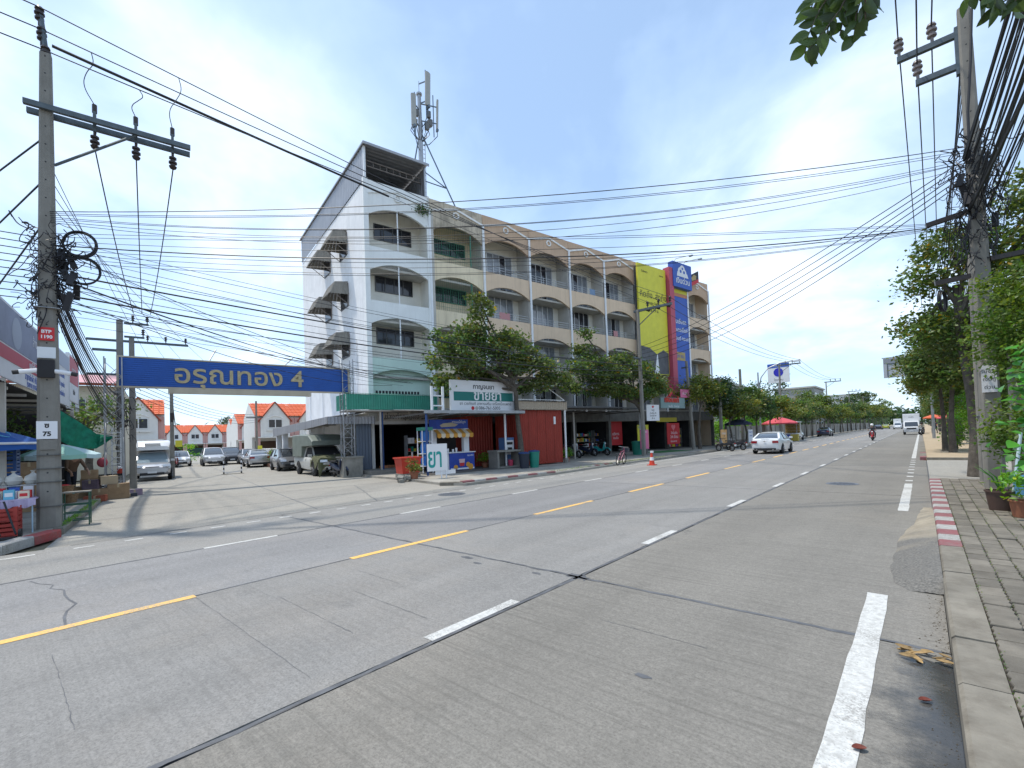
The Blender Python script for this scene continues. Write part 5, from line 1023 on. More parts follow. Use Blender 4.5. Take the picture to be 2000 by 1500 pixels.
# round blue sign board on its own post
rs_ = thing('road_sign', 'white sign board with a blue disc above the trees', 'sign', (-15.2, 76.0, 0.05))
MB().bx(-1.4, 1.4, -0.06, 0.06, 8.2, 11.0).build('panel', m_prw, rs_); MB().bx(-1.4, 1.4, -0.075, -0.061, 10.4, 11.0).build('blue_band', m_blue, rs_)
q = MB(); q.lathe((0, -0.07, 9.7), [(0.62, -0.01), (0.62, 0.0)], 24, 'y'); q.build('blue_disc', mat('disc_blue', (0.03, 0.03, 0.45), 0.5), rs_); MB().cyl((0, 0, 0), (0, 0, 8.2), 0.12, n=8).build('post', m_steel, rs_)
text('lettering', 'ทางเข้า', 0.42, (0, -0.08, 10.68), TD, m_prw, rs_, 0.002); text('lettering', 'โรงงาน', 0.42, (0, -0.064, 8.6), TD, m_prk, rs_, 0.002)
# overhead sign on the right
og = thing('overhead_sign', 'white rectangular road sign hanging out from the right hand trees', 'road sign', (0.9, 62.0, 0.1))
MB().bx(-3.6, -1.55, -0.05, 0.05, 6.4, 8.45).build('panel', mat('sign_back_grey', (0.45, 0.46, 0.48), 0.5, 0.3), og); MB().bx(-3.55, -1.6, -0.07, -0.051, 7.9, 8.4).build('grey_band', mat('band_grey', (0.25, 0.27, 0.30), 0.5), og)
fr = MB(); fr.bx(-3.3, -3.22, -0.09, -0.052, 6.5, 7.88); fr.bx(-3.221, -1.7, -0.09, -0.052, 7.80, 7.88); fr.build('frame', m_arm, og)
MB().bx(-3.7, 0.05, 0.06, 0.16, 8.45, 8.55).build('mast_arm', m_steel, og); MB().cyl((0, 0.1, 0), (0, 0.1, 8.6), 0.13, 0.1, 10).build('column', m_steel, og, True)
# ---- poles on the right
RX, RY = 1.27, 16.02
rp_ = thing('utility_pole', 'tall concrete power pole wrapped in cables on the right pavement', 'utility pole', (RX, RY, 0.1))
shaft(rp_, 11.9, 0.38, 0.24, lean=(-0.03, 0))
MB().bx(-1.32, -0.1, -0.06, 0.06, 11.25, 11.39).build('crossarm', m_arm, rp_); MB().bx(-0.98, -0.1, -0.06, 0.06, 10.45, 10.59).build('crossarm', m_arm, rp_)
MB().bx(-0.22, -0.13, -0.07, 0.07, 10.3, 11.5).build('arm_plate', m_arm, rp_)
for x, z in ((-1.27, 11.39), (-0.93, 10.59), (-0.62, 11.39)): insul(rp_, x, 0, z, m=m_insg, s_=1.15)
for (x0, x1, z, rot) in ((-0.95, -0.15, 6.72, 0.16), (-0.85, -0.2, 5.2, 0.08), (0.15, 0.75, 5.55, 0.06)):
    MB().bar((x0, -0.1, z), (x1, 0, z + (x1 - x0) * rot), 0.11).build('cable_arm', m_ins, rp_)
b = MB(); random.seed(9)
for i in range(190):
    z0_ = random.uniform(6.0, 8.6); p = Vector((random.uniform(-.34, .34), random.uniform(-.34, .3), z0_)); pts = [p]
    for j in range(5): p = p + Vector((random.uniform(-.18, .16), random.uniform(-.2, .16), random.uniform(-.35, .2))); pts.append(p)
    b.tube(smooth(pts), random.uniform(.006, .015), 4)
for i in range(8): b.box((random.uniform(-.35, .35), random.uniform(-.3, .1), random.uniform(6.3, 8.3)), (0.12, 0.12, random.uniform(.2, .4)), (random.uniform(-.4, .4), random.uniform(-.3, .3), 0))
tag(b.build('cable_tangle', m_cab, rp_), kind='stuff')
coil(rp_, (-0.72, -0.15, 4.72), 0.25, 1.0, 6, sx=0.62)
b = MB(); b.tube([(0.1, -0.18, 11.7), (0.02, -0.22, 10.4), (-0.08, -0.22, 9.2), (-0.1, -0.25, 8.2)], 0.03, 6); b.build('riser_cable', m_cab, rp_)
MB().bx(-0.14, 0.12, -0.225, -0.205, 2.35, 3.0).build('notice_plate', m_prw, rp_)
for i in range(3): text('lettering', ('รับจ้าง', 'เงินกู้', 'ด่วน')[i], 0.11, (-0.01, -0.228, 2.85 - i * 0.19), TD, m_prk, rp_, 0.001)
for (x, y, h, w_, lb) in ((1.24, 17.75, 6.2, 0.24, 'thin concrete pole just behind the tall right hand pole'), (1.66, 15.3, 3.3, 0.34, 'stout concrete pole right of the tall cable wrapped pole')):
    t = thing('utility_pole', lb, 'utility pole', (x, y, 0.1)); shaft(t, h, w_, w_ * 0.8)
    MB().bx(-w_ / 2 - .004, w_ / 2 + .004, -w_ / 2 - .004, w_ / 2 + .004, 1.8, 1.83).build('strap', m_steel, t)
hvpole('distant power pole rising out of the right hand trees', 1.6, 96.0, 10.5, armlen=-2.0) if False else None
rp2 = hvpole('power pole behind the parked white truck on the right', 2.2, 64.0, 10.0, arm=True, armlen=-1.6)
# ---- cables
def P2(i, z=10.5): return (-14.79 + 2.5 * (0.3, 0.62, 0.95)[i], 30.68, z + 0.42)
HVR = .014
HV = [('topmost of the three power lines along the shop side', 12.25, -15.0), ('middle of the three power lines along the shop side', 11.72, -14.98), ('lowest of the three power lines along the shop side', 11.2, -14.9)]
for i, (lb, z, x) in enumerate(HV):
    wire((x, PY - 0.1, z), P2(i), 0.28, HVR, lb, None, 'power_line', 26)
    wire((x, PY - 0.1, z), (x, -38, z + 0.1), 0.5, HVR, lb + ', left of the corner pole', None, 'power_line', 12)
    a = P2(i); wire(a, (-13.9 + 2.5 * (0.3, 0.62, 0.95)[i], 70.1, 10.5), 0.7, 0.018, lb + ', beyond the yellow billboard pole', None, 'power_line', 16)
    wire((-13.9 + 2.5 * (0.3, 0.62, 0.95)[i], 70.1, 10.5), (-13.9 + 2.5 * (0.3, 0.62, 0.95)[i], 111, 10.9), 0.8, 0.02, 'thin far power line beyond the round blue sign', 'far left power lines', 'power_line', 12)
tkb = sagline((PX + 0.05, PY + 0.1, 11.35), (-13.7, 30.68, 10.6), 0.22, 30); MB().tube(tkb[:10], 0.034, 6).build('sleeved_cable', m_cab); o = bpy.data.objects['sleeved_cable']; tag(o, 'thick black sleeved cable running right from the corner pole top', 'cable')
wire(tkb[9], tkb[-1], 0.1, 0.008, 'thin wire continuing from the thick sleeved cable', None)
# drops from the HV lines to the crossarm fuses
def atx(i, t): return sagline((HV[i][2], PY - 0.1, HV[i][1]), P2(i), 0.28, 100)[t]
lpw = lambda x, y, z: Vector((PX, PY, 0.1)) + BV * x + BU * y + Vector((0, 0, z))
for i, (t, y) in enumerate(((3, 0.84), (6, 1.62), (9, 2.37))):
    a = atx((1, 2, 0)[i], t); b_ = lpw(0, y, 10.15); mid = a.lerp(b_, 0.5) + Vector((0.0, -0.12 if i == 0 else 0.03, 0.1))
    tag(MB().tube(smooth([a, a.lerp(mid, 0.5) + Vector((0, .1, 0)), mid, mid.lerp(b_, 0.5) - Vector((0, .14, 0)), b_], 3), 0.010, 5).build('drop_wire', m_cab), ('left', 'middle', 'right')[i] + ' drop wire down to the crossarm on the corner pole', 'cable')
    c = bp((-10.4, -10.1, -9.8)[i], -1, 7.98); wire(lpw(0, y, 9.05), c, 0.25, 0.015, ('left', 'middle', 'right')[i] + ' wire falling from the crossarm to the gate pole', None, 'power_line', 14)
# bundle across the road to the right hand pole (upper) and (lower)
rnd = random.Random(3)
for i in range(7):
    wire((PX + 0.1, PY, 7.35 - 0.04 * i), (RX - 0.15, RY, 8.6 - 0.10 * i + rnd.uniform(-.07, .07)), 0.45 + 0.11 * i + rnd.uniform(-.12, .12), 0.0065 if i else 0.010, 'thin cable of the upper bundle strung across the road', 'upper bundle across the road', n=24)
for i in range(8):
    wire((PX + 0.1, PY, 6.85 - 0.09 * i), (RX - (0.9 if i < 5 else 0.2), RY - 0.1, 6.85 - 0.035 * i), 0.2 + 0.09 * i + rnd.uniform(-.1, .1), 0.014 if i == 3 else 0.006, 'thin cable of the lower bundle strung across the road' if i != 3 else 'thick black cable of the lower bundle across the road', 'lower bundle across the road' if i != 3 else None, n=24)
# telecom cables along the shop side
for i in range(13):
    z0_ = 6.75 - 0.16 * i; z1_ = 7.3 - 0.17 * i
    wire((PX + 0.12, PY + 0.1, z0_), (-14.65, 30.6, max(4.9, z1_ + rnd.uniform(-.2, .2))), 0.30 + rnd.uniform(-.1, .35), 0.022 if i in (5, 8) else rnd.uniform(.005, .009), ('upper' if i == 5 else 'lower') + ' thick black telephone cable along the shop side' if i in (5, 8) else 'thin telephone cable along the shop side', None if i in (5, 8) else 'telephone cables along the shops', n=22)
    if i < 10: wire((PX, PY, z0_), (-15.2 + rnd.uniform(-.5, .3), -34, 6.6 - 0.1 * i), 0.5, 0.011, 'telephone cable leaving the corner pole to the left', 'telephone cables left of the corner pole', n=10)
for i in range(3): wire((-14.65, 30.6, 6.2 - 0.3 * i), (-13.9, 70.1, 6.9 - 0.3 * i), 0.6, 0.014, 'telephone cable from the billboard pole to the far pole', 'telephone cables beyond the shops')
for i in range(3): wire((PX + 0.05, PY - .1, 9.0 - 1.0 * i), (-40, -9 + 3 * i, 4.5), 0.1, 0.02, ('upper', 'middle', 'lower')[i] + ' guy wire from the corner pole down to the left', None, 'guy_wire')
for i in range(9): wire((PX + 0.1, PY + .05, 6.6 - rnd.uniform(0, 1.4)), bp(-2.0 + rnd.uniform(0, 6), 1.5 + rnd.uniform(0, 3), 4.6 + rnd.uniform(0, .6)), rnd.uniform(.2, .7), rnd.uniform(.006, .011), 'thin cable from the corner pole to the shop awnings', 'cables from the corner pole to the awnings', n=16)
for i in range(4): wire((PX + 0.1, PY, 8.6 - .35 * i), bp(-9.0 + 2 * i, -30, 7.5), rnd.uniform(.3, .9), .008, 'thin cable from the corner pole toward the orange roofs', 'cables from the corner pole to the houses', n=16)
# slack cables from the pole down into the side street
for i in range(12):
    a = (PX + 0.05, PY + 0.15, 5.9 - 0.09 * i); wire(a, bp(-10.95 + 0.03 * i, 0.3 - 0.25 * i, 4.6 - 0.16 * i), 0.35 + 0.05 * i, 0.026 if i in (3, 9) else 0.011, 'slack black cable sagging from the corner pole into the side street', 'slack cables into the side street', n=14)
# cables from right pole
for i in range(5): wire((RX - 0.2, RY, 8.25 - 0.13 * i), (-14.6, 30.7, 7.9 - 0.28 * i), 0.45 + 0.1 * i, 0.013, 'cable from the right hand pole down to the billboard pole', 'cables slanting to the billboard pole', n=22)
for i, (x, z) in enumerate(((-1.27, 11.9), (-0.93, 11.1), (-0.62, 11.9))):
    n_ = ('left', 'middle', 'right')[i]
    wire((RX + x, RY, z), (2.2 - 1.6 * (0.95, 0.62, 0.3)[i], 64, 10.5), 0.75, 0.017, n_ + ' power line running away on the right', None, 'power_line', 20)
    wire((RX + x, RY, z), (RX + x - 0.1, -24, z), 0.55, 0.017, n_ + ' power line overhead on the right', None, 'power_line', 16)
for i in range(30):
    z = rnd.uniform(6.7, 8.4); th = rnd.random() < 0.22
    wire((RX + rnd.uniform(-.2, .3), RY - 0.1, z), (RX + rnd.uniform(0.2, 1.5), -22 + rnd.uniform(-4, 4), z + rnd.uniform(-.6, .9)), rnd.uniform(0.25, 0.7), 0.03 if th else rnd.uniform(.009, .014), 'thick black cable of the bundle overhead at right' if th else 'thin cable of the bundle overhead at right', 'thick overhead bundle at right' if th else 'thin overhead bundle at right', n=16)
for i in range(5): wire((RX - 0.15, RY, 10.6 - 0.25 * i), (RX - 0.45 - 0.07 * i, RY + 4 + i, 6.4), 0.05, 0.012, 'cable dropping from the pole top toward the trees', 'cables dropping behind the right hand pole', n=6)
for i in range(8): wire((RX, RY + 0.1, 8.0 - 0.2 * i), (2.0, 64, 6.6 - 0.2 * i), 0.7 + 0.1 * i, 0.014, 'telephone cable running away along the right hand trees', 'telephone cables along the right hand trees', n=12)
# ---- poles by the gate
gp = thing('utility_pole', 'concrete pole at the left end of the blue gate sign', 'utility pole', tuple(bp(-10.86, -0.6)), RZ); shaft(gp, 7.5, 0.3, 0.22, holes=False)
for z, y0_, y1_ in ((7.35, 0.0, 1.0), (6.75, 0.0, 0.85)): MB().bx(-.04, .04, y0_ + .15, y1_, z, z + .08).build('crossarm', m_arm, gp)
for y, z in ((0.45, 7.43), (0.95, 7.43), (0.8, 6.83)): insul(gp, 0, y, z, s_=0.75)
MB().bx(-.05, .05, -0.9, 0.0, 6.1, 6.2).build('side_arm', m_arm, gp)
b = MB(); random.seed(21)
for i in range(70):
    p = Vector((random.uniform(-.2, .25), random.uniform(-.2, .35), random.uniform(2.2, 5.2))); pts = [p]
    for j in range(4): p = p + Vector((random.uniform(-.1, .1), random.uniform(-.1, .12), random.uniform(-.35, .15))); pts.append(p)
    b.tube(smooth(pts), random.uniform(.008, .016), 4)
tag(b.build('cable_tangle', m_cab, gp), kind='stuff')
gp2 = thing('utility_pole', 'second concrete pole with crossarms behind the gate sign', 'utility pole', tuple(bp(-10.55, -2.6)), RZ); shaft(gp2, 7.2, 0.28, 0.2, holes=False)
for z in (6.9, 5.3): MB().bx(-.05, .05, -1.6, 2.2, z, z + .1).build('crossarm', m_arm, gp2)
for y in (0.6, 1.3, 2.1): insul(gp2, 0, y, 7.0, s_=0.7)
for y in (1.0, 2.0): insul(gp2, 0, y, 5.3, True, s_=0.8)
gp3 = thing('utility_pole', 'slim grey pole beside the parked pickup with the canopy', 'utility pole', tuple(bp(-9.0, -9.6)), RZ); shaft(gp3, 6.0, 0.24, 0.17, holes=False); MB().bx(-.1, .1, -.1, .1, 3.2, 4.0).build('meter_box', m_ins, gp3)
ys_ = MB().bx(0.12, 0.14, 0.15, 0.5, 1.9, 2.3).build('yellow_plate', m_yb, gp3)
gp4 = thing('utility_pole', 'grey pole in front of the nearest right hand townhouse', 'utility pole', tuple(bp(-2.0, -27)), RZ); shaft(gp4, 6.3, 0.24, 0.16, holes=False); MB().bx(-.05, .05, -.9, .6, 4.6, 4.7).build('crossarm', m_arm, gp4); MB().bx(0.12, 0.14, 0.05, 0.45, 1.3, 1.8).build('yellow_plate', m_yb, gp4)
for i in range(5): wire(bp(-10.5, -2.6, 5.2 - 0.2 * i), bp(-2.0, -27, 5.0 - 0.2 * i), 0.6, 0.014, 'cable slung across the side street behind the gate sign', 'cables across the side street', n=14)
for i in range(3): wire(bp(-9.0, -9.6, 5.5 - 0.3 * i), bp(-8.0, -60, 5.0 - 0.2 * i), 0.7, 0.016, 'cable running down the side street toward the orange roofs', 'cables down the side street', n=12)
for i in range(2): wire(bp(-1.3, 1.0, 6.1 - 0.4 * i), (-14.65, 30.6, 5.4), 0.5, 0.012, 'cable from the gate tower along the shop awnings', 'cables from the gate tower', n=16)
# ------------------------------------------------------------------ vehicles
def paintm(name, col, metal=0.0): return mat(name, col, 0.28, metal, coat=0.6, var=0.03, scale=3)
m_carw = paintm('car_white', (0.72, 0.73, 0.74)); m_cars = paintm('car_silver', (0.46, 0.47, 0.49), 0.5); m_card = paintm('car_dark', (0.03, 0.032, 0.04)); m_carg = paintm('car_grey', (0.16, 0.165, 0.175), 0.3); m_carn = paintm('car_navy', (0.025, 0.035, 0.075)); m_carm = paintm('car_maroon', (0.18, 0.03, 0.03)); m_cary = paintm('car_lime', (0.45, 0.48, 0.05)); m_carr = paintm('bike_red', (0.50, 0.02, 0.03)); m_cart = paintm('bike_teal', (0.02, 0.36, 0.36))
m_tyre = mat('tyre_rubber', (0.018, 0.018, 0.019), 0.85, bump=0.2, bscale=60); m_rim = mat('alloy_rim', (0.42, 0.42, 0.43), 0.35, 0.8); m_cgl = mat('car_glass', (0.035, 0.042, 0.05), 0.04, spec=0.8, coat=0.5); m_tail = mat('tail_lamp', (0.28, 0.012, 0.02), 0.2, coat=0.5); m_head = mat('head_lamp', (0.62, 0.64, 0.66), 0.12, 0.3, coat=0.8); m_blk = mat('black_trim', (0.022, 0.022, 0.024), 0.6); m_plate = mat('number_plate', (0.62, 0.64, 0.66), 0.5); m_chrome = mat('chrome', (0.6, 0.6, 0.6), 0.15, 1.0)
def wheel(par, x, y, r, w_):
    s_ = 1 if x > 0 else -1
    t = MB().lathe((x, y, r), [(r * .62, -w_ / 2), (r * .9, -w_ / 2), (r, -w_ * .36), (r, w_ * .36), (r * .9, w_ / 2), (r * .62, w_ / 2)], 22, 'x').build('wheel', m_tyre, par, True)
    d = MB().lathe((x + s_ * w_ * .38, y, r), [(r * .62, -0.01), (r * .62, 0.012), (r * .5, 0.02), (r * .12, 0.03)], 16, 'x'); d.build('rim', m_rim, t, True)
    sp = MB()
    for i in range(5): a = 2 * math.pi * i / 5; sp.bar((x + s_ * (w_ * .38 + .03), y, r), (x + s_ * (w_ * .38 + .025), y + r * .55 * math.cos(a), r + r * .55 * math.sin(a)), 0.07, 0.02)
    sp.build('spokes', m_rim, t)
    return t
CARS = {
 'sedan': dict(L=4.6, W=1.78, wb=1.32, r=0.32, body=[(-2.30, .42, .80, .70), (-2.24, .30, .97, .82), (-1.95, .22, 1.05, .87), (-1.2, .18, 1.00, .89), (0, .17, .96, .89), (1.0, .18, .95, .885), (1.35, .20, .92, .88), (1.9, .22, .82, .85), (2.18, .28, .70, .78), (2.30, .36, .58, .66)], top=[(-1.90, 1.04), (-1.05, 1.40), (-0.2, 1.455), (0.30, 1.43), (1.20, 0.955)], roof=(-1.05, 0.30), hwb=.80, hwr=.585),
 'hatch': dict(L=4.1, W=1.72, wb=1.22, r=0.31, body=[(-2.02, .42, .95, .72), (-1.97, .28, 1.03, .82), (-1.7, .2, 1.04, .85), (0, .17, .98, .86), (0.9, .18, .97, .855), (1.3, .2, .93, .85), (1.8, .24, .78, .8), (2.0, .34, .62, .68)], top=[(-1.95, 1.03), (-1.6, 1.42), (-0.3, 1.52), (0.25, 1.48), (1.15, 0.97)], roof=(-1.6, 0.25), hwb=.78, hwr=.60),
 'suv': dict(L=4.7, W=1.85, wb=1.4, r=0.37, body=[(-2.34, .5, 1.0, .76), (-2.28, .36, 1.12, .88), (-1.9, .28, 1.13, .91), (0, .26, 1.08, .92), (1.1, .27, 1.08, .915), (1.5, .28, 1.05, .9), (2.1, .32, .95, .86), (2.34, .45, .75, .72)], top=[(-2.28, 1.12), (-2.0, 1.62), (-0.5, 1.75), (0.35, 1.70), (1.30, 1.08)], roof=(-2.0, 0.35), hwb=.84, hwr=.66),
 'pickup': dict(L=5.1, W=1.78, wb=1.5, r=0.37, body=[(-2.55, .5, 1.05, .80), (-2.5, .4, 1.08, .87), (-0.6, .3, 1.06, .885), (0.2, .28, 1.05, .89), (1.2, .28, 1.03, .885), (1.7, .3, .99, .875), (2.3, .34, .90, .84), (2.52, .45, .74, .72)], top=[(-0.55, 1.05), (-0.45, 1.62), (0.2, 1.66), (0.55, 1.62), (1.35, 1.04)], roof=(-0.45, 0.55), hwb=.80, hwr=.64)}
def car(label, kind, loc, rz, paint, cat='car', glass=None, plate=True, rearlamp=None, name='parked_car', group=None):
    K = CARS[kind]; t = thing(name, label, cat, loc, rz, group)
    rings = []
    for (y, zb, zt, hw) in K['body']:
        zm = zb + (zt - zb) * 0.55
        h = [(hw * .82, zb), (hw * .96, zb + .07), (hw, zm), (hw * .985, zt - .13), (hw * .93, zt - .035), (hw * .80, zt), (hw * .4, zt + .018)]
        rings.append([(x, y, z) for x, z in h] + [(-x, y, z) for x, z in h[::-1]])
    body = MB().loft(rings).build('body', paint, t, True)
    # glasshouse
    hwb, hwr = K['hwb'], K['hwr']; zr = max(z for _, z in K['top']); zbel = min(z for _, z in K['top']); rg2 = []
    for (y, z) in K['top']:
        f = (z - zbel) / (zr - zbel); hx = hwb + (hwr - hwb) * min(1, f * 1.02); zb = min(z, zbel + .07) - 0.1
        h = [(hwb, zb), (hx, z - .012), (hx * .5, z + .012 * f)]
        rg2.append([(x, y, zz_) for x, zz_ in h] + [(-x, y, zz_) for x, zz_ in h[::-1]])
    MB().loft(rg2).build('window_glass', glass or m_cgl, t, True)
    y0, y1 = K['roof']; tp = dict(K['top']); ra = [p for p in K['top'] if y0 <= p[0] <= y1]; rr = []
    for (y, z) in ra:
        h = [(hwr + .03, z - .05), (hwr + .015, z + .002), (hwr * .8, z + .018), (hwr * .3, z + .03)]
        rr.append([(x, y, zz_) for x, zz_ in h] + [(-x, y, zz_) for x, zz_ in h[::-1]])
    MB().loft(rr).build('roof', paint, t, True)
    ya, za = K['top'][-1]; yr, zr_ = K['top'][0]
    for s_ in (-1, 1):
        MB().bar((s_ * hwb * .985, ya, za - .02), (s_ * (hwr + .012), y1, tp[y1] - .01), 0.07, 0.05).build('front_pillar', paint, t)
        MB().bar((s_ * hwb * .985, yr, zr_ - .03), (s_ * (hwr + .012), y0, tp[y0] - .02), 0.12, 0.07).build('rear_pillar', paint, t)
        if kind != 'pickup': ym = (y0 + y1) / 2 + .1; MB().bar((s_ * (hwb + .003), ym, zbel - .02), (s_ * (hwr + .02), ym - .03, zr - .06), 0.09, 0.03).build('middle_pillar', m_blk, t)
        m_ = MB().box((s_ * (hwb + .16), ya - .28, zbel + .1), (0.2, 0.1, 0.13)).build('mirror', paint, t)
        for yy in ((-0.95, 0.05) if kind != 'pickup' else (-0.05,)): MB().box((s_ * (K['W'] / 2 + .004), yy, zbel - .14), (0.02, 0.16, 0.03)).build('door_handle', paint, t)
    L2 = K['L'] / 2; b0 = K['body'][0]; b1 = K['body'][-1]
    zt_ = K['body'][1][2]; rl = rearlamp
    for s_ in (-1, 1):
        MB().box((s_ * (K['W'] / 2 - .25), -L2 + .045, zt_ - .15), (0.36, 0.13, 0.16), (0, 0, s_ * 0.12)).build('tail_lamp', m_tail, t, True)
        MB().box((s_ * (K['W'] / 2 - .26), L2 - .13, b1[2] + .08), (0.36, 0.22, 0.13), (0.25, 0, -s_ * 0.32)).build('head_lamp', m_head, t, True)
    MB().box((0, -L2 + .02, zt_ - .17), (0.42, 0.03, 0.14)).build('number_plate', m_plate, t)
    MB().box((0, -L2 + .055, .34), (K['W'] * .74, 0.12, 0.13)).build('rear_bumper_trim', m_blk, t)
    MB().box((0, L2 - .045, .40), (K['W'] * .62, 0.1, 0.15)).build('front_grille', m_blk, t); MB().box((0, L2 - .0, .50), (0.42, 0.03, 0.12)).build('number_plate', m_plate, t); MB().box((0, L2 - .10, b1[2] + .03), (K['W'] * .36, 0.1, 0.09)).build('upper_grille', m_blk, t)
    for yy in (-K['wb'], K['wb']):
        for s_ in (-1, 1):
            MB().lathe((s_ * (K['W'] / 2 - .012), yy, K['r'] + .01), [(K['r'] + .055, -0.03), (K['r'] + .055, 0.016)], 22, 'x').build('wheel_arch', m_blk, t); wheel(t, s_ * (K['W'] / 2 - .075), yy, K['r'], 0.21)
    return t
RZV = -(math.pi / 2 + BA); RZB = math.pi / 2 - BA
cw = car('white saloon car seen from behind driving away in the far lane', 'sedan', (-7.95, 36.85, 0), 0, m_carw, name='saloon_car')
MB().box((0, -2.22, 1.075), (0.5, 0.08, 0.025)).build('boot_lip', m_carw, cw); MB().box((0, -2.33, 0.86), (0.12, 0.02, 0.05)).build('badge', m_chrome, cw)
for s_ in (-1, 1): MB().cyl((s_ * .5, -2.34, .3), (s_ * .5, -2.2, .3), .04, n=10).build('exhaust', m_chrome, cw)
car('dark saloon parked under the far left trees', 'sedan', (-12.0, 92.0, 0), 0, m_carn)
sc_ = car('silver saloon parked tail out in front of the plant bed', 'sedan', tuple(bp(-3.0, -20.0)), RZB, m_cars)
car('grey SUV coming up the middle of the side street', 'suv', tuple(bp(-5.6, -29.4)), RZV, m_cars, 'suv', name='sport_utility_vehicle')
car('black SUV parked behind the striped barrier', 'suv', tuple(bp(-3.9, -31.5)), RZV, m_card, 'suv')
car('light blue hatchback parked against the white townhouse end', 'hatch', tuple(bp(-2.6, -27.5)), RZV, m_cars)
car('white car mostly hidden behind the grey SUV', 'hatch', tuple(bp(-4.75, -36)), RZV, m_carw)
car('white hatchback parked by the yellow plate on the left kerb', 'hatch', tuple(bp(-8.2, -32.2)), RZV, m_carw)
car('small dark car with open bonnet beside the covered pickup', 'hatch', tuple(bp(-2.35, -10.6)), RZV, m_carg)
# pickup with white high canopy on the left
pk = car('silver pickup with a high white canopy parked on the left', 'pickup', tuple(bp(-9.95, -10.4)), RZV, m_cars, 'pickup', glass=mat('pale_windscreen', (0.20, 0.26, 0.29), 0.05, spec=0.8), name='pickup_truck')
rg_ = []
for (y, z0_, z1_, hw) in ((-2.5, 1.06, 2.25, .86), (-0.6, 1.06, 2.32, .86), (-0.1, 1.72, 2.34, .86), (0.6, 1.74, 2.22, .84), (0.9, 1.76, 1.98, .78)): rg_.append([(-hw, y, z0_), (hw, y, z0_), (hw, y, z1_ - .08), (hw - .1, y, z1_), (-hw + .1, y, z1_), (-hw, y, z1_ - .08)])
MB().loft(rg_).build('canopy', m_carw, pk, True); MB().box((0, 0.86, 2.05), (0.75, 0.12, 0.35), (-0.6, 0, 0)).build('canopy_panel', m_carw, pk)
# pickup with fairing and olive cover
pt = car('old pickup with a cab-over box, olive cover over its bonnet', 'pickup', tuple(bp(-1.95, -3.1)), RZV + 0.05, mat('old_white_paint', (0.50, 0.50, 0.47), 0.55, dirt=0.4, var=0.1), 'pickup', glass=m_dark, name='pickup_truck')
m_fair = mat('fairing_sheet', (0.19, 0.22, 0.19), 0.5, var=0.15, streak=0.3)
rg_ = []
for (y, z0_, z1_, hw) in ((-2.5, 1.06, 2.35, .95), (-0.62, 1.06, 2.35, .95), (-0.55, 1.66, 2.35, .95), (0.75, 1.68, 2.28, .95), (1.35, 1.70, 1.95, .92)): rg_.append([(-hw, y, z0_), (hw, y, z0_), (hw, y, z1_ - .05), (hw - .06, y, z1_), (-hw + .06, y, z1_), (-hw, y, z1_ - .05)])
MB().loft(rg_).build('cab_over_box', m_fair, pt); MB().bx(-.96, -.951, -2.3, -0.8, 1.15, 2.2).build('side_panel', m_corg, pt)
m_oliv = mat('olive_cover', (0.10, 0.105, 0.055), 0.9, var=0.35, scale=5, bump=0.8, bscale=9)
P = []; F = []; nx_, ny_ = 16, 14
for j in range(ny_ + 1):
    y = 0.9 + 1.75 * j / ny_
    for i in range(nx_ + 1):
        x = -1.02 + 2.04 * i / nx_; zt = 1.12 - 0.14 * max(0, (y - 1.3)) - (0.28 if y > 2.4 else 0)
        side = max(0, abs(x) - 0.80); drop = side * 2.6 * (0.8 + 0.4 * math.sin(7 * y + x)) + max(0, y - 2.4) * (1.1 + 0.5 * math.sin(9 * x))
        xx = max(-.93, min(.93, x)); P.append((xx + 0.02 * math.sin(11 * y), y if y < 2.52 else 2.54 + 0.02 * math.sin(9 * x), zt + .035 + 0.02 * math.sin(6 * x + 4 * y) - drop))
for j in range(ny_):
    for i in range(nx_): a = j * (nx_ + 1) + i; F.append((a, a + 1, a + nx_ + 2, a + nx_ + 1))
MB().add(P, F).build('bonnet_cover', m_oliv, pt, True)
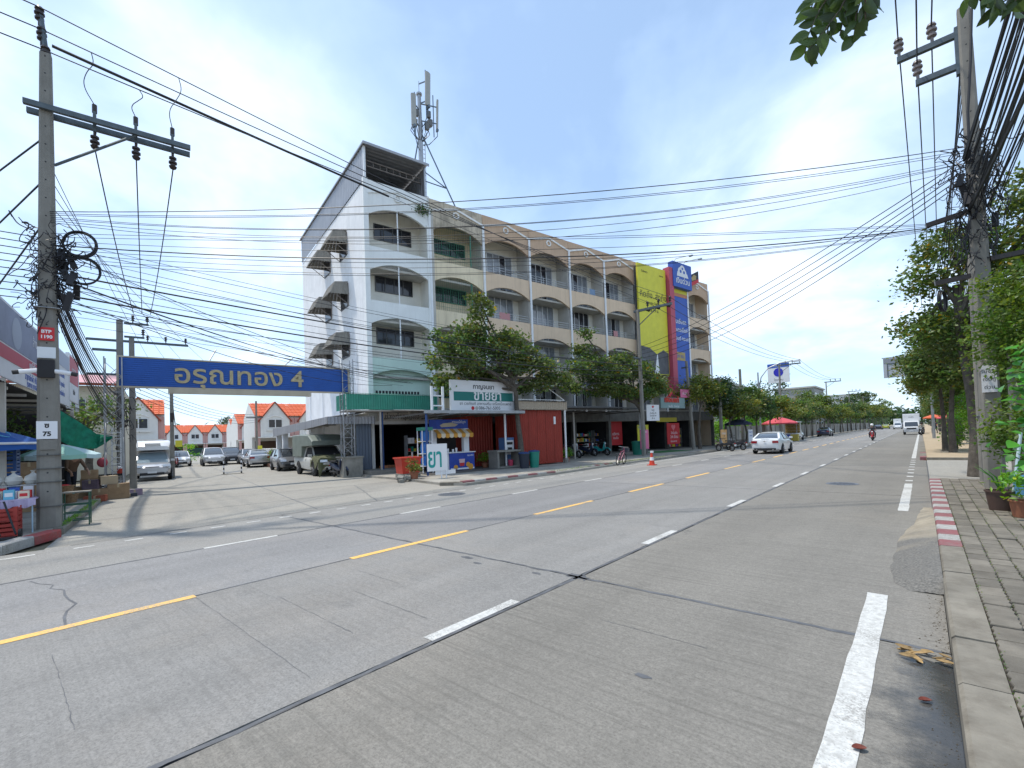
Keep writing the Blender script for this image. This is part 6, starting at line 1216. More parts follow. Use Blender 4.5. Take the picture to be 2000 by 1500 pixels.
# far traffic
car('white van approaching in the far distance', 'suv', (-4.9, 168, 0), math.pi, m_carw, 'van', name='delivery_van')
car('lime and white taxi in the far distance', 'sedan', (-8.3, 186, 0), 0, m_cary, 'taxi', name='taxi')
car('dark car in the far distance left of the taxi', 'sedan', (-9.4, 172, 0), 0, m_card, name='saloon_car')
car('silver pickup far off near the vanishing point', 'pickup', (-5.0, 230, 0), math.pi, m_cars, 'pickup', name='pickup_truck')
def box_truck(label, loc, rz, w_=1.9, L_=5.2, h=3.05, name='box_truck'):
    t = thing(name, label, 'truck', loc, rz); hw = w_ / 2
    c = []
    for (y, z0_, z1_, q) in ((1.0, .45, 1.95, 1), (1.7, .42, 1.97, 1), (2.1, .42, 1.9, .99), (2.45, .42, 1.2, .97), (2.55, .48, 1.05, .93)): c.append([(-hw * .9 * q, y, z0_), (hw * .9 * q, y, z0_), (hw * .93 * q, y, z0_ + .3), (hw * .9 * q, y, z1_ - .06), (hw * .84 * q, y, z1_), (-hw * .84 * q, y, z1_), (-hw * .9 * q, y, z1_ - .06), (-hw * .93 * q, y, z0_ + .3)])
    MB().loft(c).build('cab', m_carw, t, True)
    MB().add([(-hw * .78, 2.475, 1.22), (hw * .78, 2.475, 1.22), (hw * .74, 2.135, 1.84), (-hw * .74, 2.135, 1.84)], [(0, 1, 2, 3)]).build('windscreen', m_cgl, t)
    MB().bx(-hw, hw, -L_ / 2 - .1, 0.95, 0.75, h).build('cargo_box', m_carw, t); MB().bx(-hw * .95, hw * .95, 0.951, 1.6, 1.98, h - .1).build('wind_deflector', m_carw, t)
    MB().bx(-hw * .7, hw * .7, 2.545, 2.58, 0.78, 1.0).build('grille', m_blk, t); MB().bx(-hw * .9, hw * .9, 2.52, 2.66, 0.42, 0.68).build('bumper', m_cars, t); MB().bx(-.22, .22, 2.661, 2.68, .5, .62).build('number_plate', m_plate, t)
    for s_ in (-1, 1):
        MB().box((s_ * hw * .72, 2.56, .9), (0.3, 0.05, 0.2)).build('head_lamp', m_head, t); MB().box((s_ * hw * 1.05, 2.3, 1.4), (0.12, 0.08, 0.32)).build('mirror', m_blk, t)
        for y in (1.8, -1.4): wheel(t, s_ * (hw - .14), y, .36, .22)
    text('lettering', 'ขนส่ง', 0.26, (0, 1.61, h - .5), (math.pi / 2, 0, math.pi), m_carg, t, 0.003)
    return t
box_truck('white box truck facing the camera in the near lane', (-1.08, 90.5, 0), math.pi)
box_truck('second white box truck far off behind the van', (-5.6, 190, 0), math.pi)
# ---- motorbikes
def torus(b, c, R_, r, n=18, m_=6):
    b.tube([(c[0], c[1] + R_ * math.cos(a), c[2] + R_ * math.sin(a)) for a in [2 * math.pi * i / n for i in range(n)]], r, m_, True)
def motorbike(label, loc, rz, paint, lean=0.0, scooter=True, name='motor_scooter', plate=True, group=None):
    t = thing(name, label, 'motorbike', loc, rz, group); t.rotation_euler = (0, lean, rz)
    for y in (-0.62, 0.62):
        b = MB(); torus(b, (0, y, .28), .23, .055); w_ = b.build('wheel', m_tyre, t, True)
        b = MB(); b.lathe((0, y, .28), [(.06, -.05), (.06, .05)], 10, 'x'); [b.bar((0, y, .28), (0, y + .2 * math.cos(a), .28 + .2 * math.sin(a)), .02) for a in [2 * math.pi * i / 6 for i in range(6)]]; b.build('spokes', m_rim, w_)
    b = MB(); sec = lambda y, z, hw, hh: [(-hw, y, z - hh), (hw, y, z - hh), (hw * 1.1, y, z), (hw * .7, y, z + hh), (-hw * .7, y, z + hh), (-hw * 1.1, y, z)]
    b.loft([sec(-.85, .72, .05, .05), sec(-.6, .66, .12, .12), (sec(-.25, .58, .13, .14)), sec(0.05, .42 if scooter else .55, .10, .09), sec(.28, .46 if scooter else .6, .09, .08)]); b.build('rear_body', paint, t, True)
    b = MB(); b.loft([sec(.22, .40, .06, .05), sec(.36, .62, .16, .10), sec(.46, .86, .15, .10), sec(.50, 1.0, .07, .06)]); b.build('leg_shield', paint, t, True)
    b = MB(); b.loft([[(x, y, z + (0.05 if abs(x) < .1 else 0)) for x, z in ((-.13, .80), (.13, .80), (.12, .87), (-.12, .87))] for y in (-.78, -.4, -.05)]); b.build('seat', m_blk, t, True)
    b = MB(); b.tube([(0, .62, .28), (0, .50, .75), (0, .40, 1.02)], .035, 6); b.build('fork', m_steel, t)
    b = MB(); b.tube([(-.36, .28, 1.05), (-.15, .42, 1.04), (.15, .42, 1.04), (.36, .28, 1.05)], .018, 6); b.build('handlebar', m_blk, t)
    for s_ in (-1, 1):
        b = MB(); b.tube([(s_ * .25, .36, 1.05), (s_ * .3, .36, 1.22)], .008, 4); b.sphere((s_ * .3, .36, 1.26), .06, 8, 6, (1, .35, .7)); b.build('mirror', m_blk, t)
    MB().sphere((0, .52, .93), .09, 10, 6, (1.1, .6, .8)).build('head_lamp', m_head, t, True)
    b = MB(); b.tube([(0, .62 + .31 * math.cos(a), .28 + .31 * math.sin(a)) for a in [math.pi * (.1 + .75 * i / 8) for i in range(9)]], .05, 6); b.build('front_mudguard', paint, t, True)
    MB().box((0, -.88, .62), (.14, .05, .08)).build('tail_lamp', m_tail, t)
    MB().box((0, -.92, .48), (.2, .02, .15)).build('number_plate', m_plate, t)
    MB().cyl((.14, -.75, .3), (.12, -.1, .28), .05, .035, 8).build('exhaust', m_blk, t); MB().bx(-.16, .14, -.15, .12, .18, .36).build('engine', m_blk, t)
    MB().bar((-.12, 0, .2), (-.2, .0, .02), .02).build('stand', m_steel, t)
    return t
motorbike('dark blue scooter parked against the gate pedestal', tuple(bp(-2.0, 0.65)), RZV + 0.2, m_carn, 0.12)
motorbike('teal scooter parked in front of the dark repair shop', tuple(bp(17.6, 1.0, 0.09)), RZV + 0.25, m_cart, 0.1)
motorbike('navy scooter parked left of the teal scooter', tuple(bp(16.4, 0.9, 0.09)), RZV + 0.1, m_carn, 0.1)
motorbike('black scooter deepest in the verandah shade', tuple(bp(15.2, 0.2, 0.09)), RZV - 0.1, m_card, 0.1)
motorbike('black motorbike parked nearest at the far kerb', (-11.9, 39.2, 0), 1.2, m_card, 0.1, False, 'motorbike')
motorbike('second black motorbike behind the nearest parked one', (-11.6, 41.0, 0), 1.3, m_card, 0.1, False, 'motorbike')
motorbike('maroon scooter in front of the white hatchback', tuple(bp(-8.5, -28.6)), RZV, m_carm, 0.08)
rm = motorbike('red motorbike ridden toward the camera by the lane dashes', (-3.95, 62.5, 0), math.pi, m_carr, 0, name='motorbike')
motorbike('grey scooter stopped beside the white truck', (0.05, 84.0, 0), math.pi - .2, m_carg, 0)
# ---- bicycle
bc = thing('bicycle', 'pink bicycle parked at the kerb beside the traffic cone', 'bicycle', tuple(bp(11.0, 8.55, 0.0)), RZ + 0.35); bc.rotation_euler = (0.0, 0.1, RZ + 0.35)
for y in (-.5, .5):
    b = MB(); torus(b, (0, y, .32), .29, .022, 22); q = b.build('wheel', m_tyre, bc, True); b = MB(); [b.bar((0, y, .32), (0, y + .28 * math.cos(a), .32 + .28 * math.sin(a)), .006) for a in [math.pi * i / 8 * 2 for i in range(8)]]; b.build('spokes', m_rim, q)
b = MB(); m_bk = mat('bike_pink', (0.45, 0.12, 0.18), 0.4)
for a, c in (((0, -.5, .32), (0, -.05, .3)), ((0, -.5, .32), (0, -.15, .72)), ((0, -.05, .3), (0, -.17, .8)), ((0, -.05, .3), (0, .38, .72)), ((0, -.15, .7), (0, .36, .8)), ((0, .5, .32), (0, .33, .95))): b.tube([a, c], .017, 6)
b.build('frame', m_bk, bc); MB().box((0, -.18, .86), (.16, .25, .07)).build('saddle', m_blk, bc); MB().tube([(-.28, .25, 1.0), (0, .34, .98), (.28, .25, 1.0)], .014, 6).build('handlebar', m_steel, bc); MB().bx(-.18, .18, .45, .75, .72, .92).build('basket', m_dpl, bc); MB().tube([(-.15, -.05, .22), (0, -.05, .3), (.15, -.05, .38)], .012, 5).build('pedals', m_blk, bc)
# ---- traffic cone
cn = thing('traffic_cone', 'orange red traffic cone with a white band on the road edge', 'cone', (-10.85, 23.4, 0)); m_cone = mat('cone_red', (0.62, 0.06, 0.03), 0.5)
MB().bx(-.2, .2, -.2, .2, 0.002, .04).build('base', m_cone, cn); MB().lathe((0, 0, 0.041), [(.15, 0), (.115, .22)], 16).build('cone', m_cone, cn, True); MB().lathe((0, 0, 0.262), [(.113, 0), (.083, .17)], 16).build('white_band', m_prw, cn, True); MB().lathe((0, 0, 0.433), [(.082, 0), (.05, .22), (.045, .24)], 16).build('cone_top', m_cone, cn, True); MB().box((.02, 0, .72), (.16, .1, .1)).build('plastic_bag', m_prw, cn)
# ---- striped barrier in the side street
st_ = thing('street_barrier', 'pair of black and white striped posts joined by rails', 'barrier', tuple(bp(-5.8, -10.0)), RZ)
for y in (-.5, .5):
    for x in (-.12, .12):
        for i in range(6): MB().cyl((x, y, .02 + i * .14), (x, y, .155 + i * .14), .03, n=8).build('post_band', m_prw if i % 2 else m_blk, st_)
b = MB(); b.tube([(.12, -.47, .12), (.12, .47, .12)], .012, 5); b.build('rail', m_steel, st_); b = MB(); b.tube([(-.12, -.47, .12), (-.12, .47, .12)], .012, 5); b.build('rail', m_steel, st_); MB().bx(-.2, .2, -.6, .62, -.004, .02).build('base', m_concd, st_)
# ---- food truck with red umbrella on the far left kerb
ft = thing('food_truck', 'white food pickup with an open serving side under a red umbrella', 'food truck', (-12.4, 68.5, 0), 0)
MB().bx(-.85, .85, -2.3, .3, .55, .95).build('bed', m_carw, ft); MB().bx(-.85, .85, .0, .3, .951, 2.3).build('front_panel', m_carw, ft); MB().bx(-.95, .95, -2.4, .35, 2.301, 2.42).build('roof', m_carw, ft)
for x in (-.82, .82): MB().bx(x - .03, x + .03, -2.28, -2.22, .951, 2.3).build('post', m_steel, ft)
MB().bx(-.8, .8, -.2, -.05, 1.0, 2.2).build('shelf_back', mat('snack_shelf', (0.35, 0.24, 0.08), 0.8, var=0.6, scale=9), ft)
for z in (1.25, 1.65, 2.0): MB().bx(-.8, .8, -.6, -.21, z, z + .03).build('shelf', m_beige, ft)
MB().add([(-.95, -2.41, 2.35), (.95, -2.41, 2.35), (.95, -3.2, 2.15), (-.95, -3.2, 2.15)], [(0, 1, 2, 3)]).build('flap', m_carw, ft)
c = [[(-.8, y, z0_), (.8, y, z0_), (.82, y, z0_ + .3), (.7, y, z1_), (-.7, y, z1_), (-.82, y, z0_ + .3)] for y, z0_, z1_ in ((.31, .4, 1.55), (1.0, .38, 1.6), (1.6, .38, 1.05), (2.3, .42, .9))]; MB().loft(c).build('cab', m_carw, ft, True)
for y in (-1.6, 1.7):
    for s_ in (-1, 1): wheel(ft, s_ * .76, y, .34, .2)
bl = thing('stall_counter', 'blue and yellow counter boxes behind the food pickup', 'counter', (-12.2, 65.6, 0)); MB().bx(-.9, .1, -.4, .4, .02, .85).build('blue_box', m_blue, bl); MB().bx(.101, .9, -.4, .4, .02, .85).build('yellow_box', mat('dull_yellow', (0.5, 0.4, 0.08), 0.6), bl); MB().bx(-.95, .95, -.45, .45, .851, .9).build('top', m_prw, bl)
def umbrella(label, loc, r, h, cols, sx=1.0, tilt=(0, 0), n=8, cat='umbrella', pole=True, rz=0.0):
    t = thing('market_umbrella', label, cat, loc, rz)
    if pole: MB().cyl((0, 0, 0), (tilt[0] * .3, tilt[1] * .3, h + r * .3), .025, n=8).build('pole', m_steel, t)
    ap = Vector((tilt[0], tilt[1], h + r * .36))
    for i in range(n):
        a0, a1 = 2 * math.pi * i / n, 2 * math.pi * (i + 1) / n; P = []; k = 5
        for j in range(k + 1):
            f = j / k
            for q in (0, .5, 1):
                a = a0 + (a1 - a0) * q; rr = r * f * (1 - .04 * (q == .5)); P.append((ap.x * (1 - f) + rr * math.cos(a) * sx, ap.y * (1 - f) + rr * math.sin(a), h + (ap.z - h) * (1 - f ** 1.35) - (.03 * f if q == .5 else 0)))
        F = [(j * 3 + q, j * 3 + q + 1, (j + 1) * 3 + q + 1, (j + 1) * 3 + q) for j in range(k) for q in (0, 1)]
        b = MB(); b.add(P, F); e0 = [P[k * 3 + q] for q in range(3)]; b.add(e0 + [(x, y, z - .14) for x, y, z in e0], [(0, 1, 4, 3), (1, 2, 5, 4)])
        b.build('canopy_panel', cols[i % len(cols)], t, True)
    return t
m_um = mat('umbrella_red', (0.55, 0.08, 0.10), 0.8); umbrella('red umbrella over the food pickup', (-13.2, 65.0, 0.05), 2.0, 2.25, [m_um])
umbrella('navy umbrella at the far shop front', tuple(bp(36.0, 2.5, 0.09)), 1.3, 2.2, [mat('umbrella_navy', (0.03, 0.035, 0.07), 0.8)])
umbrella('orange umbrella at the stall beside the white truck', (1.5, 96, 0.12), 1.3, 2.3, [mat('umbrella_orange', (0.55, 0.12, 0.05), 0.8)])
umbrella('red umbrella right of the orange one behind the truck', (2.9, 93, 0.12), 1.2, 2.2, [m_um])
# ------------------------------------------------------------------ people
def person(label, loc, rz, J, E, mats_, name='person', hair=(0.02, 0.015, 0.012), helmet=None):
    # J joints: name -> (pos, radius); E edges; mats_: joint -> material
    t = thing(name, label, 'person', loc, rz); names = list(J)
    me = bpy.data.meshes.new('body'); me.from_pydata([J[n][0] for n in names], [(names.index(a), names.index(b)) for a, b in E], []); o = bpy.data.objects.new('tmp', me); COL.objects.link(o)
    md = o.modifiers.new('skin', 'SKIN'); md.use_smooth_shade = True
    for i, n in enumerate(names):
        me.skin_vertices[0].data[i].radius = (J[n][1], J[n][1] * (.75 if n in ('chest', 'belly', 'pelvis') else 1.0)); me.skin_vertices[0].data[i].use_root = (n == 'pelvis')
    sb = o.modifiers.new('sub', 'SUBSURF'); sb.levels = sb.render_levels = 2
    bpy.context.view_layer.update(); dg = bpy.context.evaluated_depsgraph_get(); m2 = bpy.data.meshes.new_from_object(o.evaluated_get(dg)); bpy.data.objects.remove(o)
    ml = []; [ml.append(m) for m in mats_.values() if m not in ml]; m2.materials.clear(); [m2.materials.append(m) for m in ml]
    segs = [(Vector(J[a][0]), Vector(J[b][0]), a, b) for a, b in E]
    for p in m2.polygons:
        c = p.center; best = None
        for A, B_, a, b in segs:
            d = B_ - A; u_ = max(0, min(1, (c - A).dot(d) / max(1e-9, d.length_squared))); dist = (A + d * u_ - c).length
            if best is None or dist < best[0]: best = (dist, b if u_ > .45 else a)
        p.material_index = ml.index(mats_[best[1]])
    body = ob('body', m2, t)
    h = Vector(J['head'][0])
    if helmet: MB().sphere((h.x, h.y, h.z + .03), .145, 14, 10, (1, 1.1, 1)).build('helmet', helmet, t, True)
    else:
        b = MB(); b.sphere((h.x, h.y - .015, h.z + .035), .118, 14, 10, (1, 1.1, .95)); b.build('hair', mat('hair_black', hair, 0.6), t, True)
        for s_ in (-1, 1): MB().sphere((h.x + s_ * .04, h.y + .105, h.z + .0), .014, 8, 6).build('eye', m_blk, t)
        MB().sphere((h.x, h.y + .118, h.z - .025), .02, 8, 6, (.8, 1, 1.3)).build('nose', mats_['head'], t)
    return t
m_skin = mat('skin', (0.36, 0.20, 0.13), 0.6); m_jean = mat('dark_trousers', (0.028, 0.03, 0.04), 0.9, var=0.2, scale=8); m_brn = mat('brown_shirt', (0.16, 0.10, 0.065), 0.9, var=0.2, scale=6); m_shoe = mat('shoe', (0.03, 0.025, 0.022), 0.7); m_grey = mat('grey_jacket', (0.10, 0.105, 0.12), 0.9)
def hand(J, E, M, side, wrist, fdir, thumb, m):
    w_ = Vector(wrist); f = Vector(fdir).normalized(); th = Vector(thumb).normalized(); k = 'palm' + side; J[k] = (tuple(w_ + f * .07), .034); E.append(('wrist' + side, k)); M[k] = m
    lat = f.cross(th).cross(f).normalized()
    for i, l_ in enumerate((.07, .08, .075, .06)):
        b = w_ + f * .11 + lat * (.03 - .02 * i); a = f'f{side}{i}a'; c = f'f{side}{i}b'; J[a] = (tuple(b + f * l_ * .4), .0095); J[c] = (tuple(b + f * l_ * .75 - Vector((0, 0, .02))), .008); E += [(k, a), (a, c)]; M[a] = M[c] = m
    J[f't{side}'] = (tuple(w_ + f * .05 + th * .05), .011); E.append((k, f't{side}')); M[f't{side}'] = m
def standing(lean=0.0, armsf=0.2, stride=0.1, k=1.0):
    fw = math.sin(lean); up = math.cos(lean)
    J = {'pelvis': ((0, 0, .95 * k), .15), 'belly': ((0, .18 * fw, (.95 + .2 * up) * k), .15), 'chest': ((0, .45 * fw, (.95 + .42 * up) * k), .165), 'neck': ((0, .6 * fw, (.95 + .58 * up) * k), .06), 'head': ((0, .74 * fw + .03, (.95 + .74 * up) * k), .105)}
    E = [('pelvis', 'belly'), ('belly', 'chest'), ('chest', 'neck'), ('neck', 'head')]; M = {}
    for s_, sd in ((-1, 'L'), (1, 'R')):
        st2 = stride * s_
        J['hip' + sd] = ((s_ * .10, 0, .9 * k), .11); J['knee' + sd] = ((s_ * .12, st2 + .05, .5 * k), .07); J['ankle' + sd] = ((s_ * .13, st2 - .02, .09 * k), .05); J['toe' + sd] = ((s_ * .15, st2 + .15, .045), .042)
        J['sh' + sd] = ((s_ * .20, .5 * fw, (.95 + .50 * up) * k), .075); J['el' + sd] = ((s_ * .28, .5 * fw + armsf * .5, (.95 + .50 * up - .27) * k), .05); J['wrist' + sd] = ((s_ * .25, .5 * fw + armsf * 1.3, (.95 + .50 * up - .40) * k), .034)
        E += [('pelvis', 'hip' + sd), ('hip' + sd, 'knee' + sd), ('knee' + sd, 'ankle' + sd), ('ankle' + sd, 'toe' + sd), ('chest', 'sh' + sd), ('sh' + sd, 'el' + sd), ('el' + sd, 'wrist' + sd)]
    return J, E
def dress(J, top, low, arm=None):
    M = {}
    for n in J:
        if n[:4] in ('pelv',) or n[:3] == 'hip' or n[:4] == 'knee': M[n] = low
        elif n[:3] in ('ank',): M[n] = low
        elif n[:3] == 'toe': M[n] = m_shoe
        elif n in ('belly', 'chest') or n[:2] == 'sh': M[n] = top
        elif n[:2] == 'el': M[n] = arm or m_skin
        else: M[n] = m_skin
    return M
J, E = standing(0.55, 0.3, 0.12); M = dress(J, m_brn, m_jean, m_brn)
for sd in 'LR': hand(J, E, M, sd, J['wrist' + sd][0], (0, .5, -.8), (0.7 if sd == 'L' else -.7, .3, 0), m_skin)
person('person in a brown shirt and dark trousers stooping under the green umbrella', tuple(bp(-12.15, 2.0, 0.11)), RZV + 0.5, J, E, M)
def rider(lb, loc, rz, top, hel):
    J = {'pelvis': ((0, -.25, .93), .15), 'belly': ((0, -.2, 1.12), .15), 'chest': ((0, -.08, 1.33), .165), 'neck': ((0, -.02, 1.5), .06), 'head': ((0, .03, 1.64), .105)}; E = [('pelvis', 'belly'), ('belly', 'chest'), ('chest', 'neck'), ('neck', 'head')]
    for s_, sd in ((-1, 'L'), (1, 'R')):
        J['hip' + sd] = ((s_ * .13, -.2, .92), .11); J['knee' + sd] = ((s_ * .26, .22, .78), .075); J['ankle' + sd] = ((s_ * .22, .1, .36), .05); J['toe' + sd] = ((s_ * .22, .24, .3), .042); J['sh' + sd] = ((s_ * .2, -.04, 1.42), .075); J['el' + sd] = ((s_ * .34, .1, 1.2), .05); J['wrist' + sd] = ((s_ * .33, .26, 1.09), .036)
        E += [('pelvis', 'hip' + sd), ('hip' + sd, 'knee' + sd), ('knee' + sd, 'ankle' + sd), ('ankle' + sd, 'toe' + sd), ('chest', 'sh' + sd), ('sh' + sd, 'el' + sd), ('el' + sd, 'wrist' + sd)]
    M = dress(J, top, m_jean, top)
    person(lb, loc, rz, J, E, M, helmet=hel)
rider('rider in a grey jacket and white helmet on the red motorbike', (-3.95, 62.5, 0), math.pi, m_grey, m_prw)
rider('rider in pale top and dark helmet on the scooter by the truck', (0.05, 84.0, 0), math.pi - .2, mat('pale_top', (0.5, 0.48, 0.4), 0.9), m_blk)
J, E = standing(0.05, 0.15, 0.05); person('person in dark clothes standing by the stall behind the truck', (1.5, 88, 0.12), 2.6, J, E, dress(J, m_jean, m_jean))
J, E = standing(0.1, 0.25, 0.08); person('person in a red top standing right of the other at the stall', (2.4, 87, 0.12), 2.9, J, E, dress(J, m_um, m_jean))
# overflow of the far stall by the truck
sb_ = thing('stall_table', 'small dark stall table under the orange umbrella', 'table', (2.0, 90.5, 0.12)); MB().bx(-1, 1, -.4, .4, .7, .76).build('top', m_beige, sb_); [MB().bx(x - .03, x + .03, y - .03, y + .03, 0, .7).build('leg', m_steel, sb_) for x in (-.9, .9) for y in (-.35, .35)]
# ------------------------------------------------------------------ trees
m_bark = mat('bark', (0.10, 0.085, 0.07), 0.95, var=0.35, scale=6, bump=0.9, bscale=18, dirt=0.5, dcol=(0.22, 0.2, 0.16), dscale=2.5)
m_leaf = leafmat('tree_leaf', (0.095, 0.15, 0.04)); m_leafy = leafmat('tree_leaf_yellow', (0.135, 0.175, 0.04)); m_leafb = leafmat('shrub_leaf_bright', (0.13, 0.30, 0.035)); m_leafd = leafmat('tree_leaf_dark', (0.05, 0.095, 0.035)); m_leafs = leafmat('shrub_leaf_soft', (0.10, 0.17, 0.03)); m_leafg = leafmat('tree_leaf_fresh', (0.10, 0.155, 0.045))
def leafpts(blobs, n, clump=0.32, per=26):
    vol = np.array([b[3] * b[4] * b[5] for b in blobs]) ** 0.8; vol = vol / vol.sum(); out = []; nc = max(3, n // per)
    for b, f in zip(blobs, vol):
        k = max(2, int(nc * f)); d = rng.normal(size=(k, 3)); d /= np.linalg.norm(d, axis=1)[:, None]; r = rng.uniform(0.35, 1.05, k) ** 0.6
        c = np.array(b[:3]) + d * r[:, None] * np.array(b[3:6])
        for ci in c:
            q = rng.normal(size=(per, 3)) * clump * np.array([1, 1, 0.55]) * rng.uniform(.6, 1.25); out.append(ci + q)
    return np.concatenate(out)
def tints(n, per=26, spread=0.42, warm=0.05):
    nc = n // per + 1; base = rng.uniform(1 - spread, 1 + spread, (nc, 1)) * np.ones((nc, 3)); base[:, 0] *= rng.uniform(.8, 1.35, nc); base[:, 2] *= rng.uniform(.6, 1.2, nc)
    t = np.repeat(base, per, 0)[:n] * rng.uniform(.78, 1.22, (n, 1))
    w_ = rng.random(n) < warm; t[w_] = t[w_] * np.array([2.6, 1.25, .6]); return t
def tree(label, loc, trunk, blobs, n, ls, m=None, rz=0.0, clump=0.32, r0=0.16, group=None, warm=0.04, name='street_tree', limbs=True):
    t = thing(name, label, 'tree', loc, rz, group); k = len(trunk)
    MB().tube(trunk, [r0 * (1.25 if i == 0 else 1 - .5 * i / (k - 1)) for i in range(k)], 10).build('trunk', m_bark, t, True)
    if limbs:
        top = Vector(trunk[-1]); mid = Vector(trunk[-2]); 
        for b in blobs:
            c = Vector(b[:3]); st = mid.lerp(top, random.uniform(.2, 1)); m1 = st.lerp(c, .5) + Vector((random.uniform(-.2, .2), random.uniform(-.2, .2), random.uniform(-.05, .3)))
            MB().tube([st, m1, c, c + Vector((random.uniform(-.3, .3), random.uniform(-.3, .3), b[5] * .6))], [r0 * .45, r0 * .32, r0 * .2, r0 * .08], 6).build('limb', m_bark, t, True)
    P = leafpts(blobs, n, clump); ob('crown', leafmesh('crown', P, ls * rng.uniform(.65, 1.3, len(P)), m or m_leaf, tints(len(P), warm=warm)), t); return t
random.seed(31)
tree('spreading street tree with a pointed top before the pharmacy sign', tuple(bp(6.5, 5.3, 0.09)), [(0, 0, 0), (0.05, -.05, 1.4), (0, -.18, 2.8), (.05, -.25, 4.0), (.1, -.5, 5.0)],
     [(0, -4.5, 6.6, .8, .9, .45), (.3, -3.9, 5.8, .9, .9, .4), (-1.3, -4.1, 4.7, .6, .7, .4), (-.2, -3.0, 7.2, .9, .8, .5), (0, -2.4, 8.3, .5, .55, .75), (-.1, -2.5, 9.2, .35, .35, .3), (0, -1.9, 6.5, 1.0, 1.0, .5), (.2, -.6, 7.0, .9, .9, .45), (-.2, .5, 6.3, 1.0, 1.0, .45), (-.1, -.3, 5.6, 1.2, 1.2, .4), (.3, 1.5, 5.6, .9, .9, .4), (.4, 2.5, 5.0, .8, .8, .35), (-.3, 1.3, 4.7, .9, .9, .4), (-1.4, -1.4, 5.0, 1.1, 1.2, .45), (-.5, -2.8, 5.5, .9, .9, .35), (-1.6, -3.0, 4.6, .7, .8, .35), (.2, -5.2, 5.5, .5, .5, .3)], 12500, 0.22, m_leafg, r0=0.17, clump=.27, rz=RZ, warm=.05)
tree('street tree with a tall shoot in front of the tan balconies', tuple(bp(19.7, 3.5, 0.09)), [(0, 0, 0), (.05, .1, 1.6), (0, -.1, 3.2), (0, -1.0, 4.6)],
     [(0, -6.0, 7.3, .6, .7, .6), (0, -5.8, 8.5, .4, .45, .5), (.2, -6.8, 6.3, .9, .9, .4), (.1, -5.3, 5.7, 1.0, 1.1, .5), (-.1, -4.2, 6.7, .9, 1.0, .45), (.2, -3.2, 5.9, 1.0, 1.1, .5), (0, -2.2, 7.0, .9, 1.0, .5), (.2, -1.2, 6.1, 1.0, 1.1, .5), (0, .1, 6.5, .9, 1.0, .5), (.3, .9, 5.5, 1.0, 1.0, .45), (.2, 2.0, 5.0, .9, 1.0, .4), (0, -4.2, 4.8, 1.1, 1.3, .45), (.2, -2.2, 4.7, 1.1, 1.2, .45), (.2, -.2, 4.6, 1.1, 1.2, .4), (0, -7.4, 4.9, .7, .8, .45)], 12500, 0.22, m_leafg, r0=0.2, clump=.29, rz=RZ)
tree('yellowish small street tree before the last shop bay', tuple(bp(28.9, 2.6, 0.09)), [(0, 0, 0), (0, -.1, 1.6), (.05, .1, 3.2), (0, .5, 4.2)],
     [(0, -1.2, 4.9, 1.2, 1.4, .9), (0, .6, 5.4, 1.3, 1.5, 1.0), (0, 2.1, 5.3, 1.0, 1.2, .9), (.2, .2, 6.2, .8, .9, .5)], 5200, 0.22, m_leafy, rz=RZ, r0=.15)
tree('slim green street tree at the end corner of the block', tuple(bp(33.2, 2.2, 0.09)), [(0, 0, 0), (0, .05, 1.8), (.05, 0, 3.4), (0, .1, 4.2)], [(0, 0, 5.0, 1.1, 1.2, 1.1), (.1, .5, 6.0, .8, .8, .7), (0, -.8, 4.5, .7, .8, .6)], 4200, 0.22, m_leafd, rz=RZ, r0=.11)
# row of kerb trees on the left: a few grown, the rest copied
def kerbtree(seed, m, lab):
    random.seed(seed); h = random.uniform(3.1, 3.6)
    bl = [(random.uniform(-1.2, 1.2), random.uniform(-1.4, 1.4), h + random.uniform(.3, 1.9), random.uniform(.8, 1.25), random.uniform(.9, 1.3), random.uniform(.6, .95)) for _ in range(7)]
    return tree(lab, (0, 0, 0.09), [(0, 0, 0), (random.uniform(-.1, .1), random.uniform(-.1, .1), 1.3), (random.uniform(-.2, .2), random.uniform(-.2, .2), 2.4), (0, 0, h)], bl, 2700, 0.30, m, r0=.12, group='kerb trees along the far left pavement', clump=.36, warm=.012)
protos = [kerbtree(s, m, 'x') for s, m in ((1, m_leafy), (2, m_leaf), (3, m_leafd), (4, m_leafy))]
names = ['nearest', 'second', 'third', 'fourth', 'fifth', 'sixth', 'seventh', 'eighth', 'ninth', 'tenth', 'eleventh', 'twelfth', 'thirteenth', 'fourteenth', 'fifteenth', 'sixteenth', 'seventeenth', 'eighteenth', 'nineteenth', 'twentieth', 'twenty first', 'twenty second', 'twenty third', 'twenty fourth', 'twenty fifth', 'twenty sixth', 'twenty seventh', 'twenty eighth']
yk = [47.0, 51.5, 56.5, 61.5, 74, 79.5, 85.5, 91, 97, 103, 110, 117, 124, 132, 140, 149, 158, 168, 178, 189, 200, 213, 226, 240, 256, 274, 294, 318]
for i, y in enumerate(yk):
    t = protos[i] if i < 4 else copytree(protos[i % 4])
    t.location = (-13.5 + random.uniform(-.2, .2), y, 0.09); t.rotation_euler = (0, 0, random.uniform(0, 6.28)); s_ = random.uniform(.88, 1.12) * (1 + .0022 * max(0, y - 80)); t.scale = (s_, s_, s_)
    t['label'] = f'{names[i]} round crowned kerb tree counted from the shop block'
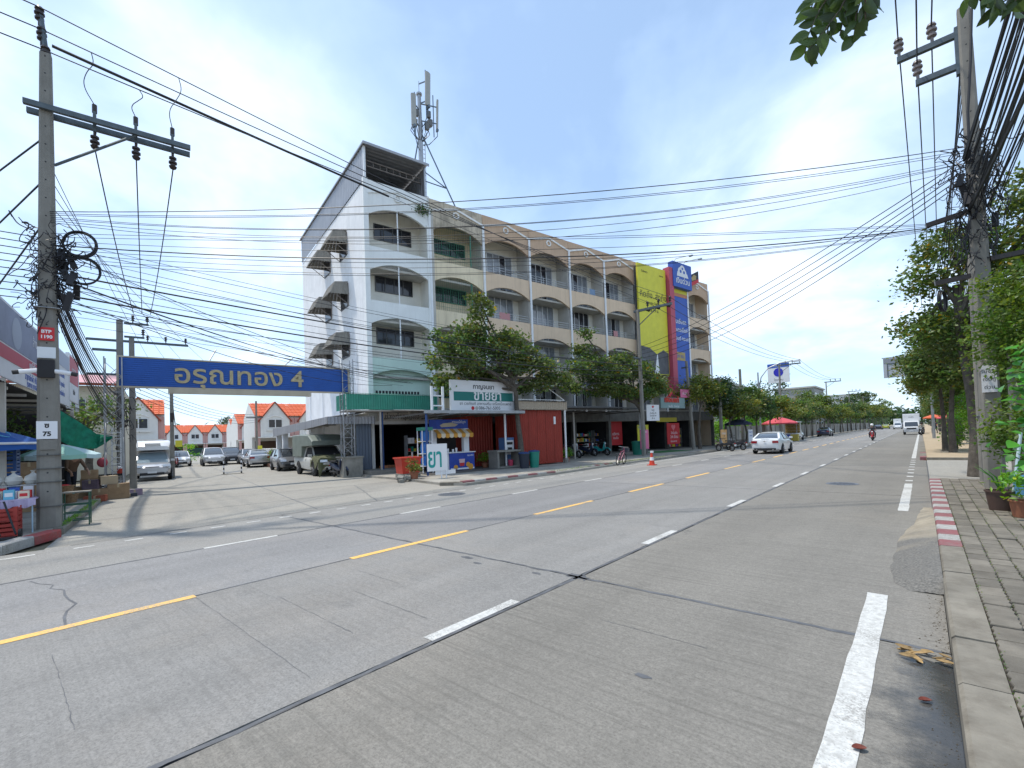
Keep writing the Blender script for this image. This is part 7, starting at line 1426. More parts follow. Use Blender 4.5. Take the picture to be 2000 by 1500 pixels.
# larger trees behind the wall
def bigtree(seed, m, lab, loc, h, sp, n=3000, ls=.38, grp=None):
    random.seed(seed); bl = [(random.uniform(-sp, sp), random.uniform(-sp, sp), h * random.uniform(.5, .92), sp * random.uniform(.35, .55), sp * random.uniform(.35, .55), h * .13) for _ in range(9)]
    return tree(lab, loc, [(0, 0, 0), (.1, 0, h * .25), (0, .1, h * .45), (0, 0, h * .7)], bl, n, ls, m, r0=.2, clump=.5, group=grp, name='tree')
bigtree(41, m_leafd, 'broad dark tree behind the wall right of the round blue sign', (-19, 84, 0), 10.2, 3.2)
bigtree(42, m_leaf, 'tall tree behind the wall beyond the parked dark car', (-20, 122, 0), 11.5, 3.6)
bigtree(43, m_leafd, 'far dark tree over the left row near the vanishing point', (-18, 200, 0), 13, 5, 2200, .6)
bigtree(44, m_leaf, 'far pale tree left of the vanishing point', (-17, 255, 0), 15, 6, 2200, .7)
bigtree(45, m_leafd, 'round tree above the orange roofs down the side street', tuple(bp(1.6, -118)), 10.5, 3.4, 2400, .42)
bigtree(46, m_leaf, 'green tree behind the left stall boxes', tuple(bp(-12.6, -7.5)), 4.6, 1.2, 2600, .2)
bigtree(47, m_leaf, 'low leafy tree behind the blue stall umbrella', tuple(bp(-15.0, 2.2)), 3.6, 1.2, 2200, .2)
bigtree(48, m_leafd, 'tall dark tree behind the wall at the end of the shops', (-24, 64, 0), 8.2, 3.0)
# bright shrubs behind the wall
for i in range(7):
    random.seed(60 + i); y = 56 + i * 4.4; bl = [(random.uniform(-1.2, 1.2), random.uniform(-1.8, 1.8), random.uniform(.8, 3.9), 1.2, 1.5, 1.0) for _ in range(7)]
    t = thing('shrub', ('nearest', 'second', 'third', 'fourth', 'fifth', 'sixth', 'seventh')[i] + ' bright green shrub growing behind the grey boundary wall', 'shrub', (-17.6, y, 0), 0, 'bright shrubs behind the wall')
    MB().tube([(0, 0, 0), (.1, 0, .8), (0, .1, 1.8)], [.08, .06, .04], 6).build('stem', m_bark, t); P = leafpts(bl, 1500, .4); ob('foliage', leafmesh('foliage', P, .32 * rng.uniform(.7, 1.2, len(P)), m_leafb, tints(len(P), warm=0)), t)
# far woods
def woods(label, pts, n, h, ls, m):
    P = []
    for (x, y, rx, ry) in pts: k = n // len(pts); P.append(np.stack([rng.uniform(x - rx, x + rx, k), rng.uniform(y - ry, y + ry, k), h * rng.beta(1.6, 1.3, k) * rng.uniform(.65, 1.1, k)], 1))
    P = np.concatenate(P); o = ob('woodland', leafmesh('woodland', P, ls * rng.uniform(.6, 1.4, len(P)), m, tints(len(P), warm=0))); tag(o, label, 'woodland', None, 'stuff'); return o
woods('far off belt of trees closing the road', [(-70, 430, 60, 18), (10, 440, 40, 20), (90, 430, 50, 25)], 9000, 13, 2.6, m_leafd)
woods('green thicket behind the left hand wall', [(-21, 110, 3, 30), (-20, 170, 3, 30), (-20, 240, 4, 40), (-20, 330, 5, 60)], 9000, 7.5, .9, m_leafd)
woods('far off trees behind the side street houses', [(-175, 25, 12, 70), (-150, -60, 15, 60)], 5000, 9, 1.8, m_leafd)
woods('green thicket behind the right hand pavement', [(6.5, 40, 2.2, 14), (6.5, 75, 2.2, 22), (7, 130, 2.5, 36), (7, 220, 3, 55), (8, 330, 4, 60)], 14000, 7.0, .55, m_leaf)
# ---- right hand trees
random.seed(77)
tree('big rough trunked tree beside the tall right hand pole', (1.25, 20.6, 0.02), [(0, 0, 0), (.05, .1, 1.2), (.0, .1, 2.6), (-.15, .2, 4.4), (-.2, .3, 6.2)],
     [(-1.0, .6, 5.0, .8, 1.2, .6), (-.9, .2, 6.5, .7, 1.0, .5), (-.3, .4, 7.6, .9, 1.1, .6), (.7, .2, 6.9, 1.0, 1.2, .8), (1.5, -.4, 5.7, 1.2, 1.3, 1.0), (.9, .4, 4.7, 1.1, 1.4, .7), (2.6, .2, 7.0, 1.3, 1.3, 1.2), (2.8, -.6, 5.2, 1.3, 1.4, 1.2), (-.2, 1.0, 4.2, 1.0, 1.2, .5), (1.8, .2, 8.6, 1.0, 1.2, .7), (3.4, -.4, 8.6, 1.0, 1.0, .8)], 21000, .165, m_leaf, r0=.20, clump=.26)
tree('dark trunked pavement tree beyond the driveway', (1.2, 33.9, 0.12), [(0, 0, 0), (0, 0, 1.6), (.1, .1, 3.2), (.3, .2, 5.0)],
     [(-1.0, 0, 4.4, .9, 1.3, .7), (-.6, .2, 5.6, 1.1, 1.3, .8), (.6, .2, 6.2, 1.2, 1.4, .9), (1.6, 0, 5.0, 1.2, 1.4, 1.0), (.2, 0, 7.3, 1.0, 1.2, .7), (-1.6, .3, 5.0, .6, .8, .5), (.5, -.2, 4.1, 1.2, 1.5, .6), (2.4, 0, 7.2, 1.2, 1.2, .9)], 16000, .2, m_leaf, r0=.15, clump=.3)
tree('second dark trunk just left of the first beyond the driveway', (0.95, 35.6, 0.12), [(0, 0, 0), (0, .05, 1.8), (-.05, .1, 3.4), (0, .2, 4.6)], [(-.7, .3, 5.2, .9, 1.1, .7), (.3, .5, 5.9, 1.0, 1.1, .8), (-.9, .2, 3.9, .7, .9, .5)], 6000, .2, m_leafy, r0=.12, clump=.28)
rprot = tree('third tree in the right hand row before the white truck', (1.9, 46, 0.12), [(0, 0, 0), (0, .05, 1.8), (-.05, .1, 3.4), (0, .2, 4.6)], [(-.9, .3, 5.0, 1.2, 1.3, .9), (.5, .5, 6.0, 1.3, 1.4, 1.0), (1.5, 0, 4.8, 1.3, 1.4, 1.0), (0, -.5, 4.1, 1.3, 1.3, .7), (.6, 0, 7.0, 1.0, 1.0, .7), (-.4, 0, 3.0, .8, .9, .6)], 7000, .24, m_leaf, r0=.13, clump=.3, group='right hand tree row')
for i, (y, lb) in enumerate(((57, 'fourth'), (68, 'fifth'), (80, 'sixth'), (103, 'seventh'), (116, 'eighth'), (132, 'ninth'), (150, 'tenth'), (172, 'eleventh'), (200, 'twelfth'), (235, 'thirteenth'), (280, 'fourteenth'))):
    t = copytree(rprot); t.location = (2.4 + random.uniform(-.2, .4), y, .12); t.rotation_euler = (0, 0, random.uniform(0, 6.28)); s_ = random.uniform(.95, 1.2); t.scale = (s_, s_, s_); t['label'] = f'{lb} tree in the right hand row counted from the driveway'
def bush(label, loc, blobs, n, ls, m, name='shrub', clump=.2, warm=0.0):
    t = thing(name, label, 'shrub', loc); MB().tube([(0, 0, 0), (.05, .03, blobs[0][2] * .6)], [.04, .02], 6).build('stem', m_bark, t)
    P = leafpts(blobs, n, clump); ob('foliage', leafmesh('foliage', P, ls * rng.uniform(.7, 1.25, len(P)), m, tints(len(P), warm=warm)), t); return t
bush('yellow green shrub at the foot of the trees beyond the driveway', (1.5, 37, .12), [(0, 0, .9, .6, .8, .7), (.3, .8, 1.8, .6, .7, .6), (.4, -.4, 2.6, .7, .7, .6)], 2200, .13, m_leafb)
bush('drooping green shrub draped round the tall right hand pole', (1.85, 14.6, .15), [(0, .2, 3.9, .9, .9, .8), (-.35, .4, 4.5, .5, .5, .45), (.2, -.2, 3.0, .8, .9, .7), (-.55, .6, 3.35, .4, .5, .4), (.8, 0, 4.6, .9, .9, .9), (.6, -.6, 2.2, .8, .8, .7)], 13000, .1, m_leafs, clump=.17)
bush('feathery yellow green shrub behind the creeper', (1.62, 12.8, .15), [(0, .3, 1.5, .7, .8, .6), (.5, .1, 2.5, .7, .8, .8), (.3, .3, .7, .6, .7, .5)], 7000, .09, m_leafs, clump=.15)
bush('green shrub between the pole and the rough trunked tree', (2.1, 18.6, .05), [(0, 0, 2.4, .8, .8, .7), (.5, .2, 3.6, .9, .9, .8), (.6, -.3, 1.2, .8, .9, .8), (-.4, .5, 3.4, .5, .6, .5), (.2, .2, 4.8, .8, .8, .6)], 13000, .13, m_leaf, clump=.2)
# creeper with large leaves
def bigleaf(l_, w_, m, name):
    P = [(0, 0, 0)]; n = 7; L_, R_ = [], []
    for i in range(n + 1):
        t = i / n; y = l_ * t; hw = w_ / 2 * math.sin(math.pi * (t ** .75)) ** .8 if 0 < t < 1 else 0.001
        z = -.12 * l_ * t * t; L_.append((-hw, y, z + hw * .28)); R_.append((hw, y, z + hw * .28))
    mid = [(0, l_ * i / n, -.12 * l_ * (i / n) ** 2) for i in range(n + 1)]
    V = L_ + mid + R_; k = n + 1; F = [(i, k + i, k + i + 1, i + 1) for i in range(n)] + [(k + i, 2 * k + i, 2 * k + i + 1, k + i + 1) for i in range(n)]
    me = bpy.data.meshes.new(name); me.from_pydata(V, [], F); me.materials.append(m); me.polygons.foreach_set('use_smooth', [True] * len(F)); return me
def nearleaf(name, col, trans=0.3):
    m = bpy.data.materials.new(name); m.use_nodes = True; MATS[name] = m; n = m.node_tree.nodes; l = m.node_tree.links; p = n['Principled BSDF']; o = n['Material Output']
    oi = n.new('ShaderNodeObjectInfo'); hs = n.new('ShaderNodeHueSaturation'); hs.inputs['Color'].default_value = (*col, 1); mr = n.new('ShaderNodeMapRange'); mr.inputs[3].default_value = .6; mr.inputs[4].default_value = 1.5; l.new(oi.outputs['Random'], mr.inputs[0]); l.new(mr.outputs[0], hs.inputs['Value']); l.new(hs.outputs[0], p.inputs['Base Color']); p.inputs['Roughness'].default_value = .35
    tr = n.new('ShaderNodeBsdfTranslucent'); h2 = n.new('ShaderNodeHueSaturation'); h2.inputs['Value'].default_value = 1.7; l.new(hs.outputs[0], h2.inputs['Color']); l.new(h2.outputs[0], tr.inputs['Color']); mx_ = n.new('ShaderNodeMixShader'); mx_.inputs[0].default_value = trans; l.new(p.outputs[0], mx_.inputs[1]); l.new(tr.outputs[0], mx_.inputs[2]); l.new(mx_.outputs[0], o.inputs['Surface']); return m
lm_ = bigleaf(.17, .15, nearleaf('creeper_leaf', (0.07, 0.24, 0.03)), 'leaf')
cr = thing('creeper', 'large leaved bright green creeper hanging at the right edge', 'plant', (1.27, 10.9, .15)); random.seed(88)
MB().tube([(0, 0, .2), (.1, .1, 1.2), (0, .05, 2.2), (.1, 0, 3.4)], [.03, .025, .02, .01], 6).build('stem', m_bark, cr)
MB().bx(.20, .26, -.05, .05, 0, 2.9).build('support_post', m_conc, cr)
for i in range(210):
    z = random.uniform(.62, 2.85); o = ob('leaf', lm_, cr, (random.gauss(.05, .16), random.gauss(0, .22), z)); o.rotation_euler = (random.uniform(-.9, .2), random.uniform(-.6, .6), random.uniform(1.5, 5.5)); s_ = random.uniform(.6, 1.15); o.scale = (s_, s_, s_)
# potted plants on the right pavement
m_pot = mat('brown_pot', (0.075, 0.045, 0.035), 0.6, var=0.2, scale=6); m_terra = mat('terracotta', (0.28, 0.11, 0.06), 0.8, var=0.15, scale=6); m_bluepl = mat('blue_bucket', (0.12, 0.32, 0.55), 0.4)
def potplant(label, loc, r, h, m, n, ls, lm2, ph=.6, spread=.3, name='potted_plant', rz=0):
    t = thing(name, label, 'plant pot', loc, rz); MB().lathe((0, 0, 0), [(r * .8, 0), (r, h * .92), (r * 1.08, h * .92), (r * 1.08, h), (r * .95, h), (r * .93, h - .05)], 18).build('pot', m, t, True); MB().lathe((0, 0, h - .06), [(r * .93, 0), (r * .9, .012)], 14).build('soil', m_ground, t)
    if n: P = leafpts([(0, 0, h + ph * .5, spread, spread, ph * .5)], n, spread * .4); ob('foliage', leafmesh('foliage', P, ls, lm2, tints(len(P), warm=.02), up=.1, asp=.3), t)
    return t
pp = potplant('large dark brown pot against the tall right hand pole', (1.03, 12.15, .15), .21, .36, m_pot, 0, .1, m_leafb)
for i in range(9): a = i * .7; MB().tube([(0, 0, .32), (.12 * math.cos(a), .12 * math.sin(a), .6), (.34 * math.cos(a), .34 * math.sin(a), .72 + .06 * (i % 3))], [.012, .01, .003], 4).build('grass_blade', m_leafb if False else MATS['creeper_leaf'], pp)
potplant('terracotta pot at the right edge of the pavement', (1.22, 11.45, .15), .17, .28, m_terra, 260, .12, m_leafb, .5, .25)
o = thing('water_bucket', 'pale blue bucket above the terracotta pot', 'bucket', (1.32, 12.0, .45)); MB().lathe((0, 0, 0), [(.13, 0), (.17, .34), (.18, .34), (.18, .31)], 16).build('body', m_bluepl, o, True); MB().lathe((0, 0, -.3), [(.2, 0), (.2, .298)], 12).build('stand', m_concd, o)
o = thing('drain_pipe_length', 'pale blue plastic pipe leaning behind the brown pot', 'pipe', (1.18, 12.2, .2)); MB().tube([(0, 0, .2), (.16, .15, 1.35)], .025, 8).build('pipe', mat('pale_pipe', (0.45, 0.55, 0.58), 0.5), o)
# ---- branch hanging in from overhead
def rayp(px, py, d):
    v = CR @ Vector(((px - 1000) / 900.68, -(py - 828) / 900.68, -1.0)); return Vector((0, 0, 1.8)) + v * d
lb_ = bigleaf(.14, .078, nearleaf('overhead_leaf', (0.05, 0.085, 0.02), .35), 'leaf')
br_ = thing('leafy_branch', 'leafy branch hanging into the top right of the view', 'branch', tuple(rayp(1660, -160, 3.4))); o0 = Vector(br_.location); random.seed(91)
def frond(pts, d0, sp_=.045, ls=1.0):
    W_ = [rayp(x, y, d0 + .25 * i / len(pts)) - o0 for i, (x, y) in enumerate(pts)]; MB().tube(W_, [.008 - .005 * i / len(W_) for i in range(len(W_))], 5).build('twig', m_bark, br_)
    tot = sum((W_[i + 1] - W_[i]).length for i in range(len(W_) - 1)); s_ = 0.0; k = 0
    while s_ < tot:
        q = s_; i = 0
        while i < len(W_) - 2 and q > (W_[i + 1] - W_[i]).length: q -= (W_[i + 1] - W_[i]).length; i += 1
        d = (W_[i + 1] - W_[i]).normalized(); p = W_[i] + d * q; side = (1 if k % 2 else -1); camr = CR @ Vector((1, 0, 0)); camu = CR @ Vector((0, 1, 0))
        lat = d.cross(CR @ Vector((0, 0, 1))).normalized() * side; yd = (lat * .8 + d * .75 + Vector((0, 0, random.uniform(-.2, .1)))).normalized(); nz = ((CR @ Vector((0, 0, 1))) * random.choice((1, -1)) + Vector((random.uniform(-.6, .6), random.uniform(-.6, .6), random.uniform(-.6, .6)))).normalized(); xd = yd.cross(nz).normalized(); nz = xd.cross(yd)
        Mx = Matrix((xd, yd, nz)).transposed().to_4x4(); Mx.translation = p; o = bpy.data.objects.new('leaf', lb_); COL.objects.link(o); o.parent = br_; sc2 = ls * random.uniform(.75, 1.15); o.matrix_local = Mx @ Matrix.Scale(sc2, 4); s_ += sp_; k += 1
frond([(1690, -120), (1665, -30), (1640, 20), (1610, 60), (1580, 95)], 3.4); frond([(1700, -120), (1690, -30), (1672, 30), (1668, 80)], 3.35); frond([(1640, -140), (1620, -60), (1600, -10), (1585, 25)], 3.5)
frond([(1730, -140), (1725, -60), (1705, -15), (1712, 20)], 3.3, .06); frond([(1660, -120), (1645, -60), (1625, 5), (1600, 40)], 3.45, .05)
frond([(1715, -140), (1700, -60), (1655, -10), (1625, 30), (1612, 75)], 3.5, .045); frond([(1690, -150), (1650, -70), (1615, -30), (1590, 0), (1575, 40)], 3.6, .045); frond([(1700, -60), (1690, 0), (1690, 40)], 3.3, .04)
frond([(1860, -120), (1880, -50), (1905, -10), (1925, 12)], 3.2, .045); frond([(1990, -110), (1960, -50), (1945, -5), (1950, 25)], 3.1, .045); frond([(2050, -90), (2000, -30), (1965, 0), (1940, 15)], 3.15, .045); frond([(1680, -100), (1640, -40), (1600, 20), (1578, 70), (1572, 105)], 3.45, .04); frond([(1720, -100), (1700, -30), (1650, 25), (1640, 70)], 3.4, .045)
frond([(1980, -140), (1950, -70), (1920, -30), (1890, -5)], 3.2, .05, .95); frond([(2060, -120), (2010, -60), (1985, -10), (1978, 30)], 3.1, .05, .95); frond([(1930, -150), (1900, -80), (1870, -40), (1850, -20)], 3.3, .05); frond([(2080, -60), (2040, -10), (2010, 20)], 3.0, .05)
MB().tube([(0, 0, 0), tuple(rayp(1830, -260, 3.2) - o0), tuple(rayp(2150, -420, 3.2) - o0)], [.012, .02, .03], 6).build('bough', m_bark, br_)
# ------------------------------------------------------------------ boundary wall on the left of the road
bw_ = thing('boundary_wall', 'long grey concrete panel wall behind the kerb trees', 'wall', (-15.0, 50, 0))
m_bwall = mat('wall_panel_concrete', (0.36, 0.34, 0.31), 0.9, var=0.12, scale=1, streak=0.4, dcol=(0.2, 0.18, 0.16), orand=.08)
pmesh = MB().bx(-.06, .06, .1, 2.9, 0, 2.05).mesh('panel', m_bwall); qmesh = MB().bx(-.11, .11, -.1, .1, 0, 2.2).mesh('post', m_conc)
for i in range(60): ob('panel', pmesh, bw_, (0, i * 3.0, 0)); ob('post', qmesh, bw_, (0, i * 3.0, 0))
# distant blocks
def farblock(label, loc, rz, wx, wy, h, m, nf, nc, name='far_building'):
    t = thing(name, label, 'building', loc, rz); MB().bx(-wx / 2, wx / 2, -wy / 2, wy / 2, 0, h).build('wall', m, t); MB().bx(-wx / 2 - .3, wx / 2 + .3, -wy / 2 - .3, wy / 2 + .3, h, h + .35).build('roof', m_fin, t)
    for f in range(nf):
        for c in range(nc):
            z = 1.0 + f * (h - .6) / nf; y = -wy / 2 + (c + .5) * wy / nc; o = MB().bx(wx / 2, wx / 2 + .08, y - wy / nc * .32, y + wy / nc * .32, z, z + (h / nf) * .5).build('window', m_alu, t); MB().bx(wx / 2 + .081, wx / 2 + .1, y - wy / nc * .27, y + wy / nc * .27, z + .1, z + (h / nf) * .5 - .1).build('pane', m_glassd, o)
        x = 0
        for c in range(max(1, int(wx / 3))):
            x = -wx / 2 + (c + .5) * wx / max(1, int(wx / 3)); z = 1.0 + f * (h - .6) / nf; o = MB().bx(x - .8, x + .8, -wy / 2 - .08, -wy / 2, z, z + (h / nf) * .5).build('window', m_alu, t); MB().bx(x - .7, x + .7, -wy / 2 - .1, -wy / 2 - .081, z + .1, z + (h / nf) * .5 - .1).build('pane', m_glassd, o)
    return t
m_far1 = mat('far_wall_grey', (0.34, 0.33, 0.31), 0.9, var=.1); m_far2 = mat('far_wall_white', (0.55, 0.55, 0.53), 0.9, var=.1)
farblock('long flat roofed grey block behind the trees left of the lamp', (-26, 78, 0), 0.05, 8, 22, 8.6, m_far1, 2, 7); farblock('grey concrete block behind the trees beyond the round sign', (-22, 132, 0), 0, 8, 14, 10.6, m_far1, 3, 4); farblock('pale far block left of the road end', (-30, 300, 0), 0, 20, 20, 17, m_far2, 4, 5)
farblock('white far house hidden in the right hand trees', (14, 120, 0), 0, 8, 12, 9, m_far2, 3, 4)
# ------------------------------------------------------------------ corner stall at the left
m_ban = mat('banner_greyblue', (0.22, 0.24, 0.33), 0.6, var=0.15, scale=1.5); m_bnw = mat('banner_white', (0.66, 0.67, 0.70), 0.6, var=.05)
ls_ = thing('stall_building', 'open fronted dark market stall under the big banner at left', 'stall', tuple(bp(-12.5, 0)), RZ)
m_dsh = mat('dark_roof_sheet', (0.055, 0.052, 0.05), 0.8, var=.3)
MB().corr((12, -.02, 3.62), (-14, 0, 0), (0, -6, .9), 60, .02, (0, 0, 1)).build('roof_sheet', m_dsh, ls_)
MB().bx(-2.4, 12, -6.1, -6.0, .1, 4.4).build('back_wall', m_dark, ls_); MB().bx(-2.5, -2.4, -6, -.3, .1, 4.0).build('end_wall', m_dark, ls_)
for x in (-2.2, 3.4, 8.6): MB().bx(x - .06, x + .06, -.15, -.03, .1, 3.75).build('post', m_fin, ls_)
for i in range(7): MB().bx(-2 + i * 2, -1.94 + i * 2, -5.9, -.1, 3.5, 3.58).build('rafter', m_fin, ls_)
MB().corr((-2.5, .9, 3.35), (-2.6, 0, .05), (0, -1.6, .75), 12, .03, (0, 0, 1)).build('side_awning', m_dsh, ls_); MB().bx(-5.1, -2.5, .85, .9, 3.28, 3.4).build('awning_edge', m_concd, ls_)
bk = MB()
for i in range(5): MB().bx(-1.8 + i * 2.2, -.1 + i * 2.2, -5.6, -4.9, .1, 1.6 + .2 * (i % 2)).build('goods_shelf', mat('mixed_goods', (0.16, 0.10, 0.08), .8, var=.8, scale=6), ls_)
ban = thing('shop_banner', 'long grey, red and white printed banner over the left stall', 'banner', tuple(bp(-12.5, 0)), RZ)
def bpanel(x0, x1, z0, z1, m, nm='panel', dy=0.0): return MB().bx(x0, x1, dy, .06 + dy, z0, z1).build(nm, m, ban)
a = bpanel(3.35, 11.5, 3.7, 5.62, m_bnw); MB().bx(3.45, 11.4, .062, .07, 4.55, 5.55).build('grey_band', m_ban, a); MB().bx(3.5, 11.3, .062, .072, 4.16, 4.5).build('red_band', m_red if False else mat('banner_red', (0.48, 0.08, 0.11), .6), a)
d_ = MB(); n = 26; d_.add([(8.0 + .5 * math.cos(2 * math.pi * i / n), .074, 5.0 + .42 * math.sin(2 * math.pi * i / n)) for i in range(n)], [tuple(range(n))]); d_.build('round_emblem', mat('emblem_grey', (.33, .36, .44), .6), a)
text('lettering', 'เคมีภัณฑ์ ซักรีด', .34, (5.6, .076, 4.33), TU, m_bnw, a, .002, bold=.006); text('lettering', 'น้ำยาซักผ้า ปรับผ้านุ่ม', .26, (6.0, .064, 3.99), TU, m_blue, a, .002); text('lettering', 'โรงงาน ขายส่ง', .24, (6.2, .064, 3.79), TU, m_blue, a, .002); text('lettering', 'ล้างจาน ถูพื้น', .38, (5.2, .074, 5.1), TU, m_bnw, a, .002)
a = bpanel(-.25, 3.3, 3.66, 5.7, m_bnw); MB().bx(-.2, 3.25, .062, .07, 5.1, 5.65).build('grey_band', mat('banner_pale_blue', (.38, .42, .52), .6), a)
for z, t in ((4.75, 'ซ่อม เครื่องใช้'), (4.4, 'ไฟฟ้า ทุกชนิด'), (4.05, 'บริการถึงบ้าน')): text('lettering', t, .26, (1.5, .064, z), TU, m_blue, a, .002)
a = bpanel(-2.7, -.3, 3.95, 5.9, m_bnw); MB().bx(-2.6, -.4, .062, .07, 4.7, 5.8).build('red_band', MATS['banner_red'], a); text('lettering', 'ขายส่ง', .42, (-1.5, .074, 5.25), TU, m_bnw, a, .002); text('lettering', 'ปลีก', .3, (-1.5, .066, 4.35), TU, m_prk, a, .002)
fr = MB(); fr.bx(3.302, 3.348, -.04, .08, 3.6, 5.75); fr.bx(-.298, -.252, -.04, .08, 3.6, 5.9); fr.bx(-2.76, -2.702, -.04, .08, 3.6, 5.95); fr.build('frame', m_alu, ban)
vb = thing('vertical_sign', 'narrow red and white vertical sign beside the corner pole', 'sign', tuple(bp(-11.95, 6.1)), RZ)
MB().bx(-.4, .4, -.03, .02, 2.35, 3.3).build('panel', m_bnw, vb); MB().bx(-.36, .36, .021, .026, 2.4, 3.25).build('red_field', MATS['banner_red'], vb); [text('lettering', t, .24, (0, .028, z), TU, m_bnw, vb, .002) for t, z in (('น้ำ', 3.05), ('แข็ง', 2.75), ('เย็น', 2.5))]
MB().bx(-.02, .02, -.08, -.03, 2.2, 3.6).build('hanger', m_steel, vb)
# umbrellas and tarpaulin
m_ub = mat('umbrella_blue', (.02, .10, .36), .7); m_uw = mat('umbrella_pale', (.45, .6, .62), .7); m_ug = mat('umbrella_green', (.30, .55, .45), .7)
u1 = umbrella('blue umbrella with a white hem beside the corner pole', tuple(bp(-12.9, 8.4, .11)), 1.15, 1.95, [m_ub], rz=RZ)
n = 24; e_ = MB(); e_.tube([(.46 + .0 * i + .25 * math.cos(2 * math.pi * i / n), .33 + .28 * math.sin(2 * math.pi * i / n) * .6, 2.24 - .05 * math.cos(2 * math.pi * i / n) - .1 * math.sin(2 * math.pi * i / n)) for i in range(n)], .012, 5, True); e_.build('printed_oval', mat('umbrella_cyan', (.15, .45, .6), .7), u1)
h_ = MB(); h_.tube([(1.16 * math.cos(2 * math.pi * i / 32) * (1 - .03 * (i % 4 == 2)), 1.16 * math.sin(2 * math.pi * i / 32) * (1 - .03 * (i % 4 == 2)), 1.96) for i in range(32)], .03, 5, True); h_.build('white_hem', m_prw, u1)
umbrella('pale green and white umbrella tilted over the stooping person', tuple(bp(-12.2, 3.6, .11)), 1.05, 1.62, [m_ug, m_uw], tilt=(.0, -.1), rz=RZ)
tp = thing('tarpaulin', 'torn green shade net slung between the stall and the gate', 'tarpaulin', tuple(bp(0, 0)), RZ)
m_tarp = mat('green_net', (.01, .20, .12), .75, var=.35, scale=4, bump=.6, bscale=14)
A = [Vector((2.2, -12.5, 3.45)), Vector((1.4, -11.95, 2.95)), Vector((.9, -11.5, 2.5)), Vector((.8, -11.05, 2.42))]; Bq = [Vector((2.0, -12.45, 2.25)), Vector((1.5, -12.0, 2.05)), Vector((1.0, -11.5, 2.02)), Vector((.8, -11.02, 2.32))]
P = []; F = []; nx_, ny_ = 18, 8
def bez(c, t): 
    k = t * (len(c) - 1); i = min(int(k), len(c) - 2); return c[i].lerp(c[i + 1], k - i)
for i in range(nx_ + 1):
    a, b = bez(A, i / nx_), bez(Bq, i / nx_)
    for j in range(ny_ + 1): q = a.lerp(b, j / ny_); P.append(q + Vector((.09 * math.sin(i * 1.3 + j * .5), .02 * math.sin(j * 2), -.12 * math.sin(math.pi * i / nx_) * j / ny_)))
for i in range(nx_):
    for j in range(ny_): k = i * (ny_ + 1) + j; F.append((k, k + 1, k + ny_ + 2, k + ny_ + 1))
MB().add(P, F).build('sheet', m_tarp, tp, True); MB().tube([(2.2, -12.5, 3.46), (1.4, -11.95, 2.98), (.9, -11.5, 2.55), (.8, -11.0, 2.45)], .012, 5).build('rope', m_cab, tp)
# boxes and crates
m_card = mat('cardboard', (.30, .20, .115), .9, var=.18, scale=5, orand=.2, dirt=.3, dcol=(.15, .1, .06)); m_tape = mat('parcel_tape', (.42, .33, .20), .4)
def carton(label, u, v, z, sx, sy, sz, rz=0.0, m=None, name='cardboard_box', cat='box', grp='cartons stacked at the stall'):
    t = thing(name, label, cat, tuple(bp(u, v, z)), RZ + rz, grp); MB().bx(-sx / 2, sx / 2, -sy / 2, sy / 2, 0, sz).build('carton', m or m_card, t); MB().bx(-sx / 2 - .002, sx / 2 + .002, -.03, .03, sz - .12, sz + .002).build('tape', m_tape, t)
    for s_ in (-1, 1): MB().box((0, s_ * sy * .27, sz + .008), (sx * .98, sy * .44, .008), (s_ * .03, 0, 0)).build('flap', m or m_card, t)
    return t
carton('large cardboard box at the right end of the carton pile', -10.75, 2.6, 0, .45, .62, .55); carton('open cardboard box left of the large one', -11.3, 2.7, 0.0, .45, .5, .42, .1); carton('low red printed box in front of the carton pile', -11.35, 3.2, 0.0, .35, .6, .2, -.1, mat('red_printed_card', (.32, .09, .05), .8, var=.3, scale=6))
carton('pale cardboard box on top of the carton pile', -11.05, 2.55, .56, .4, .5, .3, .25, mat('pale_card', (.42, .33, .22), .9, var=.1)); carton('dark wrapped box on top at the left of the pile', -11.5, 2.65, .43, .4, .45, .32, -.2, mat('purple_wrap', (.14, .10, .13), .6, var=.3, scale=7))
carton('cardboard box at the back left of the carton pile', -11.75, 2.4, .11, .45, .5, .4, .05)
for i in range(4): carton(f'{("lowest", "second", "third", "topmost")[i]} brown box in the stack behind the corner pole', -12.55, 6.0 - .05 * i, .11 + .36 * i, .6, 1.0, .35, .04 * (i - 1.5), None, grp='brown boxes behind the pole')
m_crb = mat('blue_crate', (.03, .09, .26), .5)
def crate(label, u, v, z, m, grp):
    t = thing('plastic_crate', label, 'crate', tuple(bp(u, v, z)), RZ, grp); b = MB(); b.bx(-.2, .2, -.28, .28, 0, .02); b.build('floor', m, t)
    for s_ in (-1, 1):
        w2 = MB()
        for k in range(3): w2.bx(s_ * .2 - .01, s_ * .2 + .01, -.28, .28, .03 + k * .09, .09 + k * .09)
        w2.bx(s_ * .2 - .012, s_ * .2 + .012, -.28, -.22, 0, .3); w2.bx(s_ * .2 - .012, s_ * .2 + .012, .22, .28, 0, .3); w2.build('long_side', m, t)
        w2 = MB(); [w2.bx(-.188, .188, s_ * .27 - .01, s_ * .27 + .01, .03 + k * .09, .09 + k * .09) for k in range(3)]; w2.bx(-.188, -.13, s_ * .27 - .012, s_ * .27 + .012, .0, .3); w2.bx(.13, .188, s_ * .27 - .012, s_ * .27 + .012, .0, .3); w2.build('short_side', m, t)
    return t
for i in range(6): crate(f'{("lowest", "second", "third", "fourth", "fifth", "topmost")[i]} blue crate in the tall stack below the blue umbrella', -12.7, 8.0, .11 + .31 * i, m_crb, 'stacked blue crates')
m_crr = mat('red_crate', (.36, .04, .03), .5)
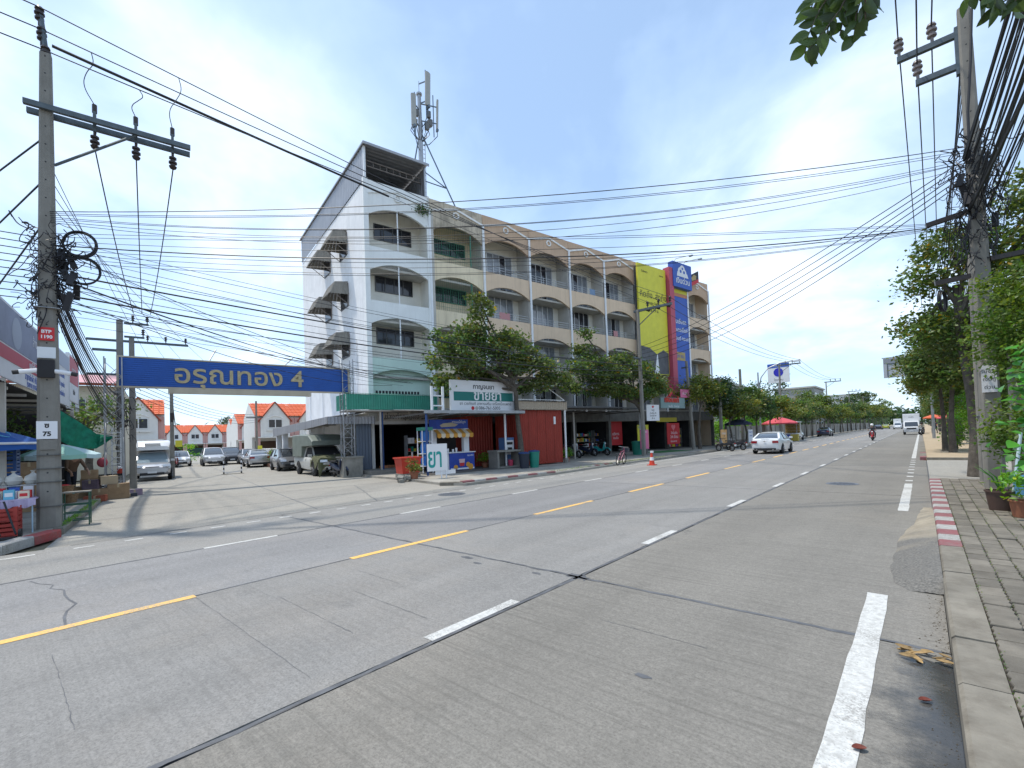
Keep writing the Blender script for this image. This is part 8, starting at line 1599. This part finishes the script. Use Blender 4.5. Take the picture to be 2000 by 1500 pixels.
for i in range(2): crate(f'{("lower", "upper")[i]} red crate beside the goods table', -12.05, 11.55, .11 + .31 * i, m_crr, 'red crates by the table')
# goods table
tb = thing('goods_table', 'folding table under a lavender cloth at the left edge', 'table', tuple(bp(-12.0, 11.0, .11)), RZ)
m_lav = mat('lavender_cloth', (.46, .40, .56), .9, var=.1, bump=.3, bscale=12); MB().bx(-.35, .4, -.5, .42, .70, .73).build('top', m_lav, tb)
P = []; n = 26
for i in range(n + 1): y = -.52 + .96 * i / n; P += [(.405 + .02 * math.sin(i * 1.4), y, .731), (.41 + .03 * math.sin(i * 1.4), y, .56 + .03 * math.sin(i * .8))]
MB().add(P, [(2 * i, 2 * i + 2, 2 * i + 3, 2 * i + 1) for i in range(n)]).build('cloth_fall', m_lav, tb)
for x in (-.3, .35):
    for y in (-.45, .38): MB().cyl((x, y, 0), (x, y, .7), .015, n=6).build('leg', mat('pale_blue_leg', (.35, .5, .6), .5), tb)
random.seed(13); cols = [m_prw, m_red, m_blue, m_bnw, MATS['umbrella_cyan'], m_crm]
for i in range(12):
    x, y = -.2 + (i // 4) * .22, -.42 + (i % 4) * .22; o = thing('goods_packet', f'{("white", "red", "blue", "pale", "cyan", "cream")[i % 6]} packet on the lavender table, {("front", "middle", "back")[2 - i // 4]} row, place {("one", "two", "three", "four")[i % 4]} from the left', 'packet', tuple(bp(-12.0 + y, 11.0 + x, .842)), RZ, 'packets on the goods table'); hh = random.uniform(.14, .26)
    MB().bx(-.05, .05, -.08, .08, 0, hh).build('packet', cols[i % 6], o); MB().bx(.051, .054, -.06, .06, hh * .3, hh * .7).build('label_print', cols[(i + 2) % 6], o)
for i, (u, v, lb) in enumerate(((-12.35, 10.6, 'left'), (-12.05, 10.5, 'middle'), (-11.75, 10.45, 'right'))):
    o = thing('filled_bag', f'{lb} tied white bag on the rack above the goods table', 'bag', tuple(bp(u, v, 1.12)), RZ, 'white bags above the goods table'); P_ = [(.02, .26), (.05, .22), (.13, .17), (.16, .08), (.12, 0)]; MB().lathe((0, 0, 0), P_[::-1], 12).build('bag', mat('white_sack', (.55, .54, .50), .6, var=.12, bump=.5, bscale=14), o, True); MB().lathe((0, 0, .261), [(.02, 0), (.05, .04)], 8).build('tied_neck', MATS['white_sack'], o)
rk = thing('wire_rack', 'steel rack standing behind the goods table', 'rack', tuple(bp(-12.05, 10.55, .11)), RZ); MB().bx(-.18, .18, -.5, .45, .98, 1.0).build('shelf', m_steel, rk); [MB().cyl((x, y, 0), (x, y, 1.0), .012, n=6).build('leg', m_steel, rk) for x in (-.16, .16) for y in (-.48, .43)]
tl = thing('hand_trolley', 'black folding hand trolley at the left kerb', 'trolley', tuple(bp(-11.85, 12.0, .11)), RZ); [MB().tube([(.1, y, .08), (-.35, y - .25, .72)], .018, 6).build('side_rail', m_blk, tl) for y in (-.1, .12)]; [MB().lathe((.1, y, .1), [(.09, -.02), (.09, .02)], 12, 'y').build('wheel', m_tyre, tl) for y in (-.16, .18)]; MB().bx(.08, .3, -.12, .14, .02, .05).build('foot_plate', m_blk, tl)
# green metal frame stand
gf = thing('metal_stand', 'green painted metal frame stand on the side street corner', 'stand', tuple(bp(-11.08, 9.88, 0)), RZ); m_gm = mat('green_paint_metal', (.035, .10, .065), .6, var=.2, scale=8)
for y in (-.24, .24):
    for x in (-.16, .16): MB().bx(x - .013, x + .013, y - .013, y + .013, 0, .80).build('leg', m_gm, gf)
for z in (.12, .3, .5): MB().bx(.147, .173, -.226, .226, z, z + .025).build('rail', m_gm, gf); MB().bx(-.173, -.147, -.226, .226, z, z + .025).build('rail', m_gm, gf)
MB().bx(-.18, .18, -.26, .26, .802, .83).build('top', m_concd, gf)
# bits by the gate tower
rc = thing('display_rack', 'low black rack loaded with bottles left of the gate tower', 'rack', tuple(bp(-11.15, .55, 0)), RZ); MB().bx(-.25, .25, -.5, .45, .78, .86).build('tray', m_blk, rc); [MB().bx(x - .02, x + .02, y - .02, y + .02, 0, .78).build('leg', m_blk, rc) for x in (-.22, .22) for y in (-.45, .4)]; MB().bx(-.22, .22, -.45, .4, .35, .4).build('lower_tray', m_dpl, rc)
o = thing('water_cooler', 'red and white drinks cooler on the black rack', 'cooler', tuple(bp(-10.82, .6, .865)), RZ); MB().lathe((0, 0, 0), [(.1, 0), (.11, .2)], 14).build('body', m_rpl, o, True); MB().lathe((0, 0, .201), [(.115, 0), (.115, .07), (.05, .09)], 14).build('lid', m_prw, o, True)
o = thing('rag_bundle', 'red cloth hanging on the gate tower', 'cloth', tuple(bp(-11.35, .9, 1.25)), RZ); MB().sphere((0, 0, .1), .17, 12, 8, (.6, 1, 1.15)).build('cloth', MATS['banner_red'], o, True); MB().tube([(0, 0, .25), (-.1, .1, .6)], .01, 5).build('string', m_cab, o)
ld = thing('step_ladder', 'aluminium ladder standing against the gate tower', 'ladder', tuple(bp(-10.95, .45, 0)), RZ)
for y in (-.14, .14): MB().bar((0, y, .0), (-.15, y, 2.75), .05, .025).build('rail', m_alu, ld)
for i in range(10): MB().bx(-.01 - .15 * (.2 + i * .26) / 2.75 - .02, .02 - .15 * (.2 + i * .26) / 2.75, -.12, .12, .2 + i * .26, .23 + i * .26).build('rung', m_alu, ld)
carton('low lilac box lying beside the carton pile', -10.35, 1.6, 0, .3, .5, .22, .2, mat('lilac_card', (.26, .19, .25), .8)); carton('flat dark tray lying beside the lilac box', -10.45, 2.2, 0, .3, .45, .12, 0, m_dpl)
# low growth along the stall kerb
P = np.array([np.array(bp(-11.2 + rng.normal(0, .05), rng.uniform(4.5, 11), .13 + abs(rng.normal(0, .04)))) for _ in range(900)]); o = ob('weeds', leafmesh('weeds', P, .05, m_leafb, tints(len(P), warm=0), asp=.25)); tag(o, 'green weeds growing along the stall kerb', 'weeds', None, 'stuff')
P = np.array([(-12.95 + rng.normal(0, .06), rng.uniform(17, 30), .1 + abs(rng.normal(0, .04))) for _ in range(900)]); o = ob('weeds', leafmesh('weeds', P, .06, m_leafb, tints(len(P), warm=.1), asp=.25)); tag(o, 'dry weeds along the kerb before the motorbike shop', 'weeds', None, 'stuff')
P = np.array([(rng.choice([.345, .53, .72, .905, 1.09, 1.28, 1.47]) + rng.normal(0, .012), rng.uniform(3, 17), .148 + abs(rng.normal(0, .006))) for _ in range(2600)]); o = ob('moss', leafmesh('moss', P, .016, m_leafb, tints(len(P), warm=.2) * .6, asp=.4)); tag(o, 'moss and tiny weeds in the paving joints', 'moss', None, 'stuff')
# ------------------------------------------------------------------ houses along the side street
m_roof = mat('orange_roof_tile', (.58, .115, .03), .6, var=.15, scale=4, bump=.3, bscale=18); m_hw = mat('house_white', (.70, .69, .66), .85, var=.05, streak=.35, dcol=(.45, .42, .38)); m_hp = mat('house_pink', (.52, .30, .27), .85, var=.06, streak=.2); m_roofe = mat('roof_edge', (.30, .06, .03), .7)
def tiles(t, corners, rows, cols, name='roof'):
    a, b, c, d = (Vector(p) for p in corners); o = MB().add([a, b, c, d], [(0, 1, 2, 3)]).build(name, m_roof, t); nrm = (b - a).cross(d - a).normalized(); q = MB()
    for r in range(rows):
        p0 = a.lerp(d, r / rows); p1 = b.lerp(c, r / rows); p2 = b.lerp(c, (r + 1.05) / rows); p3 = a.lerp(d, (r + 1.05) / rows); q.add([p0 + nrm * .07, p1 + nrm * .07, p2 + nrm * .02, p3 + nrm * .02, p0 + nrm * .01, p1 + nrm * .01], [(0, 1, 2, 3), (4, 5, 1, 0)])
        for k in range(cols): e0 = p0.lerp(p1, k / cols) + nrm * .085; e1 = p3.lerp(p2, k / cols) + nrm * .035; q.tube([e0, e1], .035, 4)
    tag(q.build('roof_tiles', m_roof, o), kind='stuff'); return o
def townhouse(label, u0, u1, v, depth=9.0, eave=5.2, ridge=6.9, end=False, shade=False, full=True, gate=None):
    t = thing('townhouse', label, 'house', tuple(bp((u0 + u1) / 2, v)), RZ); w_ = (u1 - u0) / 2; yc = 0
    MB().bx(-depth, -.02, -w_, w_, 2.75, eave).build('upper_wall', m_hw, t)
    MB().bx(-depth, -2.2, -w_, w_, 0, 2.748).build('lower_wall', m_hw if not shade else m_walls, t)
    # end walls up to the ridge
    for s_ in (-1, 1): MB().prism([(-depth, eave), (0, eave), (-depth / 2, ridge + .05)], s_ * w_ - (.12 if s_ > 0 else 0), s_ * w_ + (.12 if s_ < 0 else 0), 'y').build('gable_wall', m_hw, t)
    tiles(t, [(.35, -w_, eave - .1), (.35, w_, eave - .1), (-depth / 2, w_, ridge), (-depth / 2, -w_, ridge)], 8, 9)
    MB().add([(-depth - .3, w_, eave - .1), (-depth - .3, -w_, eave - .1), (-depth / 2, -w_, ridge), (-depth / 2, w_, ridge)], [(0, 1, 2, 3)]).build('roof', m_roof, t)
    # gabled front
    gw = w_ * .74; g0 = eave - .55; gp_ = ridge - .28
    MB().prism([(-gw, 2.75), (gw, 2.75), (gw, g0), (0, gp_), (-gw, g0)], -.01, .42, 'x').build('gable_front', m_hw, t)
    for s_ in (-1, 1):
        MB().bar((.46, s_ * (gw + .25), g0 - .2), (.46, 0, gp_ + .08), .16, .12).build('barge_board', m_roofe, t); MB().add([(.5, s_ * (gw + .25), g0 - .12), (.5, 0, gp_ + .15), (-2.2, 0, gp_ + .15), (-1.2, s_ * (gw + .25), g0 - .12)], [(0, 1, 2, 3)]).build('gable_roof', m_roof, t)
        MB().bx(.0, .3, min(s_ * gw, s_ * w_) + .01, max(s_ * gw, s_ * w_) - .01, 2.75, eave - .3).build('pink_strip', m_hp, t)
    fr = MB().bx(.421, .47, -.72, .72, 3.75, 4.75).build('window', m_alu, t)
    for s_ in (-1, 1): MB().bx(.471, .48, min(s_ * .05, s_ * .66), max(s_ * .05, s_ * .66), 3.82, 4.68).build('pane', m_glassd, fr)
    MB().tube([(.45, -.78 + 1.56 * i / 12, 4.85 + .28 * math.sin(math.pi * i / 12)) for i in range(13)], .045, 5).build('window_arch', m_mould, t); MB().bx(.421, .62, -.95, .95, 3.45, 3.6).build('window_sill', m_hw, t)
    MB().bx(-.02, 1.5, -w_ + .05, w_ - .05, 2.62, 2.745).build('porch_slab', m_hw, t)
    for s_ in (-1, 1): MB().bx(1.1, 1.4, s_ * (w_ - .2) - .14, s_ * (w_ - .2) + .14, 0, 2.62).build('porch_pillar', m_hp if full else m_hw, t)
    MB().bx(-2.19, -2.15, -w_ + .3, w_ - .3, .1, 2.3).build('house_door', mat('dark_wood', (.09, .05, .035), .6), t)
    if gate: q = MB(); [q.bx(1.3, 1.34, -w_ + .35 + k * .14, -w_ + .4 + k * .14, .05, 1.7) for k in range(int((2 * w_ - .7) / .14))]; q.bx(1.28, 1.36, -w_ + .3, w_ - .3, 1.6, 1.68); q.bx(1.28, 1.36, -w_ + .3, w_ - .3, .1, .18); q.build('gate', gate, t)
    return t
townhouse('orange roofed townhouse behind the high canopy pickup at left', -13.3, -9.4, -30.0); townhouse('left neighbour of the orange roofed house at left', -17.2, -13.32, -30.0)
townhouse('nearest right hand townhouse beside the grey carport', -1.35, 2.7, -33.0); townhouse('townhouse hidden behind the nearest right hand one', 2.72, 6.7, -33.0)
townhouse('second right hand townhouse with a white end wall', -.75, 3.2, -54.0); townhouse('third right hand townhouse with an orange roof', .05, 4.0, -70.0)
m_gg = mat('green_gate', (.02, .12, .11), .6)
for i, lb in enumerate(('leftmost', 'second', 'third', 'fourth', 'fifth')): townhouse(f'{lb} orange roofed townhouse closing the end of the side street', -13.3 + 3.6 * i, -9.72 + 3.6 * i, -95.0, gate=m_gg if i in (2,) else None)
# lower end walls details on the right row
pr_ = thing('yard_wall', 'white plastered yard wall beside the nearest right hand townhouse', 'wall', tuple(bp(-1.5, -22.0)), RZ); MB().bx(-9, 6.5, .0, .15, 0, 1.4).build('wall', m_hw, pr_); MB().bx(-9.05, 6.55, -.03, .18, 1.401, 1.5).build('coping', m_mould, pr_)
# building with the pink roof behind the stall
pkb = thing('pink_roofed_house', 'cream house with a pale pink roof behind the stall', 'house', tuple(bp(-13.6, -14.0)), RZ)
MB().bx(-8, 0, -4, 2.0, 0, 6.0).build('wall', mat('house_cream', (.52, .48, .38), .85, var=.06, streak=.3), pkb); MB().add([(.6, -4.2, 6.15), (.6, 2.2, 6.15), (-4, 2.2, 7.2), (-4, -4.2, 7.2)], [(0, 1, 2, 3)]).build('roof', mat('pink_roof', (.52, .28, .30), .7, var=.08), pkb); MB().bx(.3, .62, -4.2, 2.2, 6.0, 6.14).build('eave', m_roofe, pkb)
for y in (-.1, 1.05):
    o = MB().bx(.0, .08, y - .35, y + .35, 4.4, 5.15).build('window', m_alu, pkb); MB().bx(.081, .09, y - .3, y + .3, 4.45, 5.1).build('pane', m_glassd, o); q = MB(); [q.bx(.1, .115, y - .3 + k * .12, y - .28 + k * .12, 4.42, 5.12) for k in range(6)]; q.build('window_grille', m_blk, o)
MB().bx(0, .12, -4, 2.0, 3.6, 3.75).build('floor_band', m_mould, pkb)
# plant bed by the carport
for i in range(7):
    m2 = (m_leafb, m_leafy, m_leaf, MATS['leaf_green'], m_leafb, m_leafy, m_leaf)[i]; potplant(f'{("nearest", "second", "third", "fourth", "fifth", "sixth", "farthest")[i]} potted shrub in the row by the carport', tuple(bp(-2.1 + .25 * math.sin(i * 2), -13.2 - .95 * i, 0)), .3, .42, (m_terra, m_pot)[i % 2], 300, .17, m2, 1.0, .42, rz=0)
o = thing('planter_box', 'brown planter edging below the potted shrubs', 'planter', tuple(bp(-2.5, -13)), RZ); MB().bx(-6.8, .4, -.05, .05, 0, .28).build('front_board', mat('brown_board', (.13, .06, .04), .8, var=.2), o); MB().bx(-6.8, .4, .051, .9, 0, .1).build('bed', m_ground, o)
for (u, v, lb) in ((-.55, 6.6, 'potted croton beside the red water tub'), (5.0, 3.9, 'potted plant in the shade by the concrete counter'), (10.6, 4.6, 'potted plant at the white post of the red stall'), (-7.4, -40, 'leafy shrub in the middle of the side street end')):
    potplant(lb, tuple(bp(u, v, .09 if v > -5 else 0)), .2 if v > -5 else .5, .3, m_terra, 320, .14 if v > -5 else .3, m_leafy if v > 6 else m_leafb, .6 if v > -5 else 2.2, .3 if v > -5 else .9)
o = thing('rubble_heap', 'small heap of broken concrete at the corner kerb', 'rubble', tuple(bp(-1.0, 6.6, 0)), RZ); random.seed(3)
for i in range(9): MB().box((random.uniform(-.3, .3), random.uniform(-.35, .35), .06 + random.uniform(0, .15)), (random.uniform(.15, .3), random.uniform(.12, .25), random.uniform(.08, .18)), (random.uniform(-.5, .5), random.uniform(-.5, .5), random.uniform(0, 3))).build('lump', m_concd, o)
# tyres, chairs and table under the verandah
for i, (u, v, lb) in enumerate(((12.3, 1.6, 'leaning'), (12.6, 1.2, 'second'), (12.0, 1.2, 'third'))):
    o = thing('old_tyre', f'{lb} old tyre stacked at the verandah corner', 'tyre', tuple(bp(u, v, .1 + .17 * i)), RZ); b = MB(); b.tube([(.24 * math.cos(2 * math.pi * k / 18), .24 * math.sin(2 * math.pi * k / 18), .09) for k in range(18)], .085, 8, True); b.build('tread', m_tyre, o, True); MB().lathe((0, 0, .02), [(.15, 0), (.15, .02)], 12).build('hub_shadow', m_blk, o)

# more goods and bikes in the shop bays
motorbike('maroon scooter parked leftmost under the verandah', tuple(bp(13.4, 1.1, .09)), RZV + .15, m_carm, .1); motorbike('silver scooter between the maroon and black scooters', tuple(bp(14.3, 1.4, .09)), RZV, m_cars, .1)
random.seed(23); gc = [m_prw, m_red, m_blue, m_yb, m_gpl, m_card, m_org, m_crm]
def shopshelf(label, u, v, w_, rz=0.0, rows=4):
    t = thing('goods_shelf', label, 'shelf', tuple(bp(u, v, .17)), RZ + rz)
    for s_ in (-1, 1): MB().bx(-.2, .2, s_ * w_ / 2 - .02, s_ * w_ / 2 + .02, 0, rows * .45 + .1).build('upright', m_steel, t)
    for r in range(rows):
        MB().bx(-.2, .2, -w_ / 2 + .021, w_ / 2 - .021, r * .45 + .08, r * .45 + .1).build('shelf_board', m_beige, t); y = -w_ / 2 + .06
        while y < w_ / 2 - .22: d = random.uniform(.1, .2); MB().bx(-.12, .16, y, y + d, r * .45 + .101, r * .45 + .1 + random.uniform(.15, .32)).build('goods_box', random.choice(gc), t); y += d + .03
    return t
shopshelf('shelf of mixed goods inside the bay behind the teal scooter', 18.0, -1.6, 2.6); shopshelf('shelf of goods in the bay beside the red poster', 20.0, -1.4, 1.2); shopshelf('shelf of goods at the back of the pharmacy lean-to', 2.6, 1.2, 2.2); shopshelf('shelf of goods inside the last but one shop bay', 30.5, -1.2, 2.4); shopshelf('shelf of boxes in the shade of the left stall', -13.8, 5.2, 2.0, -math.pi / 2)
m_bask = mat('wicker', (.24, .15, .08), .9, var=.3, scale=20, bump=.5, bscale=40)
for i, (u, v, z, lb) in enumerate(((-11.95, 4.1, .11, 'front'), (-12.35, 4.6, .11, 'rear'), (-12.0, 4.55, .42, 'upper'))):
    o = thing('basket', f'{lb} wicker basket beside the corner pole', 'basket', tuple(bp(u, v, z)), RZ); MB().lathe((0, 0, 0), [(.2, 0), (.26, .27), (.28, .27), (.28, .3), (.23, .3), (.22, .22)], 16).build('body', m_bask, o, True); MB().sphere((0, 0, .24), .2, 10, 6, (1, 1, .5)).build('contents', (m_leafb, m_org, m_red)[i] if i else m_gpl, o, True)
for i in range(3): carton(f'{("lower", "middle", "upper")[i]} carton in the stack right of the stooping person', -11.65, 1.7, .11 + .33 * i, .45, .5, .32, .1 * (i - 1), None, grp='cartons right of the person')
